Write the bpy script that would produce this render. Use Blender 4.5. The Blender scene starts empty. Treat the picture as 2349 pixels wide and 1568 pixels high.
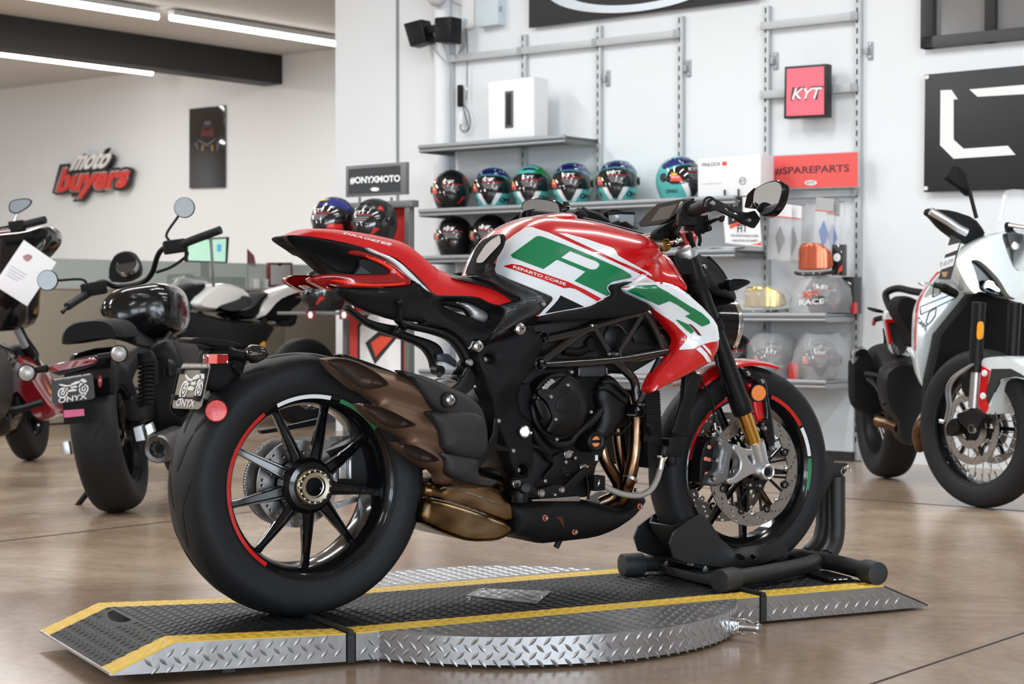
import bpy, bmesh, math, random
import numpy as np
from mathutils import Vector, Matrix
from mathutils.bvhtree import BVHTree
from mathutils.geometry import delaunay_2d_cdt
random.seed(7)
D = bpy.data; SC = bpy.context.scene; COL = SC.collection
R = math.radians
# ---------------------------------------------------------------- camera
IW, IH, FP = 2349.0, 1568.0, 4250.0
CZ = .845; PITCH = math.atan(79 / FP)
cam_d = D.cameras.new('camera'); cam = D.objects.new('camera', cam_d); COL.objects.link(cam)
cam.location = (0, 0, CZ); cam.rotation_euler = (math.pi / 2 - PITCH, 0, 0)
cam_d.sensor_width = 36; cam_d.lens = FP / IW * 36; cam_d.clip_end = 200
cam_d.dof.use_dof = True; cam_d.dof.focus_distance = 4.75; cam_d.dof.aperture_fstop = 7.5
SC.camera = cam
SC.view_settings.view_transform = 'Standard'; SC.view_settings.look = 'None'
SC.view_settings.gamma = 1; SC.view_settings.use_curve_mapping = False
SC.view_settings.exposure = 0.5
# ---------------------------------------------------------------- daylight
w = D.worlds.new('daylight'); SC.world = w; w.use_nodes = True
w.node_tree.nodes['Background'].inputs[0].default_value = (.80, .90, 1, 1)
w.node_tree.nodes['Background'].inputs[1].default_value = .8
RYAW = R(-38.7)                      # the room's walls stand turned to the camera
def room(x, y, z=0):
    c, s = math.cos(RYAW), math.sin(RYAW)
    return Vector((c * x - s * y, s * x + c * y, z))
def area(name, x, y, z, sx, sy, target, power, col, spread=180):
    l = D.lights.new(name, 'AREA'); l.shape = 'RECTANGLE'; l.size = sx; l.size_y = sy
    l.energy = power; l.color = col; l.spread = R(spread)
    o = D.objects.new(name, l); COL.objects.link(o)
    o.location = room(x, y, z); d = room(*target) - room(x, y, z)
    o.rotation_euler = d.to_track_quat('-Z', 'Y').to_euler()
    return o
# daylight entering by the shop windows behind and beside the camera
for i, wy in enumerate((-8.6, -4.6, -.6)):
    area('window_daylight', 8.75, wy, 1.75, 3.3, 2.5, (0, wy, 1.2), 220, (.80, .90, 1))
for i, wx in enumerate((1.9, 6.0)):
    area('window_daylight', wx, -12.7, 1.75, 3.3, 2.5, (wx, 0, 1.2), 150, (.80, .90, 1))

# ---------------------------------------------------------------- helpers
def pray(px, py):
    u = (px - IW / 2) / FP; v = (IH / 2 - py) / FP
    return Vector((u, math.cos(PITCH) + v * math.sin(PITCH), v * math.cos(PITCH) - math.sin(PITCH)))
class Fr:
    """A local frame: origin, heading. L() meets the sight line of a point with the local plane y=const."""
    def __init__(s, o, yaw, lean=0):
        s.o = Vector(o); s.yaw = yaw; s.lean = lean; s.m = Matrix.Translation(s.o) @ Matrix.Rotation(yaw, 4, 'Z') @ Matrix.Rotation(-lean, 4, 'X')
        s.i = s.m.inverted(); s.c = s.i @ Vector((0, 0, CZ))
    def d(s, px, py): return (s.i.to_3x3() @ pray(px, py))
    def L(s, px, py, y):
        d = s.d(px, py); return s.c + d * ((y - s.c.y) / d.y)
    def X(s, px, py, x):
        d = s.d(px, py); return s.c + d * ((x - s.c.x) / d.x)
    def Z(s, px, py, z):
        d = s.d(px, py); return s.c + d * ((z - s.c.z) / d.z)
CROPS = dict(T=(1080, 460, .1788), S=(1380, 560, .22956), A=(640, 500, .17857), E=(960, 600, .17857), P=(380, 760, .15303),
             B=(1440, 400, .17028), G=(900, 700, .36995), M=(700, 780, .21042), K=(1150, 820, .21046), Y=(940, 1060, .2384),
             R=(480, 880, .3062), F=(1380, 780, .39535), N=(1560, 930, .22325), U=(640, 440, .298), V=(1040, 440, .298),
             H=(1400, 400, .25507), W=(640, 360, 1), I=(0, 430, .4914), J=(1900, 370, .27428), O=(1900, 760, .2679),
             X=(60, 560, .25516), Z=(970, 320, .18306), C=(1660, 420, .1913), D=(380, 430, .25516), a=(0, 0, .40017),
             b=(880, 0, .3576), c=(1600, 0, .57395), l=(0, 430, .41436), h=(1380, 300, .1913), m=(0, 1340, .36611), n=(1640, 660, .26792))
def Q(k, *pts):
    if k == '': return [tuple(p) for p in pts]
    x0, y0, s = CROPS[k]
    return [(x0 + p[0] * s, y0 + p[1] * s) + tuple(p[2:]) for p in pts]

def new(name, me, mat=None, parent=None, kind=None):
    o = D.objects.new(name, me); COL.objects.link(o)
    if parent is not None: o.parent = parent
    if mat is not None and me is not None: me.materials.append(mat)
    if kind: o['kind'] = kind
    return o
def thing(name, label, cat, fr=None, loc=None, group=None, yaw=0):
    o = D.objects.new(name, None); COL.objects.link(o); o.empty_display_size = .05
    if fr is not None: o.location = fr.o; o.rotation_euler = (-fr.lean, 0, fr.yaw)
    elif loc is not None: o.location = loc; o.rotation_euler = (0, 0, yaw)
    o['label'] = label; o['category'] = cat
    if group: o['group'] = group
    return o
def tag(o, label, cat, group=None, kind=None):
    o['label'] = label; o['category'] = cat
    if group: o['group'] = group
    if kind: o['kind'] = kind
    return o
def catmull(pts, n=6, closed=False):
    P = [Vector(p) for p in pts]; N = len(P); out = []
    rng = range(N if closed else N - 1)
    for i in rng:
        p1, p2 = P[i], P[(i + 1) % N]
        p0 = P[i - 1] if (i > 0 or closed) else p1 * 2 - p2
        p3 = P[(i + 2) % N] if (i + 2 < N or closed) else p2 * 2 - p1
        for k in range(n):
            t = k / n
            out.append(.5 * ((2 * p1) + (p2 - p0) * t + (2 * p0 - 5 * p1 + 4 * p2 - p3) * t * t + (3 * p1 - p0 - 3 * p2 + p3) * t ** 3))
    if not closed: out.append(P[-1])
    return out
def chaikin(pts, it=1, closed=True, q=.22):
    P = [tuple(p) for p in pts]
    for _ in range(it):
        o = []; n = len(P)
        for i in range(n if closed else n - 1):
            a, b = P[i], P[(i + 1) % n]
            o.append(tuple(u * (1 - q) + v * q for u, v in zip(a, b))); o.append(tuple(u * q + v * (1 - q) for u, v in zip(a, b)))
        P = o if closed else [P[0]] + o[1:-1] + [P[-1]]
    return P
SPLIT = set('rivet mirror_bolt caliper_bolt bracket_bolt pivot_bolt screw fork_clamp pad_pin indicator_led disc_bobbin fender_bolt standoff guard_slot header_post glass_clamp glass_screen yellow_paint_mark peg visor_pivot print_line'.split())
def split(o):
    """one object for each loose piece"""
    bm = bmesh.new(); bm.from_mesh(o.data); bm.verts.ensure_lookup_table(); seen = {}; k = 0
    for v in bm.verts:
        if v in seen: continue
        st_ = [v]; seen[v] = k
        while st_:
            for e in st_.pop().link_edges:
                for q in e.verts:
                    if q not in seen: seen[q] = k; st_.append(q)
        k += 1
    for i in range(1, k):
        b2 = bm.copy(); b2.verts.ensure_lookup_table(); ids = [seen[v] for v in bm.verts]
        bmesh.ops.delete(b2, geom=[v for v, q in zip(b2.verts, ids) if q != i], context='VERTS')
        me = o.data.copy(); b2.to_mesh(me); b2.free(); c = o.copy(); c.data = me; COL.objects.link(c)
    ids = [seen[v] for v in bm.verts]; bmesh.ops.delete(bm, geom=[v for v, q in zip(bm.verts, ids) if q], context='VERTS'); bm.to_mesh(o.data); bm.free(); return o
class MB:
    def __init__(s): s.v = []; s.f = []; s.T = Matrix()
    def add(s, vs, fs):
        b = len(s.v); s.v += [s.T @ Vector(v) for v in vs]; s.f += [tuple(i + b for i in f) for f in fs]; return s
    def box(s, c, d, rot=None):
        c = Vector(c); m = rot.to_matrix() if hasattr(rot, 'to_matrix') else (Matrix.Identity(3) if rot is None else Matrix.Rotation(rot, 3, 'Z'))
        vs = [c + m @ Vector((x * d[0] / 2, y * d[1] / 2, z * d[2] / 2)) for x in (-1, 1) for y in (-1, 1) for z in (-1, 1)]
        return s.add(vs, [(0, 1, 3, 2), (4, 6, 7, 5), (0, 4, 5, 1), (2, 3, 7, 6), (0, 2, 6, 4), (1, 5, 7, 3)])
    def bar(s, a, b, w, h, up=(0, 0, 1)):
        a, b = Vector(a), Vector(b); d = (b - a).normalized(); u = Vector(up); sd = d.cross(u)
        if sd.length < 1e-4: sd = d.cross(Vector((0, 1, 0)))
        sd.normalize(); u = sd.cross(d)
        vs = [p + sd * (i * w / 2) + u * (j * h / 2) for p in (a, b) for i in (-1, 1) for j in (-1, 1)]
        return s.add(vs, [(0, 1, 3, 2), (4, 6, 7, 5), (0, 4, 5, 1), (2, 3, 7, 6), (0, 2, 6, 4), (1, 5, 7, 3)])
    def rings(s, rs, close=True, caps=(True, True)):
        n = len(rs[0]); vs = [p for r in rs for p in r]; fs = []
        for i in range(len(rs) - 1):
            for j in range(n if close else n - 1):
                k = (j + 1) % n; fs.append((i * n + j, i * n + k, (i + 1) * n + k, (i + 1) * n + j))
        if caps[0]: fs.append(tuple(range(n - 1, -1, -1)))
        if caps[1]: fs.append(tuple((len(rs) - 1) * n + j for j in range(n)))
        return s.add(vs, fs)
    def tube(s, path, r, n=12, flat=1, closed=False, caps=True):
        P = [Vector(p) for p in path]; N = len(P); rs = []; prev = None
        for i in range(N):
            t = (P[(i + 1) % N] - P[i - 1]) if closed else (P[min(i + 1, N - 1)] - P[max(i - 1, 0)])
            t.normalize()
            if prev is None:
                a = Vector((0, 0, 1)) if abs(t.z) < .9 else Vector((0, 1, 0))
                u = t.cross(a).normalized()
            else:
                u = prev - t * prev.dot(t)
                u = u.normalized() if u.length > 1e-5 else t.orthogonal().normalized()
            prev = u; v = t.cross(u)
            rr = r[i] if isinstance(r, (list, tuple)) else r
            rs.append([P[i] + u * (math.cos(2 * math.pi * k / n) * rr) + v * (math.sin(2 * math.pi * k / n) * rr * flat) for k in range(n)])
        if closed: rs.append(rs[0]); caps = False
        return s.rings(rs, caps=(caps, caps))
    def cyl(s, a, b, r, r2=None, n=20, caps=True):
        return s.tube([a, b], [r, r if r2 is None else r2], n, caps=caps)
    def lathe(s, prof, c=(0, 0, 0), ax=(0, 1, 0), n=48, a0=0, a1=2 * math.pi, closed=True):
        """prof: (radius, distance along the axis)"""
        c = Vector(c); ax = Vector(ax).normalized(); u = Vector((0, 0, 1)) if abs(ax.z) < .9 else Vector((1, 0, 0))
        u = (u - ax * u.dot(ax)).normalized(); v = ax.cross(u); full = abs(a1 - a0 - 2 * math.pi) < 1e-6
        m = n if full else n + 1; rs = []
        for i in range(m):
            a = a0 + (a1 - a0) * i / n
            rs.append([c + ax * h + (u * math.cos(a) + v * math.sin(a)) * r for r, h in prof])
        if full: rs.append(rs[0])
        return s.rings(rs, close=closed, caps=(not full and closed, not full and closed))
    def ball(s, c, r, n=16, sc=(1, 1, 1)):
        c = Vector(c); k = n // 2; vs = [c + Vector((0, 0, r * sc[2]))]; fs = []
        for i in range(1, k):
            t = math.pi * i / k
            for j in range(n):
                p = 2 * math.pi * j / n
                vs.append(c + Vector((r * sc[0] * math.sin(t) * math.cos(p), r * sc[1] * math.sin(t) * math.sin(p), r * sc[2] * math.cos(t))))
        vs.append(c - Vector((0, 0, r * sc[2]))); e = len(vs) - 1
        for j in range(n):
            fs.append((0, 1 + j, 1 + (j + 1) % n)); fs.append((e, e - n + (j + 1) % n, e - n + j))
        for i in range(k - 2):
            for j in range(n):
                a = 1 + i * n + j; b = 1 + i * n + (j + 1) % n; fs.append((a, a + n, b + n, b))
        return s.add(vs, fs)
    def prism(s, pts, off):
        """pts: closed outline of 3-D points; off: extrusion vector"""
        n = len(pts); P = [Vector(p) for p in pts]; off = Vector(off)
        fs = [tuple(range(n - 1, -1, -1)), tuple(range(n, 2 * n))] + [(i, (i + 1) % n, n + (i + 1) % n, n + i) for i in range(n)]
        return s.add(P + [p + off for p in P], fs)
    def bolt(s, c, r, ax=(0, -1, 0), h=.006):
        c = Vector(c); ax = Vector(ax).normalized()
        s.lathe([(0, h * .75), (r * .4, h * .75), (r * .45, h * 1.15), (r * .78, h * 1.1), (r * .85, h * .7), (r, h * .45), (r, -h)], c, ax, 14, closed=False)
        return s
    def build(s, name, mat, parent=None, sharp=38, bevel=0, seg=2, kind=None, mirror=False, fixn=True):
        me = D.meshes.new(name); me.from_pydata([tuple(v) for v in s.v], [], s.f)
        bm = bmesh.new(); bm.from_mesh(me)
        bmesh.ops.remove_doubles(bm, verts=bm.verts, dist=1e-5)
        if mirror:
            g = bmesh.ops.duplicate(bm, geom=bm.verts[:] + bm.edges[:] + bm.faces[:])['geom']
            for v in g:
                if isinstance(v, bmesh.types.BMVert): v.co.y = -v.co.y
            bmesh.ops.reverse_faces(bm, faces=[f for f in g if isinstance(f, bmesh.types.BMFace)])
        if fixn: bmesh.ops.recalc_face_normals(bm, faces=bm.faces)
        if bevel:
            es = [e for e in bm.edges if len(e.link_faces) == 2 and e.calc_face_angle(0) > R(28)]
            try: bmesh.ops.bevel(bm, geom=es, offset=bevel, segments=seg, affect='EDGES', profile=.6, clamp_overlap=True)
            except Exception: pass
        bm.to_mesh(me); bm.free()
        me.shade_smooth(); me.set_sharp_from_angle(angle=R(sharp))
        o = new(name, me, mat, parent, kind)
        return split(o) if name in SPLIT else o

# ---------------------------------------------------------------- materials
_M = {}
def mat(name, col, rough=.5, metal=0, coat=0, bump=None, var=None, trans=0, emit=None, spec=None, alpha=None, ior=None, aniso=0):
    """bump=(scale,strength) noise bump; var=(scale,amount) colour variation"""
    if name in _M: return _M[name]
    m = D.materials.new(name); m.use_nodes = True; nt = m.node_tree; b = nt.nodes['Principled BSDF']; I = b.inputs
    I['Base Color'].default_value = (*col, 1); I['Roughness'].default_value = rough; I['Metallic'].default_value = metal
    I['Coat Weight'].default_value = coat; I['Coat Roughness'].default_value = .03
    I['Transmission Weight'].default_value = trans
    if spec is not None: I['Specular IOR Level'].default_value = spec
    if alpha is not None: I['Alpha'].default_value = alpha
    if ior: I['IOR'].default_value = ior
    if aniso: I['Anisotropic'].default_value = aniso
    if emit: I['Emission Color'].default_value = (*emit[:3], 1); I['Emission Strength'].default_value = emit[3]
    tc = nt.nodes.new('ShaderNodeTexCoord')
    if var:
        n = nt.nodes.new('ShaderNodeTexNoise'); n.inputs['Scale'].default_value = var[0]; n.inputs['Detail'].default_value = 5
        nt.links.new(tc.outputs['Object'], n.inputs['Vector'])
        x = nt.nodes.new('ShaderNodeMix'); x.data_type = 'RGBA'
        x.inputs[6].default_value = (*[c * (1 - var[1]) for c in col], 1); x.inputs[7].default_value = (*[min(1, c * (1 + var[1])) for c in col], 1)
        nt.links.new(n.outputs['Fac'], x.inputs[0]); nt.links.new(x.outputs[2], I['Base Color'])
        mr = nt.nodes.new('ShaderNodeMapRange'); mr.inputs['To Min'].default_value = max(0, rough - .06); mr.inputs['To Max'].default_value = min(1, rough + .08)
        nt.links.new(n.outputs['Fac'], mr.inputs['Value']); nt.links.new(mr.outputs['Result'], I['Roughness'])
    if bump:
        n = nt.nodes.new('ShaderNodeTexNoise'); n.inputs['Scale'].default_value = bump[0]; n.inputs['Detail'].default_value = 3
        nt.links.new(tc.outputs['Object'], n.inputs['Vector'])
        bp = nt.nodes.new('ShaderNodeBump'); bp.inputs['Strength'].default_value = bump[1]; bp.inputs['Distance'].default_value = .002
        nt.links.new(n.outputs['Fac'], bp.inputs['Height']); nt.links.new(bp.outputs['Normal'], I['Normal'])
    _M[name] = m; return m
def tint(name, ramp, rough, metal, scale, bump=None, axis=None, coat=0):
    """a material whose own colour wanders through a ramp (heat tint, weave, stains)"""
    m = mat(name, ramp[0][1], rough, metal, coat, bump); nt = m.node_tree; b = nt.nodes['Principled BSDF']
    tc = nt.nodes.new('ShaderNodeTexCoord'); n = nt.nodes.new('ShaderNodeTexNoise'); n.inputs['Scale'].default_value = 1; n.inputs['Detail'].default_value = 3
    mp = nt.nodes.new('ShaderNodeMapping'); mp.inputs['Scale'].default_value = scale
    nt.links.new(tc.outputs['Object'], mp.inputs['Vector']); nt.links.new(mp.outputs['Vector'], n.inputs['Vector'])
    r = nt.nodes.new('ShaderNodeValToRGB'); e = r.color_ramp.elements
    while len(e) < len(ramp): e.new(.5)
    for k, (p, c) in enumerate(ramp): e[k].position = p; e[k].color = (*c, 1)
    nt.links.new(n.outputs['Fac'], r.inputs['Fac']); nt.links.new(r.outputs['Color'], b.inputs['Base Color'])
    return m
RED = mat('red paint', (.60, .006, .008), .22, 0, 1); WHITE = mat('white paint', (.86, .89, .92), .22, 0, 1)
GREEN = mat('green paint', (.003, .21, .075), .22, 0, 1); GBLACK = mat('gloss black', (.005, .005, .006), .12, 0, .15, spec=.4)
BLACK = mat('satin black', (.005, .005, .0055), .42, 0, 0, (300, .08), spec=.25); MATT = mat('matt black plastic', (.006, .006, .0065), .58, 0, 0, (700, .15), spec=.18)
ENGINE = mat('black engine casting', (.004, .004, .005), .42, 0, 0, (900, .2), spec=.3); RUBBER = mat('tyre rubber', (.015, .0158, .0175), .55, 0, 0, (400, .1), (9, .25), spec=.22)
CHROME = mat('chrome', (.86, .86, .86), .08, 1); STEEL = mat('machined steel', (.52, .52, .52), .28, 1, 0, None, (30, .15))
ALU = mat('silver aluminium', (.58, .59, .61), .32, .85, 0, (500, .1)); GOLD = mat('gold fork tube', (.66, .36, .08), .2, 1)
BRONZE = mat('bronze ceramic coating', (.155, .088, .055), .42, .55, 0, (900, .15), (5, .12))
HEADER = tint('heat tinted steel', [(.3, (.07, .035, .02)), (.5, (.17, .09, .05)), (.62, (.28, .2, .13)), (.75, (.1, .055, .035))], .25, 1, (5, 9, 9))
COLLECT = tint('gold tinted steel', [(.36, (.03, .02, .012)), (.47, (.20, .115, .05)), (.58, (.34, .24, .14)), (.70, (.13, .075, .035))], .3, 1, (4, 6, 7))
CARBON = mat('carbon fibre', (.008, .008, .0085), .4, 0, .12, (900, .3), spec=.3)
SEAT = mat('red seat vinyl', (.62, .012, .012), .5, 0, 0, (1200, .15), spec=.25); STITCH = mat('pale thread', (.8, .5, .45), .7)
SEATBLK = mat('black seat vinyl', (.015, .015, .015), .55, 0, 0, (1200, .3))
LENS = mat('red lens', (.30, .004, .006), .08, 0, .6); LENSBRT = mat('bright red lens', (.95, .045, .02), .2, 0, .3)
AMBER = mat('amber reflector', (.95, .22, .01), .25, 0, 1, (400, .6)); REFLRED = mat('red reflector', (.75, .01, .012), .2, 0, 1, (300, .8))
SMOKE = mat('smoked lens', (.012, .012, .012), .08, 0, .3); MIRROR = mat('mirror glass', (.92, .92, .92), .01, 1)
SCREEN = mat('dark screen glass', (.02, .02, .022), .05, 0, 1); DISC = mat('brake disc steel', (.42, .40, .39), .36, 1, 0, (120, .1), (60, .12))
WHITETX = mat('white lettering', (.85, .85, .85), .4); REDSW = mat('red plastic', (.7, .02, .03), .4)

# ---------------------------------------------------------------- surfaces
def resample(pts, step):
    out = []; n = len(pts)
    for i in range(n):
        a, b = np.array(pts[i], float), np.array(pts[(i + 1) % n], float)
        k = max(1, int(np.linalg.norm((b - a)[:2]) / step + .5))
        for j in range(k): out.append(a + (b - a) * j / k)
    return np.array(out)
def inside(P, poly):
    x, y = P[:, 0], P[:, 1]; r = np.zeros(len(P), bool); n = len(poly)
    for i in range(n):
        x1, y1 = poly[i][:2]; x2, y2 = poly[(i + 1) % n][:2]
        c = (y1 > y) != (y2 > y)
        with np.errstate(divide='ignore', invalid='ignore'): r ^= c & (x < (x2 - x1) * (y - y1) / (y2 - y1 + 1e-30) + x1)
    return r
def edist(P, poly):
    d = np.full(len(P), 1e9); n = len(poly)
    for i in range(n):
        a = np.array(poly[i][:2]); b = np.array(poly[(i + 1) % n][:2]); ab = b - a; L2 = max(ab @ ab, 1e-16)
        t = np.clip(((P - a) @ ab) / L2, 0, 1); d = np.minimum(d, np.linalg.norm(P - (a + t[:, None] * ab), axis=1))
    return d
def fill(poly, step, holes=(), rings=()):
    """triangulated interior of an outline: (points, tris, n_boundary loops)"""
    loops = [resample(poly, step)] + [resample(h, step) for h in holes]
    B = [l[:, :2] for l in loops]; pts = list(np.vstack(B)); edges = []; k = 0
    for l in B:
        n = len(l); edges += [(k + i, k + (i + 1) % n) for i in range(n)]; k += n
    lo, hi = B[0].min(0), B[0].max(0); xs = np.arange(lo[0], hi[0], step); ys = np.arange(lo[1], hi[1], step * .866)
    G = np.array([(x + (j % 2) * step / 2, y) for j, y in enumerate(ys) for x in xs]).reshape(-1, 2)
    def ok(P, mind):
        if not len(P): return P
        m = inside(P, loops[0])
        for h in loops[1:]: m &= ~inside(P, h)
        P = P[m]
        if not len(P): return P
        d = edist(P, loops[0])
        for h in loops[1:]: d = np.minimum(d, edist(P, h))
        return P[d > mind]
    extra = []
    for r in rings:
        for l in B:
            nx = np.roll(l, -1, 0) - np.roll(l, 1, 0); nn = np.stack([-nx[:, 1], nx[:, 0]], 1); nn /= np.linalg.norm(nn, axis=1)[:, None] + 1e-12
            for sg in (1, -1):
                c = ok(l + nn * (sg * r), r * .93)
                if len(c): extra.append(c)
    G = ok(G, max([step * .4] + [r + step * .35 for r in rings]))
    allp = pts + [p for e in extra for p in e] + list(G)
    V, _, F, ov, _, _ = delaunay_2d_cdt([Vector((float(p[0]), float(p[1]))) for p in allp], edges, [], 0, 1e-7)
    V = np.array([tuple(v) for v in V]); F = [f for f in F if len(f) == 3]
    C = np.array([V[list(f)].mean(0) for f in F]); m = inside(C, loops[0])
    for h in loops[1:]: m &= ~inside(C, h)
    F = [f for f, q in zip(F, m) if q]
    return V, F, loops
def bnd_edges(F):
    c = {}
    for f in F:
        for i in range(len(f)):
            a, b = f[i], f[(i + 1) % len(f)]; k = (min(a, b), max(a, b)); c.setdefault(k, []).append((a, b))
    return [v[0] for v in c.values() if len(v) == 1]
def panel(name, m, parent, fr, pts, y=-.1, bulge=.012, rad=.03, thick=.015, step=.012, ch=1, holes=(), yf=None, mirror=False, curve=None, sharp=40, q=.22, hole_round=True):
    """a moulded body panel: outline (px,py[,y]) on local depth planes, edges rounded over and turned inwards"""
    def loc(ps):
        o = []
        for p in ps:
            yy = p[2] if len(p) > 2 else y; v = fr.L(p[0], p[1], yy); o.append((v.x, v.z, yy))
        return chaikin(o, ch, q=q) if ch else o
    O = loc(pts); H = [loc(h) for h in holes]; panel.O = O
    V, F, loops = fill(O, step, H, (rad * .12, rad * .35, rad * .68) if bulge else ())
    B = np.vstack(loops); s = -1 if y < 0 or (len(O[0]) > 2 and np.mean([o[2] for o in O]) < 0) else 1
    if yf is None:
        if np.ptp(B[:, 2]) < 1e-6: Y = np.full(len(V), B[0, 2])
        else:
            Bs = B[::max(1, len(B) // 90)]; Y = np.empty(len(V))
            d2 = ((V[:, None, :] - Bs[None, :, :2]) ** 2).sum(2) + 1e-7; wt = d2 ** -1.5; Y = (wt @ Bs[:, 2]) / wt.sum(1)
    else: Y = np.array([yf(a, b) for a, b in V])
    d = edist(V, loops[0])
    for h in loops[1:] if hole_round else (): d = np.minimum(d, edist(V, h))
    t = np.clip(d / rad, 0, 1); prof = np.sqrt(np.clip(1 - (1 - t) ** 2, 0, 1))
    Y2 = Y + s * bulge * prof
    if curve: Y2 = Y2 + s * np.array([curve(a, b) for a, b in V])
    vs = [(a, yy, b) for (a, b), yy in zip(V, Y2)]; n = len(vs); fs = [tuple(f) for f in F]
    be = bnd_edges(F); bi = sorted({i for e in be for i in e}); mp = {}
    for i in bi: mp[i] = len(vs); vs.append((V[i][0], Y[i] - s * thick, V[i][1]))
    fs += [(b, a, mp[a], mp[b]) for a, b in be]
    if mirror:
        k = len(vs); vs += [(a, -b, c) for a, b, c in vs]; fs += [tuple(i + k for i in reversed(f)) for f in fs]
    me = D.meshes.new(name); me.from_pydata(vs, [], fs)
    bm = bmesh.new(); bm.from_mesh(me); bmesh.ops.recalc_face_normals(bm, faces=bm.faces)
    # keep the outer skin facing outwards
    sk = [f for f in bm.faces if abs(f.normal.y) > .7]
    if sk and sum(f.normal.y * (1 if f.calc_center_median().y > 0 else -1) * f.calc_area() for f in sk) < 0: bmesh.ops.reverse_faces(bm, faces=bm.faces)
    bm.to_mesh(me); bm.free()
    me.shade_smooth(); me.set_sharp_from_angle(angle=R(sharp))
    return new(name, me, m, parent)
def bvh(*obs):
    bpy.context.view_layer.update(); vs, fs = [], []
    for o in obs:
        b = len(vs); vs += [o.matrix_world @ v.co for v in o.data.vertices]; fs += [tuple(i + b for i in p.vertices) for p in o.data.polygons]
    return BVHTree.FromPolygons(vs, fs)
def decal_mesh(name, m, parent, tree, V, F, off=.0009, maxjump=.05):
    inv = parent.matrix_world.inverted(); P = []; o0 = Vector((0, 0, CZ)); H = []
    for a, b in V:
        r = pray(a, b).normalized(); H.append((r, tree.ray_cast(o0, r)))
    ds = [h[3] for r, h in H if h[0] is not None]; md = sorted(ds)[len(ds) // 2] if ds else 0
    for r, h in H:
        if h[0] is None: P.append(None); continue
        n = h[1] if h[1].dot(r) < 0 else -h[1]
        P.append(inv @ (h[0] + n * off))
    idx = {}; vs = []; fs = []
    for f in F:
        if any(P[i] is None for i in f): continue
        q = [P[i] for i in f]
        if max((q[i] - q[i - 1]).length for i in range(len(q))) > maxjump: continue
        for i in f:
            if i not in idx: idx[i] = len(vs); vs.append(tuple(P[i]))
        fs.append(tuple(idx[i] for i in f))
    if not vs: return None
    me = D.meshes.new(name); me.from_pydata(vs, [], fs)
    me.shade_smooth()
    return new(name, me, m, parent)
def paint(o, m, pts):
    """give the faces of a panel that lie wholly inside an outline their own paint"""
    o.data.materials.append(m); k = len(o.data.materials) - 1; W_ = o.matrix_world; c_, s_ = math.cos(PITCH), math.sin(PITCH); P = []
    for v in o.data.vertices:
        p = W_ @ v.co; yy = c_ * p.y - s_ * (p.z - CZ); zz = s_ * p.y + c_ * (p.z - CZ); P.append((IW / 2 + FP * p.x / yy, IH / 2 - FP * zz / yy))
    ins = inside(np.array(P), [q[:2] for q in pts])
    for f in o.data.polygons:
        if all(ins[i] for i in f.vertices): f.material_index = k
def decal(name, m, parent, tree, pts, holes=(), step=7, ch=0, off=.0009, maxjump=.08):
    P = chaikin([p[:2] for p in pts], ch) if ch else [p[:2] for p in pts]
    V, F, _ = fill(P, min(step, 5), [[p[:2] for p in h] for h in holes], (1.6, 3.6))
    return decal_mesh(name, m, parent, tree, V, F, off + .0007, maxjump)
_fonts = {}
def textmesh(s, bold=True, italic=0, space=1.0, grow=0):
    c = D.curves.new('t', 'FONT'); c.body = s; c.size = 1; c.shear = italic; c.space_character = space; c.resolution_u = 3
    c.offset = (.018 if bold else 0) + grow
    o = D.objects.new('t', c); COL.objects.link(o); bpy.context.view_layer.update()
    me = o.to_mesh(); V = np.array([(v.co.x, v.co.y) for v in me.vertices]); F = [tuple(p.vertices) for p in me.polygons]
    o.to_mesh_clear(); D.objects.remove(o); D.curves.remove(c)
    lo, hi = V.min(0), V.max(0); return (V - lo) / (hi - lo), F
def textquad(s, bl, br, tl, **k):
    """letters laid in a parallelogram: bottom-left, bottom-right, top-left (2-D or 3-D points)"""
    V, F = textmesh(s, **k); bl, br, tl = (np.array(p, float) for p in (bl, br, tl))
    return [bl + (br - bl) * a + (tl - bl) * b for a, b in V], F
def text_on(name, s, m, parent, bl, br, tl, depth=.0, **k):
    P, F = textquad(s, bl, br, tl, **k)
    vs = [tuple(p) for p in P]; fs = list(F)
    if depth:
        n = (Vector(br) - Vector(bl)).cross(Vector(tl) - Vector(bl)).normalized() * depth; k0 = len(vs)
        be = bnd_edges(F); vs = [tuple(Vector(p) + n) for p in vs] + vs
        fs += [(b, a, a + k0, b + k0) for a, b in be]
    me = D.meshes.new(name); me.from_pydata(vs, [], fs); return new(name, me, m, parent)
def flat_poly(name, m, parent, pts, off=(0, 0, 0)):
    me = D.meshes.new(name); n = len(pts); P = [Vector(p) for p in pts]
    if Vector(off).length > 0:
        b = MB(); b.prism(P, off); return b.build(name, m, parent)
    me.from_pydata([tuple(p) for p in P], [], [tuple(range(n))]); return new(name, me, m, parent)
def blob(name, m, parent, fr, k, d, pts, prof, plane='x', ch=1, bevel=0, sharp=40):
    """solid from an outline on a local plane, carried along the axis: prof = [(offset, scale), ...]"""
    P = [(fr.X if plane == 'x' else fr.L)(p[0], p[1], d) for p in Q(k, *pts)]
    if ch: P = [Vector(p) for p in chaikin([tuple(p) for p in P], ch)]
    c = sum(P, Vector()) / len(P); ax = Vector((1, 0, 0)) if plane == 'x' else Vector((0, 1, 0))
    b = MB(); b.rings([[c + (p - c) * s + ax * o for p in P] for o, s in prof]); return b.build(name, m, parent, bevel=bevel, sharp=sharp)
def round_prof(L, e=.05, k=.82): return [(0, k), (e * .35, .95), (e, 1), (L - e, 1), (L - e * .35, .95), (L, k)]
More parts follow.
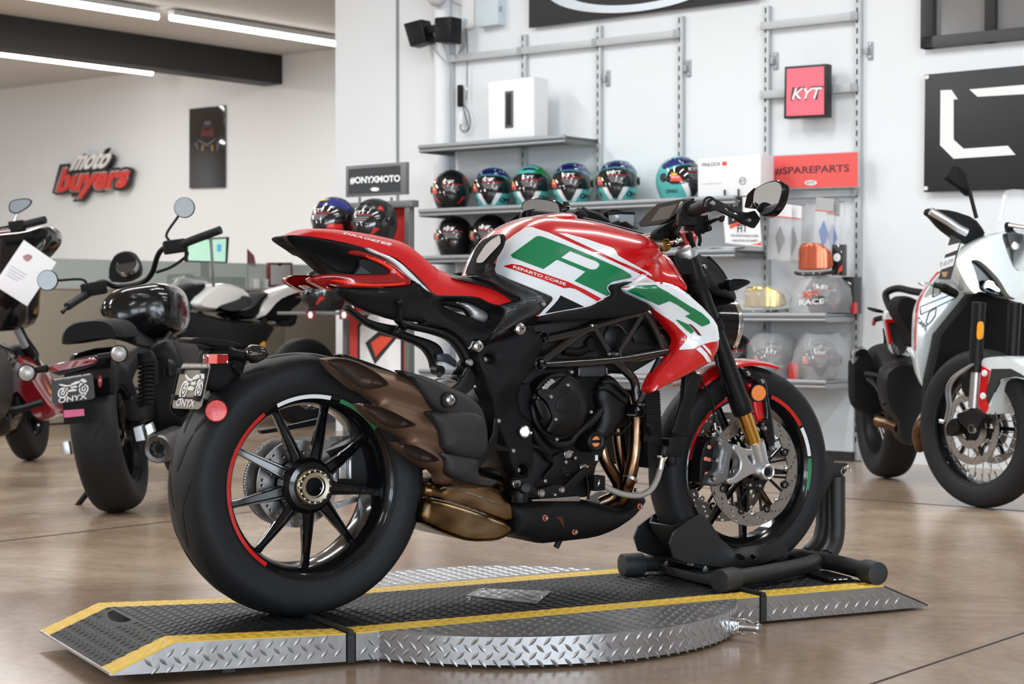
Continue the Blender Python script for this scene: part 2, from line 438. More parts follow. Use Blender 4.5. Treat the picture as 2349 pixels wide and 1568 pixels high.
# ================================================================ room
RF = Fr((0, 0, 0), RYAW)
YA, YB, ZC = 9.16, 14.9, 3.72
WALL = mat('white wall paint', (.80, .82, .84), .55, 0, 0, (60, .05), (1.5, .015)); CEIL = mat('ceiling paint', (.60, .59, .57), .8)
DARK = mat('black base strip', (.016, .016, .017), .5); BEAM = mat('black painted beam', (.012, .012, .012), .6)
FLOORM = mat('polished concrete floor', (.30, .21, .145), .16, 0, 0)
def floor_nodes(m):
    nt = m.node_tree; b = nt.nodes['Principled BSDF']; tc = nt.nodes.new('ShaderNodeTexCoord')
    n = nt.nodes.new('ShaderNodeTexNoise'); n.inputs['Scale'].default_value = .9; n.inputs['Detail'].default_value = 9; n.inputs['Roughness'].default_value = .68; n.inputs['Distortion'].default_value = .6
    n2 = nt.nodes.new('ShaderNodeTexNoise'); n2.inputs['Scale'].default_value = 26; n2.inputs['Detail'].default_value = 6
    r = nt.nodes.new('ShaderNodeValToRGB'); e = r.color_ramp.elements
    e[0].position = .36; e[0].color = (.25, .175, .12, 1); e[1].position = .66; e[1].color = (.46, .355, .26, 1)
    k = e.new(.5); k.color = (.34, .245, .17, 1)
    mx = nt.nodes.new('ShaderNodeMix'); mx.data_type = 'RGBA'; mx.blend_type = 'SOFT_LIGHT'; mx.inputs[0].default_value = .35
    for q in (n, n2): nt.links.new(tc.outputs['Object'], q.inputs['Vector'])
    nt.links.new(n.outputs['Fac'], r.inputs['Fac']); nt.links.new(r.outputs['Color'], mx.inputs[6]); nt.links.new(n2.outputs['Fac'], mx.inputs[7])
    nt.links.new(mx.outputs[2], b.inputs['Base Color'])
    mr = nt.nodes.new('ShaderNodeMapRange'); mr.inputs['To Min'].default_value = .13; mr.inputs['To Max'].default_value = .30
    nt.links.new(n.outputs['Fac'], mr.inputs['Value']); nt.links.new(mr.outputs['Result'], b.inputs['Roughness'])
    bp = nt.nodes.new('ShaderNodeBump'); bp.inputs['Strength'].default_value = .06; bp.inputs['Distance'].default_value = .004
    nt.links.new(n2.outputs['Fac'], bp.inputs['Height']); nt.links.new(bp.outputs['Normal'], b.inputs['Normal'])
floor_nodes(FLOORM)
def struct(name, m, boxes, bevel=0):
    b = MB()
    for c, d in boxes: b.box(c, d)
    o = b.build(name, m, None, bevel=bevel, kind='structure'); o.rotation_euler = (0, 0, RYAW); return o
XA = RF.L(770, 500, YA).x; XL, XR, YR = -24., 9., -13.
struct('floor', FLOORM, [(((XL + XR) / 2, 1, -.05), (XR - XL + .6, 28.6, .1))])
struct('ceiling', CEIL, [(((XL + XR) / 2, 1, ZC + .05), (XR - XL + .6, 28.6, .1))])
struct('wall_shelves', WALL, [(((XA + XR) / 2, YA + .15, ZC / 2), (XR - XA, .3, ZC))])
struct('wall_back', WALL, [(((XL + XR) / 2, YB + .1, ZC / 2), (XR - XL, .2, ZC))])
struct('wall_left', WALL, [((XL - .1, 1, ZC / 2), (.2, 28.4, ZC))])
jx = RF.Z(200, 1218, 0).x; jy = RF.Z(2142, 1157, 0).y
struct('trim_1', DARK, [((jx + 3.66 * k, -1.0, .0008), (.006, 20.3, .0016)) for k in range(-3, 4)] + [((0, jy - 3.66 * k, .0008), (17, .006, .0016)) for k in (0, 2)])
# shop front: glazed wall behind and to the right of the camera
FRM = mat('dark window frame', (.02, .02, .02), .4)
bx = []
for k in range(9): bx += [((XR + .1, YR + .2 + k * 2.75, 1.6), (.12, .12, 3.2))]
struct('wall_right', WALL, [((XR + .1, 1, 3.42), (.2, 28.4, .6)), ((XR + .1, 1, .15), (.2, 28.4, .3)), ((XR + .1, 8.2, 1.8), (.2, 14, 3.2))])
struct('wall_front', WALL, [(((XL + XR) / 2, YR - .1, 3.42), (XR - XL, .2, .6)), (((XL + XR) / 2, YR - .1, .15), (XR - XL, .2, .3)), ((-12.05, YR - .1, 1.8), (23.9, .2, 3.2)), ((8.4, YR - .1, 1.8), (1.2, .2, 3.2))])
for i, wy in enumerate((-8.6, -4.6, -.6)):
    struct('window_%d' % (i + 2), FRM, [((XR + .05, wy + a, 1.75), (.1, .12, 2.9)) for a in (-2, -.02)] + [((XR + .05, wy - 1, .33), (.1, 4, .06)), ((XR + .05, wy - 1, 3.1), (.1, 4, .06))])
for i, wx in enumerate((1.9, 6.0)):
    struct('window_%d' % (i + 6), FRM, [((wx + a, YR - .05, 1.75), (.12, .1, 2.9)) for a in (-2.05, 0)] + [((wx - 1, YR - .05, 3.1), (4.1, .1, .06))])
# black skirting and the grey groove line of the shelf wall
p1 = RF.L(1480, 1018, YA); p2 = RF.L(1970, 1030, YA)
zb = p2.z
struct('baseboard_shelves', DARK, [((4.6, YA - .012, zb / 2), (8.6, .02, zb))])
sx = RF.L(913, 200, YA).x
struct('trim_2', mat('grey seam', (.25, .27, .28), .5), [((sx, YA - .004, ZC / 2), (.02, .008, ZC))])
cx = RF.L(1012, 300, YA - .07).x
b = MB(); b.cyl((cx, YA - .06, 0), (cx, YA - .06, ZC), .055, n=28); o = b.build('trim_3', WALL, None, kind='structure'); o.rotation_euler = (0, 0, RYAW)
# interior window high on the shelf wall
x0 = RF.L(2123, 100, YA).x; z0 = RF.L(2123, 114, YA).z; xm = RF.L(2279, 60, YA).x
GREYG = mat('grey reflecting glass', (.20, .20, .20), .12, 0, .5)
wb = MB()
wb.box(((x0 + 4.3), YA - .03, z0 + .03), (8.6 - 2 * 0, .06, .06)); wb.box((x0 + .035, YA - .03, z0 + .6), (.07, .06, 1.2))
wb.box((xm, YA - .025, z0 + .6), (.055, .05, 1.2))
MAXX = XR - x0
wb = MB(); wb.box((x0 + MAXX / 2, YA - .03, z0 + .03), (MAXX, .06, .06)); wb.box((x0 + .035, YA - .03, (z0 + ZC) / 2), (.07, .06, ZC - z0)); wb.box((xm, YA - .025, (z0 + ZC) / 2), (.055, .05, ZC - z0))
o = wb.build('window_1', FRM, None, kind='structure', bevel=.003); o.rotation_euler = (0, 0, RYAW)
g = MB(); g.box((x0 + MAXX / 2, YA - .005, (z0 + ZC) / 2), (MAXX - .1, .01, ZC - z0 - .08)); g.build('pane', GREYG, o)
# back room: black beam and fluorescent tubes run towards the back wall
def on_ceiling(px, py, z): return RF.Z(px, py, z)
a = RF.L(648, 193, YB); t = RF.L(648, 127, YB)
bw = .32
bb = MB(); ytop = -5.
bb.box((a.x - bw / 2, (YB + ytop) / 2, (a.z + ZC) / 2), (bw, YB - ytop, ZC - a.z)); o = bb.build('trim_4', BEAM, None, kind='structure', bevel=.004); o.rotation_euler = (0, 0, RYAW)
TUBE = mat('lit tube', (1, 1, 1), .5, emit=(1, .985, .95, 9)); FIX = mat('fixture white', (.75, .75, .75), .4)
def tube_light(pa, pb, zt, label, ya=None):
    A = RF.Z(pa[0], pa[1], zt); Bp = RF.Z(pb[0], pb[1], zt); x = (A.x + Bp.x) / 2; y0, y1 = sorted((A.y, Bp.y))
    th = thing('ceiling_light', label, 'light', loc=room(x, (y0 + y1) / 2, zt), yaw=RYAW, group='fluorescent strip lights in the back room'); h = (y1 - y0) / 2
    b = MB(); b.box((0, 0, .075), (.09, 2 * h, .05)); b.box((0, -h + .15, (ZC - zt + .1) / 2), (.03, .03, ZC - zt - .1)); b.box((0, h - .15, (ZC - zt + .1) / 2), (.03, .03, ZC - zt - .1)); b.build('housing', FIX, th, bevel=.004)
    b = MB(); b.cyl((0, -h, .03), (0, h, .03), .028, n=14); b.build('tube', TUBE, th)
    l = D.lights.new('strip', 'AREA'); l.shape = 'RECTANGLE'; l.size = .06; l.size_y = 1.1 * h; l.energy = 42; l.color = (1, .985, .96)
    lo = D.objects.new('lamp', l); COL.objects.link(lo); lo.parent = th; lo.location = (0, -h * .42, -.02)
zt = ZC - .12
tube_light((-220, -44), (365, 45), zt, 'long white strip light nearest the top left corner, above the black beam')
tube_light((388, 48), (772, 106), zt, 'white strip light ending beside the white column')
tube_light((-260, 98), (352, 173), zt, 'white strip light below and left of the black beam')
xs = RF.Z(352, 173, zt).x
for k, (x, y) in enumerate([(-3.2, -3), (.3, -4), (3.9, -3), (-8.2, 6.2), (-6.4, 6.2), (-4.4, 6.2), (-2.2, 6.2), (.6, 6), (-9, 1), (-9, -5), (-15, 0), (-19, -3), (-14.5, 6), (-20.5, 8)]):  # unseen ceiling strips added to brighten the walls, the bike and the mirror view
    th = thing('ceiling_light', 'unseen strip light added above the frame', 'light', loc=room(x, y, zt), yaw=RYAW, group='unseen strip lights added above the frame')
    b = MB(); b.box((0, 0, .075), (.09, 2.4, .05)); b.build('housing', FIX, th)
    b = MB(); b.cyl((0, -1.2, .03), (0, 1.2, .03), .028, n=14); b.build('tube', TUBE, th)
    l = D.lights.new('strip', 'AREA'); l.shape = 'RECTANGLE'; l.size = .06; l.size_y = 2.4; l.energy = (30 if k < 3 else (36 if k < 8 else 170)); l.color = (.95, .98, 1)
    lo = D.objects.new('lamp', l); COL.objects.link(lo); lo.parent = th; lo.location = (0, 0, -.02)
# ================================================================ turntable platform
DIA = mat('bright tread plate', (.40, .40, .41), .32, .80, 0, (35, .25), (14, .2)); DBLK = mat('black tread coating', (.011, .011, .0115), .45, 0, 0, (250, .3), (3, .35), spec=.3)
YEL = mat('yellow tread paint', (.80, .52, .06), .42, 0, 0, (250, .3), (5, .16)); EDGE = mat('raw dark edge', (.02, .02, .02), .6)
def treads(b, org, du, dv, u0, u1, v0, v1, n, pitch=.034, h=.0022, keep=None, L=.0145, Wd=.0042):
    """raised lozenges of tread plate on the plane org + u*du + v*dv"""
    org, du, dv, n = Vector(org), Vector(du).normalized(), Vector(dv).normalized(), Vector(n).normalized()
    for i in range(math.floor(u0 / pitch) - 1, math.ceil(u1 / pitch) + 2):
        for j in range(math.floor(v0 / pitch) - 1, math.ceil(v1 / pitch) + 2):
            for s, (oa, ob) in ((1, (0, 0)), (-1, (.5, .5))):
                u, v = (i + oa) * pitch, (j + ob) * pitch
                if not (u0 < u < u1 and v0 < v < v1): continue
                if keep and not keep(u, v): continue
                a = (du + dv * s).normalized(); c = (du - dv * s).normalized(); p = org + du * u + dv * v
                b.add([p + a * L, p + a * L * .3 + c * Wd, p - a * L * .3 + c * Wd, p - a * L, p - a * L * .3 - c * Wd, p + a * L * .3 - c * Wd, p + n * h + a * L * .25, p + n * h - a * L * .25],
                      [(0, 1, 6), (1, 2, 7, 6), (2, 3, 7), (3, 4, 7), (4, 5, 6, 7), (5, 0, 6)])
PY = R(28.4); u_, n_ = Vector((math.cos(PY), math.sin(PY), 0)), Vector((-math.sin(PY), math.cos(PY), 0))
WF = Fr((0, 0, 0), 0)
PO = WF.Z(806, 1451, .077); PO.z = 0
PF = Fr(PO, PY); PWID = .62; PLEN = 1.187; PZ = .077
def strip_top(parent, x0, x1, name_b, za=None, kind=None):
    """black middle and yellow edges of a deck section; za(x) gives the height"""
    for nm, m, y0, y1 in (('black_tread', DBLK, .080, PWID - .080), ('yellow_edge', YEL, .0, .080), ('yellow_edge', YEL, PWID - .080, PWID)):
        b = MB(); Z = za or (lambda x: PZ)
        b.add([(x0, y0, Z(x0)), (x1, y0, Z(x1)), (x1, y1, Z(x1)), (x0, y1, Z(x0)), (x0, y0, Z(x0) - .003), (x1, y0, Z(x1) - .003), (x1, y1, Z(x1) - .003), (x0, y1, Z(x0) - .003)],
              [(0, 1, 2, 3), (7, 6, 5, 4), (0, 4, 5, 1), (1, 5, 6, 2), (2, 6, 7, 3), (3, 7, 4, 0)])
        du = Vector((x1 - x0, 0, Z(x1) - Z(x0))); L = du.length; nn = Vector((-du.z, 0, du.x)).normalized()
        treads(b, (x0, 0, Z(x0)), du, (0, 1, 0), .008, L - .008, y0 + .003, y1 - .003, nn)
        b.build(nm, m, parent, sharp=15)
# --- middle section with its round turntable
mid = thing('turntable', 'round silver tread plate turntable under the motorcycle with black and yellow runway', 'turntable', PF)
RC, RAD = (PLEN / 2 - .005, PWID / 2), .603
b = MB(); N = 96
cir = [(RC[0] + RAD * math.cos(2 * math.pi * k / N), RC[1] + RAD * math.sin(2 * math.pi * k / N)) for k in range(N)]
b.rings([[(x, y, z) for x, y in cir] for z in (.010, PZ - .001)], caps=(True, True))
def keepd(x, y): return (x - RC[0]) ** 2 + (y - RC[1]) ** 2 < (RAD - .018) ** 2 and not (-.012 < y < PWID + .012)
treads(b, (0, 0, PZ - .001), (1, 0, 0), (0, 1, 0), -.1, 1.3, -.4, 1.1, (0, 0, 1), keep=keepd)
for k in range(int(2 * math.pi * RAD / .034)):
    for j in range(4):
        a = (k + (j % 2) * .5) * .034 / RAD; z = .014 + j * .017
        if z > .070: continue
        d = Vector((math.cos(a), math.sin(a), 0)); tt = Vector((-d.y, d.x, 0)); s = 1 if j % 2 else -1
        p = Vector((RC[0], RC[1], z)) + d * RAD; A = (tt + Vector((0, 0, s))).normalized(); Cc = (tt - Vector((0, 0, s))).normalized(); Lh, Wd, h = .0145, .0042, .0022
        b.add([p + A * Lh, p + A * Lh * .3 + Cc * Wd, p - A * Lh * .3 + Cc * Wd, p - A * Lh, p - A * Lh * .3 - Cc * Wd, p + A * Lh * .3 - Cc * Wd, p + d * h + A * Lh * .25, p + d * h - A * Lh * .25],
              [(0, 1, 6), (1, 2, 7, 6), (2, 3, 7), (3, 4, 7), (4, 5, 6, 7), (5, 0, 6)])
b.build('turntable_disc', DIA, mid, sharp=15)
def side_skirt(parent, pts, name='side_skirt', y=0, out=-1, inset=.004, pitch=.034):
    """pts: outline (x,z) of a vertical side plate"""
    b = MB(); b.prism([(x, y, z) for x, z in pts], (0, -out * .004, 0))
    P = np.array([(x, z) for x, z in pts])
    def keep(u, v):
        q = np.array([[u, v]]); return bool(inside(P=q, poly=pts)[0]) and edist(q, pts)[0] > .007
    xs = P[:, 0]; zs = P[:, 1]
    treads(b, (0, y, 0), (1, 0, 0), (0, 0, 1), xs.min(), xs.max(), zs.min(), zs.max() + .01, (0, out, 0), keep=keep, pitch=pitch)
    b.build(name, DIA, parent, sharp=15)
strip_top(mid, .012, PLEN - .006, 'm')
for y, o_ in ((0, -1), (PWID, 1)):
    side_skirt(mid, [(.012, .010), (PLEN - .006, .010), (PLEN - .006, PZ - .003), (.012, PZ - .003)], y=y, out=o_)
b = MB(); b.box((PLEN / 2, PWID / 2, .037), (PLEN - .1, PWID - .02, .07)); b.build('inner_frame', EDGE, mid)
# silver centre plate with two rivets
c4 = [PF.Z(px, py, PZ + .003) for px, py in ((1068, 1365), (1102, 1349), (1265, 1355), (1232, 1383))]
b = MB(); b.prism([(p.x, p.y, PZ + .0012) for p in c4], (0, 0, .0025))
mn, mx_ = [min(p[i] for p in c4) for i in (0, 1)], [max(p[i] for p in c4) for i in (0, 1)]; poly4 = [(p.x, p.y) for p in c4]
treads(b, (0, 0, PZ + .0037), (1, 0, 0), (0, 1, 0), mn[0], mx_[0], mn[1], mx_[1], (0, 0, 1), keep=lambda u, v: bool(inside(np.array([[u, v]]), poly4)[0]) and edist(np.array([[u, v]]), poly4)[0] > .012)
b.build('centre_plate', DIA, mid, sharp=15)
b = MB()
for px, py in ((1076, 1372), (1242, 1368), (1112, 1352)):
    p = PF.Z(px, py, PZ + .004); b.bolt((p.x, p.y, PZ + .004), .007, (0, 0, 1), .004)
b.build('rivet', STEEL, mid)
# hinge bars at both seams
for x in (-.002, PLEN + .006):
    b = MB(); b.cyl((x, -.004, PZ + .003), (x, PWID + .004, PZ + .003), .007, n=12); b.box((x, -.002, .042), (.018, .004, .068)); b.box((x, PWID / 2, .03), (.02, PWID - .05, .05)); b.build('hinge', EDGE, mid)
# --- approach ramp on the left, riding a little high
ramp = thing('loading_ramp', 'black tread ramp with yellow edges sloping to the floor at far left, oval hand hole', 'ramp', PF)
X1, XT = -.43, -.578
def zl(x): return PZ + (-x - .012) * .041
strip_top(ramp, X1, -.014, 'l', zl)
def zs(x): return zl(X1) + (x - X1) * (zl(X1) - .036) / (X1 - XT)
hole_c = PF.Z(276, 1434, .068)
for nm, m, y0, y1 in (('black_tread', DBLK, .080, PWID - .080), ('yellow_edge', YEL, 0, .080), ('yellow_edge', YEL, PWID - .080, PWID)):
    b = MB()
    if nm == 'black_tread':
        hp = [(hole_c.x + .022 * math.cos(t), hole_c.y + .080 * math.sin(t)) for t in np.linspace(0, 2 * math.pi, 24, endpoint=False)]
        V, F, lp = fill([(XT, y0), (X1, y0), (X1, y1), (XT, y1)], .03, [hp])
        vs = [(a, c, zs(a)) for a, c in V]; b.add(vs, F); be = bnd_edges(F)
        k = len(V); b.add(vs + [(x, y, z - .004) for x, y, z in vs], [(q, p, p + k, q + k) for p, q in be])
        kp = lambda u, v: edist(np.array([[u * .9 + XT, v]]), hp)[0] > .02 and not inside(np.array([[u * .9 + XT, v]]), hp)[0]
    else:
        b.add([(XT, y0, zs(XT)), (X1, y0, zs(X1)), (X1, y1, zs(X1)), (XT, y1, zs(XT)), (XT, y0, zs(XT) - .004), (X1, y0, zs(X1) - .004), (X1, y1, zs(X1) - .004), (XT, y1, zs(XT) - .004)],
              [(0, 1, 2, 3), (7, 6, 5, 4), (0, 4, 5, 1), (1, 5, 6, 2), (2, 6, 7, 3), (3, 7, 4, 0)]); kp = None
    du = Vector((X1 - XT, 0, zs(X1) - zs(XT))); treads(b, (XT, 0, zs(XT)), du, (0, 1, 0), .01, du.length - .004, y0 + .003, y1 - .003, (-du.z, 0, du.x), keep=kp)
    b.build(nm, m, ramp, sharp=15, fixn=nm != 'black_tread')
def zbot(x): return .010 + (-x) * .035
for y, o_ in ((0, -1), (PWID, 1)):
    side_skirt(ramp, [(XT, zbot(XT)), (-.014, zbot(0)), (-.014, zl(-.014) - .003), (X1, zl(X1) - .003), (XT, zs(XT) - .004)], y=y, out=o_)
b = MB(); b.box((XT - .001, PWID / 2, zs(XT) - .002), (.004, PWID, .006)); b.build('bright_lip', STEEL, ramp)
b = MB(); b.box((-.022, PWID / 2, .042), (.012, PWID - .02, .06)); b.box((-.3, PWID / 2, .035), (.03, PWID - .02, .05)); b.build('inner_frame', EDGE, ramp)
# --- exit ramp on the right
PR = Fr(PF.m @ Vector((PLEN + .012, 0, 0)), R(26.4))
rr = thing('loading_ramp', 'shorter tread plate ramp on the right running to a low pointed end', 'ramp', PR)
XE = (PR.i @ WF.Z(2021, 1341, PZ)).x; XP = (PR.i @ WF.Z(2114, 1384, .012)).x
strip_top(rr, .006, XE, 'r')
def zr(x): return PZ - (x - XE) * (PZ - .014) / (XP - XE)
b = MB(); b.add([(XE, 0, PZ), (XP, 0, zr(XP)), (XP, PWID, zr(XP)), (XE, PWID, PZ), (XE, 0, PZ - .004), (XP, 0, zr(XP) - .004), (XP, PWID, zr(XP) - .004), (XE, PWID, PZ - .004)],
                [(0, 1, 2, 3), (7, 6, 5, 4), (0, 4, 5, 1), (1, 5, 6, 2), (2, 6, 7, 3), (3, 7, 4, 0)])
treads(b, (XE, 0, PZ), (XP - XE, 0, zr(XP) - PZ), (0, 1, 0), .01, XP - XE, .004, PWID - .004, (.4, 0, 1)); b.build('black_slope', DBLK, rr, sharp=15)
for y, o_ in ((0, -1), (PWID, 1)):
    side_skirt(rr, [(.006, .008), (XP, .008), (XP, .012), (XE, PZ - .003), (.006, PZ - .003)], y=y, out=o_)
b = MB(); b.box((XE / 2, PWID / 2, .035), (XE - .05, PWID - .02, .06)); b.build('inner_frame', EDGE, rr)
# air coupling sticking out of the rim
c0 = PF.L(1658, 1430, -.1); cp = thing('quick_coupling', 'small silver quick coupling sticking out of the turntable rim at the right', 'coupling', PF)
P0 = WF.Z(1662, 1433, .035); P1 = WF.Z(1684, 1436, .035); P2 = WF.Z(1745, 1440, .035)
cp.location = P0; cp.rotation_euler = (0, 0, 0)
d = P2 - P0
b = MB(); b.cyl((0, 0, 0), d, .011, n=16); b.cyl(d * .93, d * 1.0, .014, .009, n=16); b.cyl(d * .5, d * .56, .015, n=16); b.build('barrel', STEEL, cp)
b = MB(); b.box(d * .32, (.026, .03, .028), math.atan2(d.y, d.x)); b.build('nut', CHROME, cp, bevel=.002)
sd = Vector((0, 0, .016)); b = MB()
for s in (1, -1): b.tube([d * .05 + sd * s, d * .35 + sd * s * 1.25, d * .62 + sd * s * 1.15, d * .78 + sd * s * .8, d * .92 + sd * s * 1.05], .003, 8)
b.build('lever', CHROME, cp)
b = MB(); b.box(d * .02, (.03, .02, .03), .5); b.build('base', DISC, cp, bevel=.003)
# phone lying on the right ramp
pc = WF.Z(1897, 1322, PZ + .006); ph = thing('phone', 'black smartphone lying face up beside the wheel stand foot', 'phone', loc=(pc.x, pc.y, PZ + .0035), yaw=R(20))
b = MB(); b.box((0, 0, .005), (.075, .15, .009)); b.build('case', MATT, ph, bevel=.0035)
b = MB(); b.box((0, 0, .0098), (.068, .143, .0008)); b.build('screen', SCREEN, ph)
b = MB()
for x, wd in ((-.018, .008), (0, .011), (.016, .012)): b.box((x, -.0752, .005), (wd, .0012, .003))
b.build('port', WHITETX, ph)
# ================================================================ the red, white and green motorcycle
BF = Fr((-.5355, 4.63, .077), R(31.4))
bike = thing('motorcycle', 'red, white and green naked sport motorcycle standing on the tread plate turntable', 'motorcycle', BF)
bpy.context.view_layer.update()
def l(k, u, v, y=0, fr=None):
    p = Q(k, (u, v))[0]; return (fr or BF).L(p[0], p[1], y)
def lx(k, u, v, x, fr=None):
    p = Q(k, (u, v))[0]; return (fr or BF).X(p[0], p[1], x)
def pth(k, pts, fr=None, n=0, y=None):
    o = [l(k, p[0], p[1], p[2] if len(p) > 2 else y, fr) for p in pts]
    return catmull(o, n) if n else o
def shell(name, m, parent, fr, st, e=2.5, n=12, k=4, sharp=50, under=None, sub=True):
    """symmetric body: each station is (px,py) of its crown on the centre plane and (px,py,w) of its lower edge"""
    T = [fr.L(s[0][0], s[0][1], 0) for s in st]; Bt = [fr.L(s[1][0], s[1][1], -s[1][2]) for s in st]
    if sub: T = catmull(T, k); Bt = catmull(Bt, k)
    rs = []
    for t, b in zip(T, Bt):
        h = []
        for i in range(n + 1):
            a = math.pi / 2 * i / n; sy, cz = math.sin(a) ** (2 / e), math.cos(a) ** (2 / e)
            h.append(Vector((b.x + (t.x - b.x) * cz, b.y * sy, b.z + (t.z - b.z) * cz)))
        zu = b.z - (under or 0)
        o = [Vector((v.x, -v.y, v.z)) for v in reversed(h[1:])] + h
        o += [Vector((b.x, b.y * .8, zu)), Vector((b.x, 0, zu)), Vector((b.x, -b.y * .8, zu))]
        rs.append(o)
    b = MB(); b.rings(rs); return b.build(name, m, parent, sharp=sharp)
def disc(name, m, parent, c, r1, r0, th, holes=(), notch=0):
    """drilled brake disc in the local xz plane"""
    N = 60; C = Vector(c)
    out = [(r1 * math.cos(2 * math.pi * k / N), r1 * math.sin(2 * math.pi * k / N)) for k in range(N)]
    inn = [((r0 + (notch * max(0, math.cos(k * 2 * math.pi / N * 8)) ** 4)) * math.cos(2 * math.pi * k / N), (r0 + (notch * max(0, math.cos(k * 2 * math.pi / N * 8)) ** 4)) * math.sin(2 * math.pi * k / N)) for k in range(N)]
    hs = [[(a + rr * math.cos(2 * math.pi * k / 8), b_ + rr * math.sin(2 * math.pi * k / 8)) for k in range(8)] for a, b_, rr in holes]
    V, F, lp = fill(out, .02, [inn] + hs)
    vs = [(C.x + a, C.y - th / 2, C.z + b_) for a, b_ in V] + [(C.x + a, C.y + th / 2, C.z + b_) for a, b_ in V]; n = len(V)
    fs = list(F) + [tuple(i + n for i in reversed(f)) for f in F] + [(b_, a, a + n, b_ + n) for a, b_ in bnd_edges(F)]
    me = D.meshes.new(name); me.from_pydata(vs, [], fs); me.shade_smooth(); me.set_sharp_from_angle(angle=R(30)); return new(name, me, m, parent)
def ring_holes(r0, r1, n=12, rr=.0036, rows=3):
    o = []
    for k in range(n):
        for j in range(rows):
            a = 2 * math.pi * (k + j * .30) / n; r = r0 + (r1 - r0) * (j + .7) / (rows + .35); o.append((r * math.cos(a), r * math.sin(a), rr))
            a += 2 * math.pi / n * .5; r2 = r0 + (r1 - r0) * ((rows - 1 - j) + .7) / (rows + .35)
            if j != 1: o.append((r2 * math.cos(a), r2 * math.sin(a), rr))
    return o
def tyre(parent, c, Rr, hw, rl, name, m=RUBBER):
    s = hw / .1
    pr = [(rl - .012, .78 * hw), (rl, .84 * hw), (rl + .006, .90 * hw), (rl + (Rr - rl) * .28, .985 * hw), (rl + (Rr - rl) * .5, hw), (rl + (Rr - rl) * .68, .955 * hw), (rl + (Rr - rl) * .84, .78 * hw), (rl + (Rr - rl) * .95, .46 * hw), (Rr, 0)]
    pr = catmull([(a, b, 0) for a, b in pr], 4); pr = [(p[0], p[1]) for p in pr]
    full = pr + [(r, -y) for r, y in reversed(pr[:-1])]
    b = MB(); b.lathe(full, c, (0, 1, 0), 128); return b.build(name, m, parent, sharp=30)
GROOVE = mat('tyre groove', (.004, .004, .004), .8)
def grooves(parent, c, Rr, hw, rl, n, curve, wdt=.003, m=GROOVE):
    T_ = [o for o in parent.children if o.name.split('.')[0] in ('rear_tyre', 'front_tyre')][-1]; T_ = BVHTree.FromPolygons([v.co.copy() for v in T_.data.vertices], [tuple(p.vertices) for p in T_.data.polygons])
    def lift(p):
        h = T_.find_nearest(p); n_ = (h[0] - c); n_.y *= .6; return h[0] + n_.normalized() * .0011
    """thin dark tread cuts; curve: list of (angle fraction, across -1..1)"""
    b = MB(); c = Vector(c)
    def surf(a, t):
        y = t * hw; k = abs(t)
        pr = [(0, 0), (.46, .05), (.78, .16), (.955, .32), (1.0, .5)]
        d = 0
        for (k0, d0), (k1, d1) in zip(pr, pr[1:]):
            if k <= k1: d = d0 + (d1 - d0) * ((k - k0) / (k1 - k0)) ** 1.3; break
        r = Rr - d * (Rr - rl) + .0022
        return c + Vector((math.sin(a) * r, y, math.cos(a) * r))
    for k in range(n):
        for sg in (1, -1):
            P = [surf((k + (.5 if sg < 0 else 0) + f) * 2 * math.pi / n, sg * t) for f, t in curve]
            P = catmull(P, 3); rs = []
            for i, p in enumerate(P):
                d = (P[min(i + 1, len(P) - 1)] - P[max(i - 1, 0)]).normalized(); nn = (p - c - Vector((0, (p - c).y * .3, 0))).normalized(); s = d.cross(nn).normalized() * wdt * .5 * math.sin(math.pi * min(1, (i + .35) / (len(P) * .8)) ** .7)
                rs.append([lift(p - s), lift(p), lift(p + s)])
            b.rings(rs, close=False, caps=(False, False))
    return b.build('tread_groove', m, parent, fixn=False)
def wheel(parent, c, hw, rl, nsp, mat_, hub_r, sp_w, face, name='wheel', phase=0, lip=.013):
    w_ = thing(name, '', ''); del w_['label']; del w_['category']; w_.parent = parent
    b = MB(); r = rl
    b.lathe([(r, -hw), (r - .004, -hw - .002), (r - lip, -hw + .004), (r - .024, -hw + .022), (r - .030, -hw * .4), (r - .030, hw * .4), (r - .024, hw - .022), (r - lip, hw - .004), (r - .004, hw + .002), (r, hw), (r - .004, hw * .8), (r - .02, hw * .5), (r - .02, -hw * .5), (r - .004, -hw * .8)], c, (0, 1, 0), 120)
    b.build('rim', mat_, w_, sharp=25)
    for k in range(nsp):
        a = phase + 2 * math.pi * k / nsp; d = Vector((math.cos(a), 0, math.sin(a))); t = Vector((-d.z, 0, d.x)); rs = []
        for f in np.linspace(0, 1, 9):
            rr = hub_r * .8 + (r - .028 - hub_r * .8) * f
            wv = sp_w * (1.25 - .75 * f + 1.6 * max(0, f - .86) + .9 * max(0, .18 - f)); y0 = face + (.030 if hw > .06 else .012) * f ** 1.5 * (1 if hw > .06 else 1); dep = .034 - .010 * f
            p = Vector(c) + d * rr
            rs.append([p + t * (wv * q) + Vector((0, y0 + yy, 0)) for q, yy in ((-1, .004), (-.82, 0), (-.58, 0), (-.44, .009), (.44, .009), (.58, 0), (.82, 0), (1, .004), (1, dep * .7), (.6, dep), (-.6, dep), (-1, dep * .7))])
        b = MB(); b.rings(rs); b.build('spoke', mat_, w_, sharp=30)
    b = MB(); b.lathe([(hub_r * .62, face - .018), (hub_r * .95, face - .014), (hub_r * 1.12, face + .0), (hub_r * 1.15, face + .03), (hub_r * .8, face + .05), (hub_r * .7, -face), (.02, -face)], c, (0, 1, 0), 48, closed=False); b.build('hub', mat_, w_, sharp=30)
    return w_
RC_, FC_ = Vector((.0, 0, .3275)), Vector((1.3985, 0, .302))
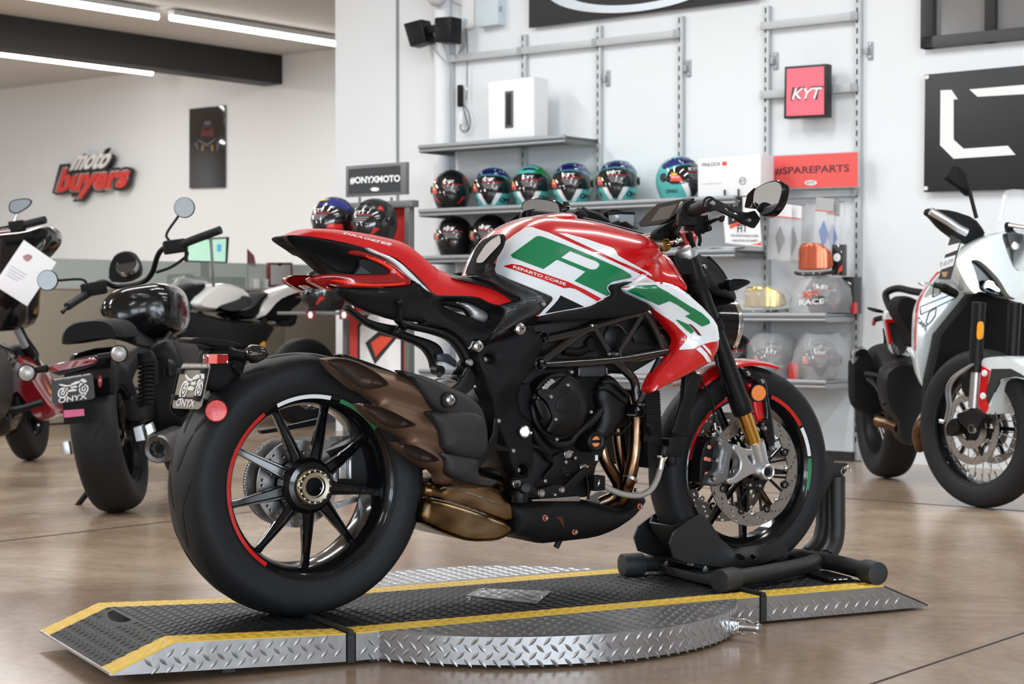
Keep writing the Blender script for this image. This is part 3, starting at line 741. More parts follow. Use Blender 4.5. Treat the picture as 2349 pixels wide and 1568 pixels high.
# rear wheel
tyre(bike, RC_, .3285, .101, .2295, 'rear_tyre')
grooves(bike, RC_, .3285, .101, .2295, 11, [(.0, .10), (.18, .22), (.42, .36), (.62, .52)], .015)
grooves(bike, RC_, .3285, .101, .2295, 11, [(.55, .42), (.72, .56), (.86, .70), (.92, .80)], .013)
rw = wheel(bike, RC_, .083, .229, 9, GBLACK, .062, .0145, -.062, 'rear_wheel', R(-88))
b = MB(); b.lathe([(.047, -.073), (.047, -.086), (.044, -.090), (.040, -.088), (.040, -.098), (.036, -.104), (.027, -.103), (.0255, -.098), (.0255, .02), (.047, .02)], RC_, (0, 1, 0), 48); b.build('axle_nut', mat('champagne anodised nut', (.62, .58, .47), .25, 1), rw)
b = MB()
for k in range(16):
    a = 2 * math.pi * k / 16; p = RC_ + Vector((.0395 * math.cos(a), -.096, .0395 * math.sin(a))); b.box(p, (.006, .012, .006), Matrix.Rotation(-a, 3, 'Y').to_euler())
b.build('nut_tooth', mat('champagne anodised nut', (0, 0, 0)), rw, bevel=.0015)
b = MB(); b.lathe([(.0255, .03), (.0255, -.094), (.0235, -.094), (.0235, .03)], RC_, (0, 1, 0), 32); b.build('axle_tube', CHROME, rw)
b = MB(); b.lathe([(0, .005), (.0235, .005), (.0235, .02), (0, .02)], RC_, (0, 1, 0), 32, closed=False); b.build('axle_plug', MATT, rw)
b = MB(); b.tube([RC_ + Vector((-.012 + .006 * math.cos(t), -.02, .006 + .006 * math.sin(t) + q)) for q in (0,) for t in np.linspace(-2.4, 2.4, 12)], .0012, 6); b.build('circlip', STEEL, rw)
def rim_tape(parent, c, hw, r, a0, a1, m):
    b = MB(); b.lathe([(r - .0005, -hw - .0035), (r - .0105, -hw - .0005)], c, (0, 1, 0), 40, a0, a1, closed=False); return b.build('rim_tape', m, parent, fixn=False)
# angles measured from straight up, towards the front positive
for c, hw, W_, seq in ((RC_, .083, rw, ((-146, -35, RED), (-25, 13, WHITE), (20, 52, GREEN), (165, 205, GBLACK))),):
    for a0, a1, m in seq: rim_tape(W_, c, hw, .2275, R(a0), R(a1), m)
disc('rear_brake_disc', DISC, bike, RC_ + Vector((0, .004, 0)), .110, .062, .005, ring_holes(.068, .108, 9, .0042, 2))
b = MB(); b.lathe([(.03, .0), (.066, .0), (.066, .012), (.03, .03)], RC_, (0, 1, 0), 40, closed=False)
for k in range(5): a = k * 1.257; b.bolt(RC_ + Vector((.052 * math.cos(a), -.002, .052 * math.sin(a))), .007)
b.build('disc_carrier', BLACK, bike)
# sprocket and chain
SPC = RC_ + Vector((0, .075, 0)); CSP = Vector((.55, .075, .395))
b = MB(); N = 42; b.prism([SPC + Vector(((.106 if k % 2 else .099) * math.cos(math.pi * k / N), 0, (.106 if k % 2 else .099) * math.sin(math.pi * k / N))) for k in range(2 * N)], (0, .006, 0)); b.build('sprocket', DISC, bike)
pathc = []
u0 = CSP - SPC; ang = math.atan2(u0.z, u0.x)
for t in np.linspace(ang + 1.72, ang + 2 * math.pi - 1.72, 44): pathc.append(SPC + Vector((.106 * math.cos(t), .003, .106 * math.sin(t))))
lo_, hi_ = pathc[-1], pathc[0]
c_lo, c_hi = CSP + Vector((.035 * math.cos(ang - 1.5), .003, .035 * math.sin(ang - 1.5))), CSP + Vector((.035 * math.cos(ang + 1.5), .003, .035 * math.sin(ang + 1.5)))
for f in np.linspace(.03, 1, 30): pathc.append(lo_.lerp(c_lo, f))
for f in np.linspace(.03, .97, 30): pathc.append(c_hi.lerp(hi_, f))
b = MB()
for i in range(len(pathc)):
    p, q = pathc[i], pathc[(i + 1) % len(pathc)]; mid_ = (p + q) / 2; d = (q - p)
    for yy in ((-.0085, .0085) if i % 2 else (-.0062, .0062)): b.bar(mid_ - d * .62 + Vector((0, yy, 0)), mid_ + d * .62 + Vector((0, yy, 0)), .0018, .013, up=Vector((0, 1, 0)).cross(d))
    b.cyl(p - Vector((0, .010, 0)), p + Vector((0, .010, 0)), .0045, n=8)
b.build('chain', DISC, bike)
b = MB(); b.rings([[Vector((x, .045 + o_[0] * wy, z)) + Vector((0, 0, o_[1] * hz)) for o_ in ((-1, -1), (1, -1), (1, 1), (-1, 1))] for x, z, wy, hz in ((-.02, .33, .028, .05), (.10, .35, .03, .06), (.3, .40, .04, .07), (.47, .44, .07, .07), (.56, .45, .09, .05))])
b.build('swingarm', BLACK, bike, bevel=.012)
b = MB(); b.lathe([(.07, .03), (.085, .04), (.085, .062), (.05, .068), (.03, .068)], RC_, (0, 1, 0), 40, closed=False); b.build('swingarm_hub', BLACK, bike)
b = MB(); p = l('R', 1000, 620, -.0); b.box(p, (.04, .03, .06), .1); b.cyl(p + Vector((.01, -.02, .02)), p + Vector((.01, -.02, -.03)), .006); b.build('rear_caliper', ALU, bike, bevel=.004)
b = MB(); q = pth('R', ((385, 350, .13), (560, 320, .13), (850, 255, .13), (860, 300, .13), (600, 345, .13), (400, 375, .13))); b.prism(q, (0, .02, 0)); b.build('chain_guard', MATT, bike)
# front wheel
tyre(bike, FC_, .3005, .0605, .2295, 'front_tyre')
grooves(bike, FC_, .3005, .0605, .2295, 12, [(.0, .12), (.25, .3), (.5, .45), (.75, .7)], .006)
fw = wheel(bike, FC_, .050, .2285, 9, GBLACK, .045, .011, -.022, 'front_wheel', R(-86))
for a0, a1, m in ((-80, 5, RED), (20, 57, RED), (59, 82, WHITE), (84, 108, GREEN)): rim_tape(fw, FC_, .050, .227, R(a0), R(a1), m)
hol = ring_holes(.131, .160, 17, .0032, 3)
for sy in (-1, 1):
    cc = FC_ + Vector((0, .066 * sy, 0)); dd = disc('front_brake_disc', DISC, bike, cc, .160, .122, .005, hol, .009)
    b = MB()
    for k in range(8):
        a = 2 * math.pi * (k + .5) / 8 * 1.0
        for s in (-1, 1):
            a2 = a + s * .17
            b.bar(cc + Vector((.05 * math.cos(a), -.001, .05 * math.sin(a))), cc + Vector((.120 * math.cos(a2), -.001, .120 * math.sin(a2))), .005, .007, up=(math.sin(a), 0, -math.cos(a)))
        b.lathe([(.012, -.004), (.012, .004), (.006, .004), (.006, -.004)], cc + Vector((.122 * math.cos(a), 0, .122 * math.sin(a))), (0, 1, 0), 12)
    b.lathe([(.03, -.006), (.056, -.006), (.058, .006), (.03, .006)], cc, (0, 1, 0), 40)
    b.build('disc_carrier', GBLACK, dd)
    b = MB()
    for k in range(8):
        a = 2 * math.pi * k / 8; b.lathe([(.003, -.006), (.0095, -.006), (.0095, -.001), (.003, .004)], cc + Vector((.1255 * math.cos(a), 0, .1255 * math.sin(a))), (0, sy * -1 * -1, 0), 14, closed=False)
        a += .3; b.bolt(cc + Vector((.046 * math.cos(a), -.006, .046 * math.sin(a))), .006)
    b.build('disc_bobbin', STEEL, dd)
# ---------------------------------------------------------------- fork
def on_leg(py): return 1586 + .357 * (py - 612)
for sy in (-1, 1):
    def fl(py):
        v = BF.L(on_leg(py), py, -.105); return Vector((v.x, .105 * sy, v.z))
    A = [fl(y) for y in (586, 612, 640, 660, 700, 740, 800, 860, 905, 925, 940, 946)]
    b = MB(); b.tube(A, [.026, .028, .028, .026, .025, .0265, .0265, .0275, .029, .0305, .0305, .029], 28); b.build('fork_outer_tube', BLACK, bike, sharp=30)
    b = MB(); b.cyl(fl(944), fl(1030), .0215, n=28); b.build('fork_inner_tube', GOLD, bike)
    b = MB(); t0, t1 = fl(590), fl(572); b.cyl(t0, t1, .030, n=28); b.cyl(t1, fl(566), .017, n=6); b.build('fork_cap', ALU, bike, bevel=.0015)
    b = MB()
    for yy in (640, 735): b.cyl(fl(yy), fl(yy + 24), .031, n=28)
    b.build('fork_clamp', MATT, bike)
b = MB(); up_, lo2 = fl(598), fl(735)
b.box((up_.x - .02, 0, up_.z), (.07, .22, .03)); b.box((lo2.x - .02, 0, lo2.z), (.08, .22, .045)); b.cyl((up_.x - .055, 0, up_.z + .02), (lo2.x - .055, 0, lo2.z), .03); b.build('triple_clamp', BLACK, bike, bevel=.006)
fb = panel('fork_bottom', ALU, bike, BF, Q('N', (528, 392), (590, 400), (670, 445), (780, 435), (850, 385), (868, 370), (885, 470), (900, 560), (920, 600), (945, 650), (940, 700), (900, 742), (840, 742), (800, 720), (740, 700), (660, 740), (545, 815), (470, 800), (465, 742), (530, 742), (600, 650), (608, 600), (600, 550), (560, 480), (524, 455)), y=-.112, bulge=.006, rad=.005, thick=.03, step=.005, ch=1, holes=[Q('N', (680, 515), (720, 510), (745, 580), (735, 600), (715, 570))])
fbc = l('N', 895, 680, -.125)
b = MB(); b.lathe([(.0225, .02), (.0225, -.006), (.019, -.008), (.0155, -.006), (.0155, .02)], fbc, (0, 1, 0), 32); b.build('axle_clamp', ALU, fb)
b = MB(); b.lathe([(0, .012), (.0155, .012)], fbc, (0, 1, 0), 6, closed=False); b.cyl(fbc, (fbc.x, .11, fbc.z), .012); b.build('axle', BLACK, fb, fixn=False)
b = MB(); pc_ = fl(1040); b.cyl(Vector((pc_.x, .105, pc_.z + .05)), Vector((FC_.x, .105, FC_.z - .02)), .03, .022); b.box((FC_.x - .05, .11, FC_.z + .01), (.12, .03, .05)); b.build('fork_bottom', ALU, bike, bevel=.006)
b = MB(); p1_ = fl(1018); b.T = Matrix(); b.cyl(Vector((p1_.x, -.105, p1_.z + .006)), Vector((l('N', 820, 560, -.105))), .0275, .024, n=28); b.build('tube_socket', ALU, fb)
# calipers
cal = panel('front_caliper', mat('grey cast caliper', (.20, .205, .215), .42, .7, 0, (700, .15)), bike, BF, Q('N', (345, 375), (385, 318), (430, 330), (480, 365), (520, 400), (530, 460), (515, 520), (498, 600), (495, 660), (470, 745), (445, 790), (370, 830), (290, 825), (262, 780), (300, 700), (375, 640), (368, 560), (400, 450), (355, 410)), y=-.118, bulge=.012, rad=.012, thick=.05, step=.006, ch=1)
b = MB(); b.prism(pth('N', ((260, 380, -.10), (345, 320, -.10), (345, 420, -.10), (330, 560, -.10), (330, 660, -.10), (280, 800, -.10), (200, 790, -.10), (205, 600, -.10), (230, 460, -.10))), (0, .10, 0)); b.build('caliper_body', BLACK, cal, bevel=.005)
b = MB()
for u, v in ((390, 385), (335, 745), (365, 560)): b.bolt(l('N', u, v, -.131), .0085, h=.009)
b.build('caliper_bolt', STEEL, cal)
b = MB()
for u, v in ((265, 545), (300, 555), (275, 700), (300, 425)): b.cyl(l('N', u, v, -.104), l('N', u, v, -.096), .006, n=12)
b.build('pad_pin', mat('copper pad', (.45, .16, .10), .5, .6), cal)
tq = bvh(cal)
V, F = textquad('brembo', (1560 + 440 * .22325, 930 + 700 * .22325), (1560 + 487 * .22325, 930 + 480 * .22325), (1560 + 410 * .22325, 930 + 690 * .22325))
decal_mesh('raised_lettering', mat('pale caliper lettering', (.42, .42, .43), .4, .6), cal, tq, [tuple(v) for v in V], F, .001)
cal2 = MB(); cal2.box((FC_.x - .13, .095, FC_.z + .03), (.05, .07, .12), Matrix.Rotation(R(-15), 3, 'Y').to_euler()); cal2.build('front_caliper', BLACK, bike, bevel=.01)
b = MB(); b.tube(pth('N', ((355, 250, -.10), (350, 170, -.10), (345, 60, -.095), (330, -60, -.09), (250, -200, -.08), (150, -330, -.06)), n=6), .0035, 8); b.build('brake_hose', MATT, bike)
b = MB(); b.cyl(l('N', 352, 175, -.10), l('N', 362, 245, -.10), .005); b.cyl(l('N', 362, 245, -.10), l('N', 405, 290, -.10), .006); b.build('hose_fitting', STEEL, bike)
# fender
b = MB(); prof = [(.300, -.070), (.308, -.068), (.315, -.05), (.319, 0), (.315, .05), (.308, .068), (.300, .070), (.302, .062), (.312, .0), (.302, -.062)]
b.lathe(prof, FC_, (0, 1, 0), 26, R(-38), R(17)); b.build('front_fender', RED, bike, sharp=30)
rd = panel('fender_stay', RED, bike, BF, Q('F', (845, 235), (930, 300), (942, 450), (930, 475), (905, 480), (885, 420), (870, 330)), y=-.074, bulge=.006, rad=.012, thick=.02, step=.01)
bk = panel('fender_bracket', GBLACK, bike, BF, Q('F', (785, 152), (850, 165), (930, 210), (955, 240), (965, 330), (985, 420), (1005, 560), (1000, 600), (1005, 640), (975, 640), (945, 560), (920, 480), (930, 470), (955, 455), (940, 330), (925, 275), (850, 215), (815, 190)), y=-.088, bulge=.006, rad=.008, thick=.012, step=.008)
b = MB()
for u, v in ((847, 195), (928, 240), (942, 510), (988, 627)): b.bolt(l('F', u, v, -.095), .0075)
b.build('bracket_bolt', STEEL, bk)
ac = l('F', 911, 306, -.104)
b = MB(); b.lathe([(0, -.002), (.022, -.0015), (.0235, .001), (.0235, .008), (0, .008)], ac, (.25, 1, 0), 36, closed=False); b.build('amber_reflector', AMBER, bk)
b = MB(); b.lathe([(.0225, -.003), (.0255, -.003), (.0255, .010), (.0225, .010)], ac + Vector((0, .001, 0)), (.25, 1, 0), 36); b.build('reflector_holder', BLACK, bk)
# ---------------------------------------------------------------- tank
tk = Q('T', (120, 900), (140, 960), (170, 740), (230, 1100), (250, 553), (310, 1200), (352, 420), (420, 1260), (510, 298), (560, 1340), (760, 205), (780, 1465), (1000, 205), (960, 1480), (1300, 235), (1290, 1410), (1550, 290), (1530, 1352), (1850, 372), (1790, 1215), (2050, 435), (2020, 1050), (2180, 535), (2200, 965), (2235, 640), (2295, 872))
ws = (.05, .08, .10, .13, .15, .165, .172, .178, .18, .172, .160, .148, .128)
tank = shell('fuel_tank', RED, bike, BF, [(tk[2 * i], tk[2 * i + 1] + (ws[i],)) for i in range(13)], e=2.9, n=20, k=6, sharp=60)
b = MB(); fc = BF.L(1262, 497, 0); b.lathe([(0, .012), (.035, .012), (.06, .008), (.072, .0), (.075, -.02)], (fc.x, 0, fc.z - .004), (-.12, 0, 1), 40, closed=False); b.build('filler_cap', RED, tank)
paint(tank, WHITE, Q('T', (1500, 1340), (1700, 1100), (1800, 1000), (2150, 930), (2230, 960), (2050, 1200), (1850, 1350), (1550, 1480)))
tt_ = bvh(tank)
dcl = lambda nm, m, pts, **k: decal(nm, m, tank, tt_, pts, **k)
dcl('white_graphic', WHITE, Q('T', (452, 520), (560, 440), (640, 388), (690, 350), (730, 340), (780, 345), (1000, 412), (1130, 470), (1450, 612), (1800, 768), (2180, 945), (2120, 985), (2060, 1050), (1950, 1110), (1860, 1190), (1810, 1225), (1530, 1352), (1470, 1366), (950, 1470), (860, 1484), (900, 1440), (1050, 1250), (1010, 1225), (345, 943), (315, 920), (308, 880), (370, 650), (450, 520)), off=.0006)
dcl('white_stripe', WHITE, Q('T', (1120, 418), (1230, 425), (1500, 500), (1700, 568), (1800, 600), (1835, 618), (1860, 655), (1890, 705), (1920, 725), (2245, 905), (2225, 920), (2100, 860), (1900, 778), (1450, 570)), off=.0006)
dcl('green_emblem', GREEN, Q('T', (515, 702), (535, 685), (820, 475), (855, 458), (905, 462), (1200, 568), (1500, 688), (1800, 820), (1950, 888), (2030, 935), (2056, 962), (2050, 985), (1990, 1000), (1830, 1036), (1800, 1048), (1748, 1090), (1742, 1130), (1760, 1165), (1795, 1190), (1740, 1222), (1325, 1030), (1465, 912), (1110, 762), (1090, 768), (930, 880), (540, 735)),
    holes=[Q('T', (1155, 732), (1270, 650), (1600, 778), (1640, 805), (1645, 835), (1615, 870), (1580, 885), (1530, 882))], off=.0013)
dcl('red_band', RED, Q('T', (420, 842), (535, 815), (640, 832), (900, 925), (1240, 1040), (1450, 1135), (1672, 1255), (1618, 1290), (1340, 1135), (1270, 1118), (1185, 1122), (1150, 1105), (900, 1010), (450, 855)), off=.0014)
a_, b2_, c_ = Q('T', (565, 890), (1215, 1092), (548, 862))
V, F = textquad('REPARTO CORSE', a_, b2_, (a_[0] - 5.0, a_[1] - 8.2), space=1.0)
V, F = textquad('REPARTO CORSE', Q('T', (545, 868))[0], Q('T', (1212, 1092))[0], (Q('T', (545, 868))[0][0] + 1, Q('T', (545, 868))[0][1] - 6.5), bold=True)
decal_mesh('lettering', WHITETX, tank, tt_, [tuple(v) for v in V], F, .0022)
dcl('black_wedge', MATT, Q('T', (1148, 1215), (1452, 1360), (945, 1450), (1060, 1335), (1115, 1270)), off=.0014)
pad = panel('knee_pad', MATT, bike, BF, Q('T', (425, 425, -.128), (446, 470, -.132), (440, 530, -.132), (400, 640, -.125), (250, 860, -.11), (165, 955, -.105), (110, 975, -.10), (55, 965, -.09), (30, 915, -.08), (60, 825, -.075), (180, 560, -.075), (250, 500, -.09), (370, 438, -.115)), bulge=.02, rad=.03, thick=.04, step=.008, ch=1)
tp = bvh(pad)
decal('pad_inlay', mat('light grey pad', (.60, .58, .55), .4), pad, tp, Q('T', (368, 450), (385, 465), (392, 520), (384, 560), (250, 700), (170, 790), (150, 800), (90, 805), (78, 790), (90, 745), (150, 640), (200, 568), (270, 505)), off=.002, ch=1)
b = MB(); p = l('T', 85, 853, -.105); b.tube([p + Vector((0, -.012, -.004)), p + Vector((0, -.012, .004))], .004, 8); b.build('pad_slot', GROOVE, pad)
cs = panel('side_panel', CARBON, bike, BF, Q('E', (905, 10, -.12), (1000, 20, -.13), (975, 110, -.14), (1010, 158, -.15), (1690, 430, -.185), (1725, 462, -.185), (1712, 512, -.185), (1530, 692, -.18), (1340, 762, -.175), (1100, 905, -.165), (905, 1020, -.15), (915, 945, -.15), (1105, 665, -.155), (1092, 618, -.155), (1020, 555, -.15), (1240, 505, -.16), (1325, 482, -.165), (1215, 447, -.155), (1060, 362, -.145), (930, 262, -.135), (700, 195, -.10), (740, 175, -.10), (830, 170, -.11)), bulge=.006, rad=.012, thick=.05, step=.009, ch=1)
tc_ = bvh(cs)
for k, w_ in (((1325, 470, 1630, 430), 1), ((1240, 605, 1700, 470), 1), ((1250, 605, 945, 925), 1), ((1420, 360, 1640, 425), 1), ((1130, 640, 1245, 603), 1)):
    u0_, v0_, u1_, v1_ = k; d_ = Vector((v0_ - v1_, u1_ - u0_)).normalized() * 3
    decal('crease_highlight', mat('painted crease highlight', (.10, .10, .10), .15, .6, 1), cs, tc_, Q('E', (u0_, v0_), (u1_, v1_), (u1_ + d_.x, v1_ + d_.y), (u0_ + d_.x, v0_ + d_.y)), off=.0015)  # pale glossy strips paint the highlights along the creases
b = MB(); b.bolt(l('E', 1598, 543, -.192), .0075); b.build('panel_bolt', STEEL, cs)
# ---------------------------------------------------------------- red wings beside the radiator
wy = -.17
up = panel('upper_wing', RED, bike, BF, Q('S', (358, 8, -.12), (420, 10, -.11), (590, 62, -.10), (640, 105, -.11), (700, 160, -.13), (800, 330, -.155), (862, 440, -.165), (848, 474, -.165), (810, 470, -.16), (730, 440, -.155), (600, 410, -.150), (400, 410, -.148), (262, 405, -.148), (300, 375, -.15), (478, 252, -.165), (484, 220, -.16), (440, 135, -.145)), bulge=.012, rad=.02, thick=.03, step=.01, ch=1)
tu = bvh(up)
decal('intake_shade', mat('shadowed red inner wall', (.35, .006, .008), .35, 0, .5), up, tu, Q('S', (618, 90), (650, 110), (720, 200), (800, 335), (845, 430), (800, 380), (700, 240), (640, 140)), off=.0012, ch=1)  # darker red paint stands for the shade inside the intake
decal('white_graphic', WHITE, up, tu, Q('S', (272, 400), (300, 375), (410, 300), (540, 375), (400, 385)), off=.001)
decal('white_stripe', WHITE, up, tu, Q('S', (418, 278), (440, 262), (498, 305), (496, 322)), off=.001)
wl = Q('S', (180, 437, -.17), (200, 415, -.17), (350, 385, -.18), (600, 373, -.195), (730, 408, -.20), (850, 488, -.205), (1000, 620, -.205), (1110, 740, -.20), (1152, 810, -.195), (1168, 965, -.19), (1156, 1050, -.19), (1100, 1160, -.19), (1062, 1198, -.19), (500, 1490, -.185), (468, 1486, -.18), (455, 1462, -.18), (500, 1330, -.175), (600, 1210, -.175), (700, 1110, -.175), (750, 1010, -.175), (762, 960, -.175), (735, 900, -.17), (640, 780, -.17), (545, 655, -.17), (490, 600, -.17), (340, 530, -.165), (200, 467, -.165))
lw = panel('lower_wing', RED, bike, BF, wl, bulge=.022, rad=.04, thick=.03, step=.010, ch=1)
for o_ in (up, lw):
    me = o_.data.copy(); 
    for v in me.vertices: v.co.y = -v.co.y
    me.flip_normals(); new(o_.name.split('.')[0], me, None, bike)
WPOLY = Q('S', (130, 445), (160, 370), (345, 330), (600, 310), (770, 350), (895, 445), (1020, 600), (1140, 725), (1186, 806), (1204, 900), (1200, 966), (1168, 964), (1100, 975), (1010, 998), (920, 1045), (782, 1056), (774, 1045), (852, 955), (856, 918), (720, 782), (535, 662), (478, 618), (330, 552), (180, 490)); paint(lw, WHITE, WPOLY)
tw = bvh(lw); dw = lambda nm, m, pts, **k: decal(nm, m, lw, tw, pts, **k)
dw('white_graphic', WHITE, Q('S', (168, 440), (192, 403), (345, 374), (600, 362), (738, 398), (860, 480), (1010, 612), (1122, 735), (1166, 806), (1184, 900), (1180, 964), (1100, 975), (1010, 998), (920, 1045), (782, 1056), (774, 1045), (852, 955), (856, 918), (720, 782), (540, 660), (484, 607), (335, 540), (192, 478)), off=.0008)
dw('green_graphic', GREEN, Q('S', (255, 462), (360, 415), (535, 408), (700, 500), (880, 615), (1000, 690), (1070, 755), (1080, 785), (1060, 800), (1000, 820), (832, 714), (885, 690), (760, 605), (680, 564), (570, 605)), off=.0016)
dw('green_graphic', GREEN, Q('S', (738, 752), (760, 750), (870, 800), (925, 868), (893, 896), (830, 840)), off=.0016)
dw('vent_slot', mat('dark red slot', (.10, .004, .006), .5), Q('S', (866, 790), (900, 800), (960, 860), (1000, 915), (960, 905), (905, 835)), off=.0018)
dw('white_stripe', WHITE, Q('S', (940, 1046), (985, 1022), (1050, 1090), (1092, 1165), (1068, 1195), (1010, 1110)), off=.0012)
dw('white_stripe', WHITE, Q('S', (1000, 1008), (1020, 998), (1080, 1060), (1098, 1110), (1080, 1100)), off=.0012)
# ---------------------------------------------------------------- seat and tail
sA = lambda t, b_, w_: (Q('A', t)[0], Q('A', b_)[0] + (w_,))
sE = lambda t, b_, w_: (Q('E', t)[0], Q('E', b_)[0] + (w_,))
seat = shell('tail_cowl', SEAT, bike, BF, [sA((190, 200), (172, 216), .035), sA((250, 168), (270, 228), .06), sA((350, 138), (420, 238), .082), sA((600, 148), (700, 285), .10), sA((900, 185), (1000, 352), .107), sA((1200, 238), (1300, 445), .11), sA((1430, 298), (1500, 515), .108), sA((1590, 385), (1660, 640), .106), sA((1850, 610), (1850, 820), .108), sE((60, 40), (170, 395), .112)], e=3.0, n=14, k=5)
seat2 = shell('rider_seat', SEAT, bike, BF, [sE((0, 0), (120, 330), .110), sE((120, 75), (200, 420), .113), sE((400, 200), (330, 436), .118), sE((600, 245), (560, 438), .124), sE((800, 288), (760, 455), .132), sE((1000, 352), (900, 520), .142), sE((1130, 415), (1000, 552), .150), sE((1210, 462), (1130, 550), .155), sE((1255, 488), (1228, 510), .160)], e=2.6, n=14, k=5)
ts = bvh(seat2); dw2 = lambda nm, m, pts, **k: decal(nm, m, seat2, ts, pts, **k)
shell('seat_top', SEATBLK, bike, BF, [sE((330, 150), (330, 172), .05), sE((420, 183), (440, 212), .095), sE((600, 220), (620, 250), .105), sE((800, 255), (820, 300), .115), sE((1000, 315), (1000, 368), .128), sE((1150, 385), (1130, 440), .142), sE((1255, 440), (1200, 490), .152), sE((1305, 468), (1235, 512), .158), sE((1325, 485), (1262, 514), .160)], e=2.8, n=12, k=5)
TAILT = mat('white lettering', (1, 1, 1)); tcw = bvh(seat)
V, F = textquad('DRAGSTER', Q('A', (815, 208))[0], Q('A', (1440, 352))[0], Q('A', (850, 192))[0]); decal_mesh('lettering', WHITETX, seat, tcw, [tuple(v) for v in V], F, .0015)
V, F = textquad('RC SCS', Q('A', (1190, 300))[0], Q('A', (1425, 362))[0], Q('A', (1180, 278))[0]); decal_mesh('lettering', WHITETX, seat, tcw, [tuple(v) for v in V], F, .0015)
def stitch(pts, y, k='E'):
    b = MB(); P = []
    for t in chaikin(pts, 2, False):
        q = Q(k, t)[0]; r = pray(*q).normalized(); h = ts.ray_cast(Vector((0, 0, CZ)), r)
        if h[0] is not None: P.append(BF.i @ (h[0] - r * .0008))
    if len(P) > 3:
        for i in range(0, len(P) - 1):
            n_ = max(1, int((P[i + 1] - P[i]).length / .006))
            for j in range(n_):
                a = P[i].lerp(P[i + 1], j / n_); c = P[i].lerp(P[i + 1], (j + .6) / n_); b.cyl(a, c, .0009, n=5)
        b.build('stitching', STITCH, seat2)
stitch([(60, 55), (200, 120), (420, 200), (600, 240), (800, 290), (960, 345), (1090, 405), (1180, 465), (1225, 505)], 0)
# black underbody of the tail
und = panel('tail_underside', MATT, bike, BF, Q('A', (48, 262, -.02), (75, 232, -.03), (150, 218, -.045), (420, 236, -.082), (700, 285, -.098), (1000, 350, -.106), (1250, 430, -.108), (1500, 520, -.108), (1700, 680, -.108), (1750, 900, -.105), (1400, 800, -.09), (1380, 725, -.085), (980, 722, -.075), (750, 700, -.06), (600, 600, -.05), (450, 488, -.045), (330, 460, -.04), (80, 300, -.025)), bulge=.004, rad=.012, thick=.07, step=.012, mirror=True)
lamp = panel('tail_light', LENS, bike, BF, Q('A', (388, 793, -.085), (480, 742, -.095), (600, 716, -.105), (1000, 724, -.115), (1390, 722, -.12), (1425, 690, -.12), (1400, 650, -.12), (1200, 530, -.118), (1050, 490, -.112), (930, 470, -.108), (880, 440, -.106), (960, 405, -.108), (1130, 440, -.112), (1300, 505, -.116), (1450, 575, -.12), (1600, 690, -.122), (1705, 810, -.122), (1690, 862, -.122), (1610, 880, -.122), (1300, 888, -.12), (950, 895, -.115), (860, 900, -.11), (720, 850, -.10), (580, 852, -.095), (700, 925, -.095), (620, 920, -.092), (500, 860, -.09)), bulge=.008, rad=.014, thick=.03, step=.007, mirror=True, ch=1)
tl = bvh(lamp)
for pp in (Q('A', (640, 790), (720, 785), (900, 800), (1010, 838), (1300, 845), (1590, 830), (1620, 800), (1610, 850), (1300, 872), (1000, 868), (900, 840), (700, 805)), Q('A', (1110, 478), (1140, 482), (1300, 540), (1440, 620), (1560, 720), (1640, 820), (1610, 790), (1520, 735), (1440, 660), (1300, 570), (1120, 500))):  # brighter red streaks paint reflections onto the lens; nothing here is lit
    decal('lens_glint', LENSBRT, lamp, tl, pp, off=.0012, ch=1, step=4)
vent = panel('tail_vent', mat('black honeycomb mesh', (.02, .02, .022), .5, .3, 0, (900, 1)), bike, BF, Q('A', (980, 722), (1050, 610), (1040, 520), (1200, 540), (1400, 660), (1420, 700), (1390, 726)), y=-.108, bulge=.002, rad=.01, thick=.01, mirror=True)
b = MB(); b.prism(pth('A', ((980, 720, -.12), (1050, 615, -.12), (1190, 715, -.12))), (0, .01, 0)); b.build('vent_fin', mat('dark blue grey plastic', (.03, .036, .045), .5), vent)
sc = panel('side_cover', MATT, bike, BF, [q for q in Q('A', (735, 965, -.08), (800, 880, -.09), (900, 895, -.10), (1300, 895, -.12), (1690, 880, -.124), (1735, 820, -.124), (1620, 660, -.122), (1480, 555, -.12), (1250, 440, -.115), (1420, 485, -.113), (1700, 690, -.113), (1850, 820, -.113))] + Q('E', (170, 395, -.118), (250, 440, -.12), (560, 440, -.128), (760, 458, -.134), (900, 525, -.143), (1080, 600, -.15), (1118, 650, -.152), (1100, 690, -.152), (920, 950, -.15), (905, 1020, -.15), (820, 1040, -.15), (700, 1000, -.148), (640, 1130, -.148), (560, 1010, -.14), (400, 880, -.135), (200, 830, -.13), (0, 795, -.125)) + Q('A', (1850, 1345, -.12), (1600, 1310, -.115), (1480, 1310, -.11), (1080, 1175, -.10)),
    bulge=.010, rad=.03, thick=.02, step=.012, ch=1, holes=[Q('E', (285, 512), (340, 505), (480, 505), (660, 538), (870, 655), (890, 695), (862, 778), (640, 705), (400, 620), (330, 570))])
tsc = bvh(sc, seat)
fl_ = panel('white_flash', WHITE, bike, BF, Q('A', (1125, 378), (1180, 392), (1300, 445), (1450, 500), (1600, 605), (1750, 748), (1880, 880), (1958, 965), (1890, 930), (1720, 800), (1600, 700), (1500, 590), (1380, 510), (1200, 440)), y=-.126, bulge=.004, rad=.006, thick=.02, step=.008, ch=1)
panel('dark_green_flash', mat('dark green', (.015, .06, .02), .3, 0, .3), bike, BF, Q('A', (1590, 592), (1750, 740), (1880, 868), (1912, 912), (1840, 850), (1735, 745)), y=-.1285, bulge=.003, rad=.004, thick=.01, step=.006, ch=1)
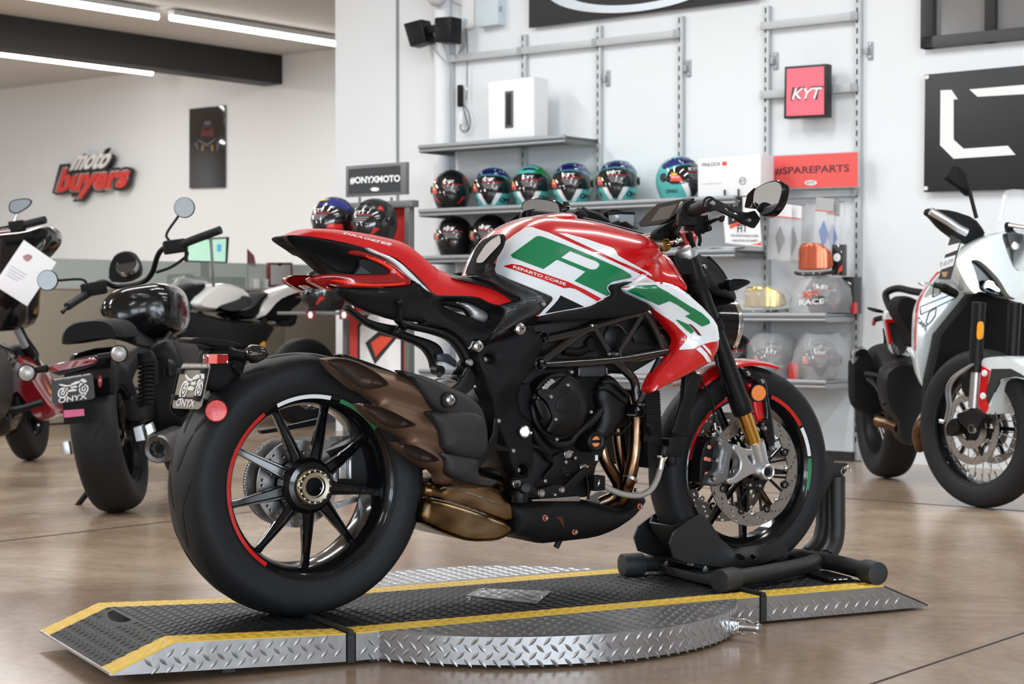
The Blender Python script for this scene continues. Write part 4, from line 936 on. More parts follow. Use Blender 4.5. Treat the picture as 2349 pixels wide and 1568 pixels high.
decal('gloss_insert', GBLACK, sc, tsc, Q('A', (1210, 940), (1260, 915), (1400, 890), (1690, 885), (1735, 830), (1800, 850), (1950, 970), (1960, 1010), (1900, 1030), (1600, 990), (1400, 975)), off=.002, ch=1)
sil = panel('seat_pillar', ALU, bike, BF, Q('E', (450, 510), (660, 530), (880, 650), (900, 700), (865, 790), (700, 730), (680, 660), (600, 580)), y=-.105, bulge=.006, rad=.02, thick=.02, mirror=True, step=.01)
b = MB(); b.tube(pth('E', ((300, 500, -.085), (450, 535, -.085), (600, 590, -.085), (680, 700, -.085), (700, 760, -.085)), n=4), .012, 10); b.build('inner_rib', BLACK, sil)
b = MB(); b.tube(pth('A', ((1548, 1085, -.15), (1555, 1180, -.145), (1565, 1320, -.14), (1620, 1400, -.135)), n=4), .0055, 10); b.ball(l('A', 1545, 1080, -.15), .0085); b.build('luggage_hook', BLACK, bike)
for nm, yy, pts in (('fender_arm', -.10, Q('U', (510, 893), (535, 870), (600, 915), (700, 990), (920, 1035), (970, 1080), (1190, 1145), (1260, 1200), (1285, 1340), (1260, 1420), (1190, 1375), (1175, 1290), (1110, 1195), (900, 1115), (740, 1060), (650, 1010), (540, 915))),
                    ('subframe_arm', -.125, Q('U', (900, 960), (1000, 1000), (1240, 1050), (1370, 1090), (1450, 1190), (1490, 1280), (1500, 1350), (1440, 1340), (1400, 1240), (1320, 1140), (1180, 1090), (1000, 1055), (920, 1010)))):
    panel(nm, BLACK, bike, BF, pts, y=yy, bulge=.008, rad=.012, thick=.02, step=.009, ch=2)
b = MB(); b.cyl(l('A', 1520, 1460, -.14), l('A', 1600, 1400, -.10), .011); b.ball(l('A', 1520, 1462, -.14), .011); b.build('footrest_hanger', BLACK, bike)
# ---------------------------------------------------------------- plate carrier behind the wheel
carr = panel('plate_carrier', MATT, bike, BF, Q('P', (600, 290, -.02), (800, 255, -.03), (1000, 270, -.05), (1250, 300, -.06), (1150, 640, -.05), (1000, 760, -.04), (850, 915, -.03), (620, 880, -.02), (560, 700, -.02)), bulge=.008, rad=.02, thick=.05, mirror=True, step=.012)
panel('carrier_blade', MATT, carr, BF, Q('P', (390, 150, -.045), (400, 105, -.045), (560, 92, -.045), (900, 130, -.045), (1180, 200, -.045), (1250, 245, -.045), (1100, 250, -.045), (850, 245, -.045), (620, 200, -.045), (420, 175, -.045)), bulge=.003, rad=.01, thick=.09, step=.012)
b = MB(); b.prism(pth('P', ((555, 340, -.045), (800, 345, -.02), (820, 490, -.02), (550, 480, -.045))), (.02, .06, 0))
lb = MB(); a1 = lx('P', 555, 338, -.285); a2 = lx('P', 780, 338, -.285); a3 = lx('P', 775, 482, -.295); a4 = lx('P', 552, 476, -.295)
lb.prism([a1, a2, a3, a4], (.028, 0, 0)); lo = lb.build('plate_lamp', LENS, carr, bevel=.003)
m1 = [a1.lerp(a2, .44), a2, a3, a4.lerp(a3, .44)]
b = MB(); b.prism([p + Vector((-.0012, 0, 0)) for p in m1], (.001, 0, 0)); b.build('lamp_window', LENSBRT, lo)
sx_ = lambda u, v, y: l('P', u, v, y)
b = MB(); b.tube([sx_(960, 330, -.05), sx_(1050, 345, -.08), sx_(1215, 375, -.105)], [.018, .012, .012], 14); b.build('indicator_stalk', MATT, carr)
ind = panel('indicator', SMOKE, carr, BF, Q('P', (1205, 330), (1240, 260), (1310, 195), (1420, 205), (1510, 255), (1545, 330), (1500, 410), (1330, 490), (1280, 430), (1210, 390)), y=-.115, bulge=.016, rad=.02, thick=.02, step=.006)
b = MB()
for u, v in ((1275, 300), (1340, 320), (1370, 328), (1400, 335), (1430, 330), (1300, 315)): b.ball(sx_(u, v, -.133), .0022, 8)
b.build('indicator_led', CHROME, ind)
b = MB(); b.tube([sx_(1000, 480, -.07), sx_(1060, 560, -.07), sx_(1130, 630, -.07)], [.006, .01, .008], 12); b.bolt(sx_(1068, 560, -.082), .005); b.build('cable_clip', MATT, carr)
# number plate with its frame
PX = -.302
def plq(u, v): return lx('P', u, v, PX - (v - 480) / 680 * .03)
c4_ = [plq(245, 475), plq(665, 480), plq(515, 1165), plq(88, 1150)]
ring = chaikin([tuple(p) for p in c4_], 2, q=.06)
b = MB(); b.prism(ring, (.003, 0, 0)); pl = b.build('number_plate', mat('brown mirrored plate', (.30, .26, .21), .25, .4, .4), bike)
e0 = Vector((-.0012, 0, 0))
def onp(u, v): return plq(u, v) + e0
b = MB(); fr4 = [onp(205, 560), onp(640, 560), onp(545, 1000), onp(110, 985)]
for i in range(4): b.cyl(fr4[i], fr4[(i + 1) % 4], .0022 if i != 1 else .003, n=8)
for u, v in ((250, 590), (590, 590), (150, 985), (490, 1000)): b.box(onp(u, v), (.012, .028, .012))
b.build('plate_bracket', MATT, pl, bevel=.0015)
text_on('lettering', 'www.onyxmoto.com', WHITETX, pl, onp(252, 540), onp(615, 545), onp(262, 488), bold=True)
text_on('lettering', 'ONYX', WHITETX, pl, onp(150, 1115), onp(430, 1135), onp(180, 1005), bold=True)
def sketch_bike(parent, org, du, dv, m, t=.0006):
    """line drawing of a sport motorcycle, u 0..1 left to right, v 0..1 bottom to top"""
    b = MB(); org, du, dv = Vector(org), Vector(du), Vector(dv); nn = du.cross(dv).normalized() * t
    P = lambda u, v: org + du * u + dv * v
    def ring_(cu, cv, r0, r1, asp, n=22, a0=0, a1=6.2832):
        A = [(cu + r0 * math.cos(t_), cv + r0 * asp * math.sin(t_)) for t_ in np.linspace(a0, a1, n)]; B_ = [(cu + r1 * math.cos(t_), cv + r1 * asp * math.sin(t_)) for t_ in np.linspace(a0, a1, n)]
        for i in range(n - 1): b.add([P(*A[i]) + nn, P(*A[i + 1]) + nn, P(*B_[i + 1]) + nn, P(*B_[i]) + nn], [(0, 1, 2, 3)])
    asp = du.length / dv.length
    ring_(.17, .22, .165, .115, asp); ring_(.17, .22, .07, .03, asp); ring_(.83, .24, .155, .11, asp); ring_(.83, .24, .07, .03, asp)
    for poly in ([(.04, .86), (.12, .84), (.30, .70), (.46, .66), (.44, .58), (.26, .60), (.10, .74)], [(.42, .72), (.55, .84), (.68, .86), (.74, .74), (.60, .66), (.46, .62)], [(.70, .88), (.80, .98), (.90, .86), (.94, .70), (.84, .66), (.78, .76)],
                 [(.74, .70), (.84, .60), (.80, .40), (.72, .34), (.66, .50)], [(.40, .54), (.60, .58), (.64, .44), (.44, .42)], [(.28, .34), (.50, .38), (.62, .30), (.58, .20), (.34, .22), (.22, .28)], [(.12, .44), (.32, .52), (.36, .46), (.18, .38)], [(.80, .62), (.86, .62), (.86, .30), (.82, .30)]):
        b.add([P(*q) + nn for q in poly], [tuple(range(len(poly)))])
    return b.build('drawing', m, parent, fixn=False)
o_ = onp(205, 955); sketch_bike(pl, o_, onp(545, 965) - o_, onp(300, 590) - o_, WHITETX, .0008)
rc = sx_(757, 1188, -.118)
b = MB(); b.lathe([(0, -.003), (.024, -.0025), (.0265, 0), (.0265, .007), (0, .007)], rc, (.35, 1, 0), 40, closed=False); rfl = b.build('red_reflector', REFLRED, bike)
b = MB(); b.lathe([(.0262, -.002), (.0275, -.002), (.0275, .009), (0, .009)], rc + Vector((.001, .001, 0)), (.35, 1, 0), 40, closed=False); b.build('reflector_holder', MATT, rfl)
rc2 = Vector((rc.x, -rc.y, rc.z)); b = MB(); b.lathe([(0, .003), (.026, .0), (.026, -.007), (0, -.007)], rc2, (0, 1, 0), 40, closed=False); b.build('red_reflector', MATT, bike)
b = MB(); b.bar(rc + Vector((.01, .004, 0)), Vector((-.295, .0, rc.z + .03)), .02, .02); b.bar(rc2 + Vector((.01, -.004, 0)), Vector((-.295, .0, rc.z + .03)), .02, .02); b.box((-.288, 0, rc.z + .06), (.016, .05, .10)); b.build('reflector_bar', MATT, bike, bevel=.003)
# ---------------------------------------------------------------- exhaust
def seg_d(ax, x, z):
    best = 9
    for (a, b_) in ax:
        ab = np.array([b_.x - a.x, b_.z - a.z]); p = np.array([x - a.x, z - a.z]); t = max(0, min(1, (p @ ab) / (ab @ ab))); best = min(best, float(np.linalg.norm(p - ab * t)))
    return best
MY = -.195
axes = [[(l('M', 330, 300, MY), l('M', 1330, 620, MY))], [(l('M', 720, 790, MY), l('M', 1500, 1010, MY))], [(l('M', 1080, 1190, MY), l('M', 1560, 1350, MY))]]
def lobes(x, z): return sum(.024 * math.exp(-(seg_d(a, x, z) / .030) ** 2) for a in axes)
op = [Q('M', (185, 216), (300, 195), (430, 212), (560, 262), (700, 345), (800, 440), (818, 480), (780, 500), (640, 535), (560, 520), (420, 435), (280, 325)),
      Q('M', (572, 705), (640, 705), (760, 722), (860, 765), (1000, 840), (1110, 905), (1105, 925), (960, 955), (890, 955), (780, 905), (660, 815)),
      Q('M', (958, 1118), (1060, 1122), (1150, 1150), (1280, 1220), (1370, 1285), (1350, 1305), (1230, 1322), (1170, 1305), (1060, 1240))]
muf = panel('muffler', BRONZE, bike, BF, Q('M', (168, 210), (200, 195), (330, 181), (430, 190), (560, 230), (700, 290), (1000, 370), (1130, 405), (1220, 520), (1290, 650), (1400, 720), (1500, 800), (1600, 1000), (1640, 1250), (1640, 1450), (1590, 1568), (1420, 1568), (1400, 1440), (1200, 1345), (1130, 1290), (1000, 1190), (938, 1110), (1060, 1108), (1075, 1098), (960, 1020), (870, 975), (720, 890), (600, 770), (543, 692), (590, 682), (735, 712), (765, 702), (740, 670), (600, 565), (500, 530), (400, 450), (262, 330)),
    y=MY, bulge=.022, rad=.025, thick=.015, step=.007, ch=1, holes=op, curve=lobes, sharp=55, hole_round=False); MO = [p[:2] for p in panel.O]
def mbase(x, z):
    t = min(1, float(edist(np.array([[x, z]]), MO)[0]) / .025); return MY - .022 * math.sqrt(max(0, 1 - (1 - t) ** 2))
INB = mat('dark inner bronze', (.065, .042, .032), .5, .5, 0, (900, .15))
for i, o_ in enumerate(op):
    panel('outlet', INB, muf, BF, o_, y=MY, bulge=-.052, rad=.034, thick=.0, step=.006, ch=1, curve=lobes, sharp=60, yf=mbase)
b = MB(); b.prism(pth('M', ((390, 160, -.15), (440, 150, -.15), (700, 240, -.15), (1000, 355, -.15), (1000, 385, -.15), (700, 300, -.15), (430, 195, -.15))), (0, .05, 0)); b.build('hugger_edge', GBLACK, bike, bevel=.003)
HS = mat('matt black heat shield', (.011, .011, .011), .55, 0, 0, (900, .3))
for pts, yy in ((Q('G', (48, 395), (130, 420), (250, 455), (370, 512), (480, 560), (560, 640), (590, 760), (400, 740), (265, 655), (190, 560), (140, 480)), -.242),
                (Q('G', (203, 655), (300, 655), (480, 640), (585, 700), (595, 900), (545, 960), (400, 940), (318, 895), (305, 820), (262, 730)), -.250),
                (Q('G', (285, 905), (420, 920), (545, 940), (525, 1060), (640, 1075), (655, 1100), (600, 1135), (480, 1110), (360, 1065), (330, 1030), (325, 970)), -.246)):
    panel('heat_shield', HS, bike, BF, pts, y=yy, bulge=.016, rad=.05, thick=.045, step=.010, ch=2)
b = MB(); b.prism(pth('G', ((345, 540, -.25), (420, 480, -.22), (480, 380, -.18), (520, 440, -.18), (500, 520, -.2), (400, 600, -.25), (340, 615, -.255))), (0, .02, 0)); b.build('shield_bracket', BLACK, bike, bevel=.005)
def bolts(parent, k, pts, y, r, m=STEEL, name='bolt'):
    for p in pts:
        b = MB(); b.bolt(l(k, p[0], p[1], p[2] if len(p) > 2 else y), p[3] if len(p) > 3 else r); b.build(name, m, parent)
def washer(parent, k, u, v, y, r, m=STEEL, dark=True):
    c = l(k, u, v, y); b = MB(); b.lathe([(0, -.010), (r * .45, -.010), (r * .5, -.006), (r * .8, -.005), (r, -.002), (r, .008)], c, (0, 1, 0), 26, closed=False); o = b.build('frame_bolt', m, parent)
    b = MB(); b.lathe([(0, -.0108), (r * .22, -.0108)], c, (0, 1, 0), 6, closed=False); b.build('hex_socket', GROOVE, o, fixn=False); return o
washer(bike, 'G', 360, 587, -.275, .0125)
b = MB(); b.lathe([(.012, -.006), (.0205, -.004), (.021, .02), (.012, .02)], l('G', 355, 587, -.268), (0, 1, 0), 26); b.build('rubber_grommet', RUBBER, bike)
# collector box under the engine
col = panel('collector_box', COLLECT, bike, BF, Q('G', (162, 1335), (195, 1188), (290, 1203), (480, 1258), (750, 1360), (722, 1425), (640, 1462), (480, 1465), (370, 1430), (260, 1385)), y=-.120, bulge=.014, rad=.022, thick=.13, step=.010, mirror=True, ch=1, sharp=60)
col2 = panel('collector_top', COLLECT, bike, BF, Q('G', (190, 1195), (200, 1105), (255, 1100), (300, 1135), (350, 1080), (480, 1060), (640, 1110), (745, 1235), (755, 1362), (480, 1262), (290, 1206)), y=-.108, bulge=.012, rad=.02, thick=.11, step=.010, mirror=True, ch=1, sharp=60)
tcb = bvh(col, col2)
for pts in (((190, 1192), (290, 1205), (480, 1260), (745, 1362)), ((295, 1138), (330, 1125), (480, 1165), (715, 1252))):
    P = []
    for t in chaikin(pts, 2, False):
        q = Q('G', t)[0]; r = pray(*q).normalized(); h = tcb.ray_cast(Vector((0, 0, CZ)), r)
        if h[0] is not None: P.append(BF.i @ h[0])
    b = MB(); rr = [.0028 + .0008 * math.sin(i * 1.9) for i in range(60)]
    if len(P) > 2:
        PP = catmull(P, 4); b.tube(PP, [.0026 + .0009 * math.sin(i * 2.1) for i in range(len(PP))], 7); b.build('weld_seam', DISC, col)
b = MB(); b.tube(pth('G', ((640, 1120, -.07), (560, 1080, -.09), (460, 1060, -.12), (380, 1040, -.15)), n=4), .03, 16); b.build('link_pipe', COLLECT, bike)
# header pipes
for pts, rr in ((((1470, 560, -.10), (1510, 680, -.115), (1512, 780, -.12), (1505, 900, -.12), (1485, 1010, -.12), (1455, 1120, -.11), (1420, 1210, -.09), (1340, 1250, -.06)), .0185),
                (((1300, 880, -.085), (1320, 960, -.09), (1365, 1040, -.09), (1400, 1110, -.085), (1375, 1180, -.07), (1290, 1225, -.05)), .0165),
                (((1395, 760, -.05), (1405, 850, -.05), (1420, 950, -.05), (1440, 1040, -.05), (1430, 1130, -.045), (1370, 1200, -.03)), .0165)):
    b = MB(); b.tube(pth('G', pts, n=5), rr, 18); hp_ = b.build('header_pipe', HEADER, bike)
b = MB(); b.cyl(l('G', 1480, 1065, -.12), l('G', 1472, 1082, -.12), .0205, n=22); b.build('pipe_band', STEEL, bike)
# belly pan
bp_ = panel('belly_pan', MATT, bike, BF, Q('G', (712, 1242), (760, 1218), (900, 1205), (1160, 1198), (1300, 1232), (1400, 1262), (1450, 1255), (1520, 1205), (1560, 1188), (1568, 1205), (1540, 1255), (1480, 1325), (1380, 1392), (1250, 1440), (1050, 1462), (900, 1478), (850, 1445), (720, 1412), (750, 1362), (730, 1300)), y=-.105, bulge=.035, rad=.06, thick=.11, step=.012, mirror=True, ch=1)
tb = bvh(bp_)
decal('pan_window', COLLECT, bp_, tb, Q('G', (1005, 1310), (1050, 1308), (1075, 1400), (1030, 1330)), off=.001)
for u, v in ((947, 1318), (1130, 1403), (1535, 1247)):
    q = Q('G', (u, v))[0]; h = tb.ray_cast(Vector((0, 0, CZ)), pray(*q).normalized()); c = BF.i @ h[0] if h[0] is not None else l('G', u, v, -.12)
    b = MB(); b.lathe([(0, -.002), (.008, -.002), (.0085, .003), (0, .003)], c, (0, 1, 0), 24, closed=False); w1 = b.build('red_washer', mat('orange washer', (.75, .12, .05), .5), bp_)
    b = MB(); b.bolt(c + Vector((0, -.003, 0)), .0058); b.build('pan_bolt', STEEL, w1)
b = MB(); b.tube(pth('G', ((1075, 1385, -.09), (1050, 1430, -.09), (1015, 1500, -.09))), .008, 12); b.build('drain_pipe', RUBBER, bike)
# ---------------------------------------------------------------- engine and frame
blk = MB()
blk.prism(pth('G', ((700, 300, -.115), (900, 250, -.115), (1150, 380, -.115), (1330, 430, -.115), (1500, 560, -.115), (1440, 700, -.115), (1330, 880, -.115), (1270, 1000, -.115), (1230, 1190, -.115), (760, 1200, -.115), (740, 1050, -.115), (700, 850, -.115), (620, 600, -.115))), (0, .23, 0))
blk.build('engine_block', ENGINE, bike, bevel=.012)
fp = Q('G', (555, 255), (590, 240), (700, 200), (770, 168), (800, 125), (835, 140), (915, 195), (918, 280), (880, 330), (870, 390), (770, 490), (762, 560), (800, 680), (865, 715), (868, 850), (872, 1000), (830, 1080), (770, 1060), (735, 1000), (700, 870), (655, 770), (620, 700), (600, 590), (565, 530), (530, 400), (515, 300))
cr1, cr2 = l('G', 850, 330, -.165), l('G', 600, 460, -.165)
def facet(x, z):
    a = l('G', 530, 300, -.16); b_ = l('G', 870, 330, -.16)
    d1 = (x - a.x) * .35 + (z - a.z) * .94; d2 = (x - b_.x) * .75 - (z - b_.z) * .66
    return .014 * max(0, 1 - abs(d1 + .04) / .05) + .012 * max(0, 1 - abs(d2 + .03) / .06)
plt = panel('frame_plate', MATT, bike, BF, fp, y=-.160, bulge=.010, rad=.014, thick=.05, step=.010, ch=1, curve=facet, sharp=25, holes=[Q('G', (560, 315), (590, 300), (625, 320), (625, 350), (595, 365), (562, 345)), Q('G', (775, 1000), (800, 985), (830, 1000), (835, 1035), (810, 1060), (778, 1040))])
bolts(plt, 'G', ((568, 335, -.15, .008), (775, 1020, -.15, .007), (480, 355, -.15, .010)), -.17, .008, name='plate_bolt')
washer(bike, 'G', 795, 146, -.178, .0155); washer(bike, 'G', 534, 255, -.172, .0145)
pv = washer(bike, 'G', 822, 783, -.185, .0165, mat('zinc plated nut', (.55, .60, .66), .3, 1)); b = MB(); b.cyl(l('G', 822, 783, -.182), l('G', 822, 783, -.196), .0125, n=6); b.build('pivot_nut', mat('zinc plated nut', (0, 0, 0)), pv); 
b = MB(); b.box(l('G', 852, 790, -.185), (.012, .004, .006)); b.build('paint_mark', WHITETX, pv)
# clutch cover
cc = l('G', 1032, 625, -.165)
b = MB(); b.lathe([(0, -.040), (.040, -.040), (.050, -.037), (.055, -.034), (.070, -.026), (.0765, -.018), (.079, -.008), (.086, -.004), (.087, .03), (0, .03)], cc, (0, 1, 0), 64, closed=False); cv = b.build('clutch_cover', ENGINE, bike, sharp=25)
tcv = bvh(cv)
cx_, cz_ = cc.x, cc.z
def raised(pts, m, nm, h=.004, y=-.045): 
    b = MB(); n_ = len(pts); P = chaikin([l('G', u, v, cc.y + y) for u, v in pts], 1, q=.15); P = [Vector(p) for p in P]; b.prism(P, (0, .02, 0)); return b.build(nm, m, cv, bevel=.0025)
raised(((905, 520), (1000, 520), (1080, 440), (1105, 450), (1100, 510), (1150, 580), (1155, 660), (1110, 720), (1020, 740), (985, 790), (955, 780), (1000, 700), (960, 600), (905, 550)), ENGINE, 'cover_rib', y=-.043)
raised(((1015, 600), (1045, 560), (1090, 555), (1125, 590), (1125, 640), (1090, 670), (1040, 665), (1015, 640)), ENGINE, 'cover_boss', y=-.046)
raised(((885, 600), (900, 575), (935, 600), (965, 660), (950, 710), (930, 700)), ENGINE, 'cover_pad', y=-.040)
raised(((1160, 570), (1190, 565), (1192, 600), (1170, 612), (1155, 595)), ENGINE, 'cover_tab', y=-.034)
bolts(cv, 'G', ((1107, 413), (1083, 493, -.212, .0055), (978, 566, -.212, .0065), (1008, 706, -.21, .0055), (1227, 660), (1014, 830)), -.178, .0058, name='cover_bolt')
b = MB()
for i in range(14):
    t0 = R(112 + i * 3.6); r0_, r1_ = .0705, .0785 + .002 * (i % 2); 
    b.add([cc + Vector((q * math.cos(t), -.0255 if q == r0_ else -.0165, q * math.sin(t))) for t in (t0, t0 + R(3.6)) for q in (r0_, r1_)], [(0, 1, 3, 2)])
b.build('scuffed_edge', mat('bare scraped metal', (.55, .55, .54), .45, .8, 0, (300, 1)), cv, fixn=False)
b = MB(); b.prism(pth('G', ((765, 500, -.16), (850, 480, -.16), (870, 540, -.16), (870, 640, -.16), (910, 715, -.16), (860, 720, -.16), (800, 680, -.16), (765, 560, -.16))), (0, .03, 0)); b.build('sprocket_guard', MATT, bike, bevel=.006)
b = MB(); b.tube(pth('G', ((900, 720, -.15), (945, 790, -.15), (1020, 860, -.15), (1100, 850, -.15), (1140, 800, -.15), (1230, 720, -.15), (1290, 650, -.14)), n=5), .012, 12); b.build('crankcase_rib', ENGINE, bike)
# oil filler
oc = l('G', 1230, 840, -.15)
b = MB(); b.lathe([(0, -.022), (.014, -.022), (.0145, -.028), (.021, -.030), (.026, -.026), (.028, -.012), (.031, 0), (.031, .03)], oc, (0, 1, 0), 44, closed=False); ocp = b.build('oil_filler', ENGINE, bike, sharp=30)
ORG = mat('orange label', (.85, .28, .08), .5); b = MB()
for s in (1, -1):
    pts = [oc + Vector((.0125 * math.cos(t) * (1 + .12 * (i % 2)), -.0228, s * (.0028 + .0115 * math.sin(t) * (1 + .12 * (i % 2))))) for i, t in enumerate(np.linspace(.12, math.pi - .12, 15))]; b.prism(pts, (0, -.0006, 0))
b.build('label', ORG, ocp)
# cylinder head
cyl_ = panel('cylinder_head', ENGINE, bike, BF, Q('G', (1252, 548), (1310, 440), (1360, 432), (1470, 560), (1462, 600), (1380, 770), (1300, 860), (1240, 800), (1290, 680)), y=-.13, bulge=.018, rad=.03, thick=.2, step=.012)
b = MB(); b.tube(pth('G', ((1275, 515, -.155), (1345, 520, -.158), (1445, 600, -.15)), n=3), .006, 8); b.tube(pth('G', ((1300, 478, -.155), (1370, 478, -.158), (1465, 560, -.15)), n=3), .006, 8); b.build('head_seam', ENGINE, cyl_)
b = MB(); b.prism(pth('G', ((1160, 385, -.15), (1320, 372, -.15), (1325, 430, -.15), (1310, 440, -.15), (1170, 445, -.15))), (0, .03, 0)); vb = b.build('rectifier_box', mat('dark grey box', (.02, .022, .026), .5), bike, bevel=.004)
b = MB(); b.bar(l('G', 1157, 392, -.152), l('G', 1158, 436, -.152), .002, .004); b.bar(l('G', 1328, 388, -.152), l('G', 1330, 424, -.152), .002, .004); b.build('bracket_edge', STEEL, vb)
# trellis frame
TY = -.150; GT = mat('gloss black tube', (.007, .007, .008), .1, 0, 1)
tubes = [((905, 360, TY), (1070, 240, TY), (1235, 122, TY)), ((1210, 140, TY), (1400, 80, TY), (1560, 30, TY)), ((905, 372, TY), (1380, 338, TY), (1560, 310, TY), (1700, 285, TY)), ((1245, 130, TY), (1350, 305, TY)), ((1545, 60, TY), (1390, 310, TY)),
         ((925, 215, TY), (1080, 180, TY), (1235, 140, TY)), ((1555, 30, TY), (1620, 130, TY), (1690, 290, TY)), ((1370, 340, TY), (1440, 400, TY), (1500, 470, TY + .01), (1512, 560, TY + .01), (1520, 650, TY + .01)), ((1660, 330, TY), (1590, 470, TY), (1520, 620, TY))]
tubes += [((1690, 290, TY), (1800, 300, -.10))]
for i, t in enumerate(tubes):
    P = pth('G', t, n=4)
    for s in (1, -1):
        b = MB(); b.tube([Vector((p.x, p.y * s, p.z)) for p in P], .0125 if i not in (3, 4, 6, 8) else .0095, 14); b.build('frame_tube', GT, bike)
for u, v, r_ in ((905, 362, .0185), (925, 200, .0165), (1520, 655, .017)):
    c = l('G', u, v, TY - .006); b = MB(); b.lathe([(r_, -.012), (r_, .03), (r_ * .82, .03), (r_ * .82, -.012)], c, (0, 1, 0), 28); o = b.build('frame_lug', GT, bike)
    b = MB(); b.lathe([(0, .012), (r_ * .8, .012)], c, (0, 1, 0), 20, closed=False); b.build('lug_core', GROOVE, o, fixn=False); b = MB(); b.bolt(c + Vector((-.006, .010, .002)), .006); b.build('lug_bolt', STEEL, o)
for u, v in ((930, 345), (1350, 300), (1395, 300), (1240, 125), (1540, 615)):
    c = l('G', u, v, TY - .004); b = MB(); b.ball(c, .014, 10, (1, .8, .7)); b.build('weld', GT, bike)
# airbox, inner plastics and wiring seen through the frame
panel('airbox_cover', MATT, bike, BF, Q('T', (2020, 1038), (1900, 1060), (1805, 1078), (1778, 1108), (1785, 1145), (1825, 1180), (1818, 1208), (1740, 1262), (1540, 1352), (1475, 1372), (1150, 1425), (870, 1490), (860, 1560), (1300, 1540), (1900, 1500), (2300, 1420), (2310, 1340), (2100, 1250), (1960, 1180), (1915, 1120), (2010, 1070), (2080, 1040)), y=-.184, bulge=.006, rad=.012, thick=.06, step=.010)
b = MB(); b.prism(pth('G', ((880, 120, -.12), (1240, 60, -.12), (1580, 20, -.11), (1660, 140, -.11), (1700, 300, -.11), (1480, 430, -.11), (900, 330, -.11))), (0, .2, 0)); b.build('airbox', mat('deep black plastic', (.006, .006, .006), .6), bike, bevel=.01)
cvl = l('G', 1380, 200, -.125); b = MB(); b.lathe([(0, -.004), (.030, -.003), (.034, 0), (.034, .02)], cvl, (0, 1, 0), 36, closed=False); b.build('throttle_cap', BLACK, bike)
b = MB(); b.lathe([(.033, -.003), (.035, -.004), (.0365, -.001), (.035, .002)], cvl, (0, 1, 0), 40, R(-40), R(100)); b.build('cap_rim', STEEL, bike)
b = MB(); b.lathe([(0, -.006), (.02, -.005), (.022, .0), (.022, .02)], l('G', 1240, 240, -.125), (0, 1, 0), 24, closed=False); b.bolt(l('G', 1207, 230, -.13), .005); b.build('sensor_housing', BLACK, bike)
b = MB(); b.prism(pth('G', ((1490, 190, -.12), (1560, 100, -.12), (1640, 130, -.12), (1650, 250, -.12), (1500, 230, -.12))), (0, .02, 0)); b.bolt(l('G', 1560, 120, -.124), .005); b.build('coil_cover', BLACK, bike, bevel=.004)
for pts, r_ in ((((1060, 280, -.12), (1150, 290, -.122), (1200, 270, -.12)), .012), (((1600, 60, -.13), (1620, 130, -.135), (1650, 230, -.13)), .008), (((1330, 760, -.12), (1400, 800, -.125), (1470, 740, -.12), (1500, 690, -.11)), .005), (((860, 870, -.13), (930, 890, -.14), (980, 960, -.13)), .009), (((860, 720, -.13), (900, 830, -.14), (980, 920, -.14)), .012), (((1200, 1030, -.12), (1215, 1120, -.13), (1215, 1200, -.13)), .004), (((1250, 1050, -.12), (1230, 1130, -.12), (1210, 1200, -.12)), .003)):
    b = MB(); b.tube(pth('G', pts, n=5), r_, 10); b.build('cable', MATT, bike)
b = MB(); b.prism(pth('G', ((985, 940, -.13), (1040, 905, -.13), (1150, 1000, -.13), (1130, 1030, -.13), (940, 1085, -.13), (930, 1060, -.13), (990, 990, -.13))), (0, -.006, 0)); hp2 = b.build('heel_guard', MATT, bike, bevel=.003)
b = MB()
for u, v in ((1055, 1012), (1065, 1030), (1080, 1050)): b.tube(pth('G', ((u - 12, v + 2, -.137), (u + 18, v - 4, -.137))), .003, 8)
b.build('guard_slot', GROOVE, hp2)
bolts(bike, 'G', ((1088, 921, -.14, .013), (1185, 1006, -.14, .012), (1070, 970, -.14, .006), (942, 1087, -.15, .006), (655, 715, -.17, .007), (745, 900, -.17, .007), (770, 1105, -.14, .013), (520, 1076, -.235, .006), (922, 1164, -.15, .011), (1048, 1143, -.15, .009), (1003, 1173, -.15, .005), (457, 451, -.15, .005), (506, 502, -.15, .005), (1128, 945, -.13, .006)), -.15, .006, name='engine_bolt')
b = MB(); b.box(l('G', 1265, 945, -.135), (.008, .003, .015)); b.build('silver_tag', WHITETX, bike)
b = MB()
for u, v in ((1112, 912), (1207, 1003)): b.bar(l('G', u - 8, v + 4, -.145), l('G', u + 8, v - 6, -.145), .003, .003)
b.build('yellow_paint_mark', YEL, bike)
# rider footrest and its bracket
b = MB(); b.prism(pth('G', ((640, 700, -.175), (665, 720, -.175), (650, 860, -.175), (740, 890, -.175), (745, 910, -.175), (640, 900, -.175), (540, 1010, -.19), (530, 1080, -.2), (512, 1060, -.2), (520, 960, -.19), (590, 880, -.18), (630, 800, -.175))), (0, .01, 0)); b.build('footrest_bracket', BLACK, bike, bevel=.003)
b = MB(); b.tube(pth('G', ((560, 1028, -.20), (610, 1028, -.225), (665, 1040, -.245))), [.009, .011, .008], 12)
for i in range(8): b.box(l('G', 570 + i * 11, 1018, -.205 - i * .005), (.004, .02, .004))
b.build('footrest', BLACK, bike)
b = MB(); b.prism(pth('G', ((765, 1130, -.14), (800, 1110, -.14), (850, 1100, -.15), (900, 1140, -.15), (1010, 1110, -.15), (1070, 1115, -.15), (1190, 1000, -.15), (1230, 1010, -.15), (1200, 1060, -.15), (1110, 1150, -.15), (1040, 1190, -.15), (930, 1195, -.15), (870, 1170, -.15), (780, 1160, -.15))), (0, .012, 0)); b.build('brake_pedal', BLACK, bike, bevel=.004)
b = MB(); b.cyl(l('G', 800, 1135, -.15), l('G', 830, 1130, -.21), .013); b.cyl(l('G', 790, 1145, -.14), l('G', 790, 1220, -.14), .022); b.build('rider_footrest', BLACK, bike, bevel=.002)
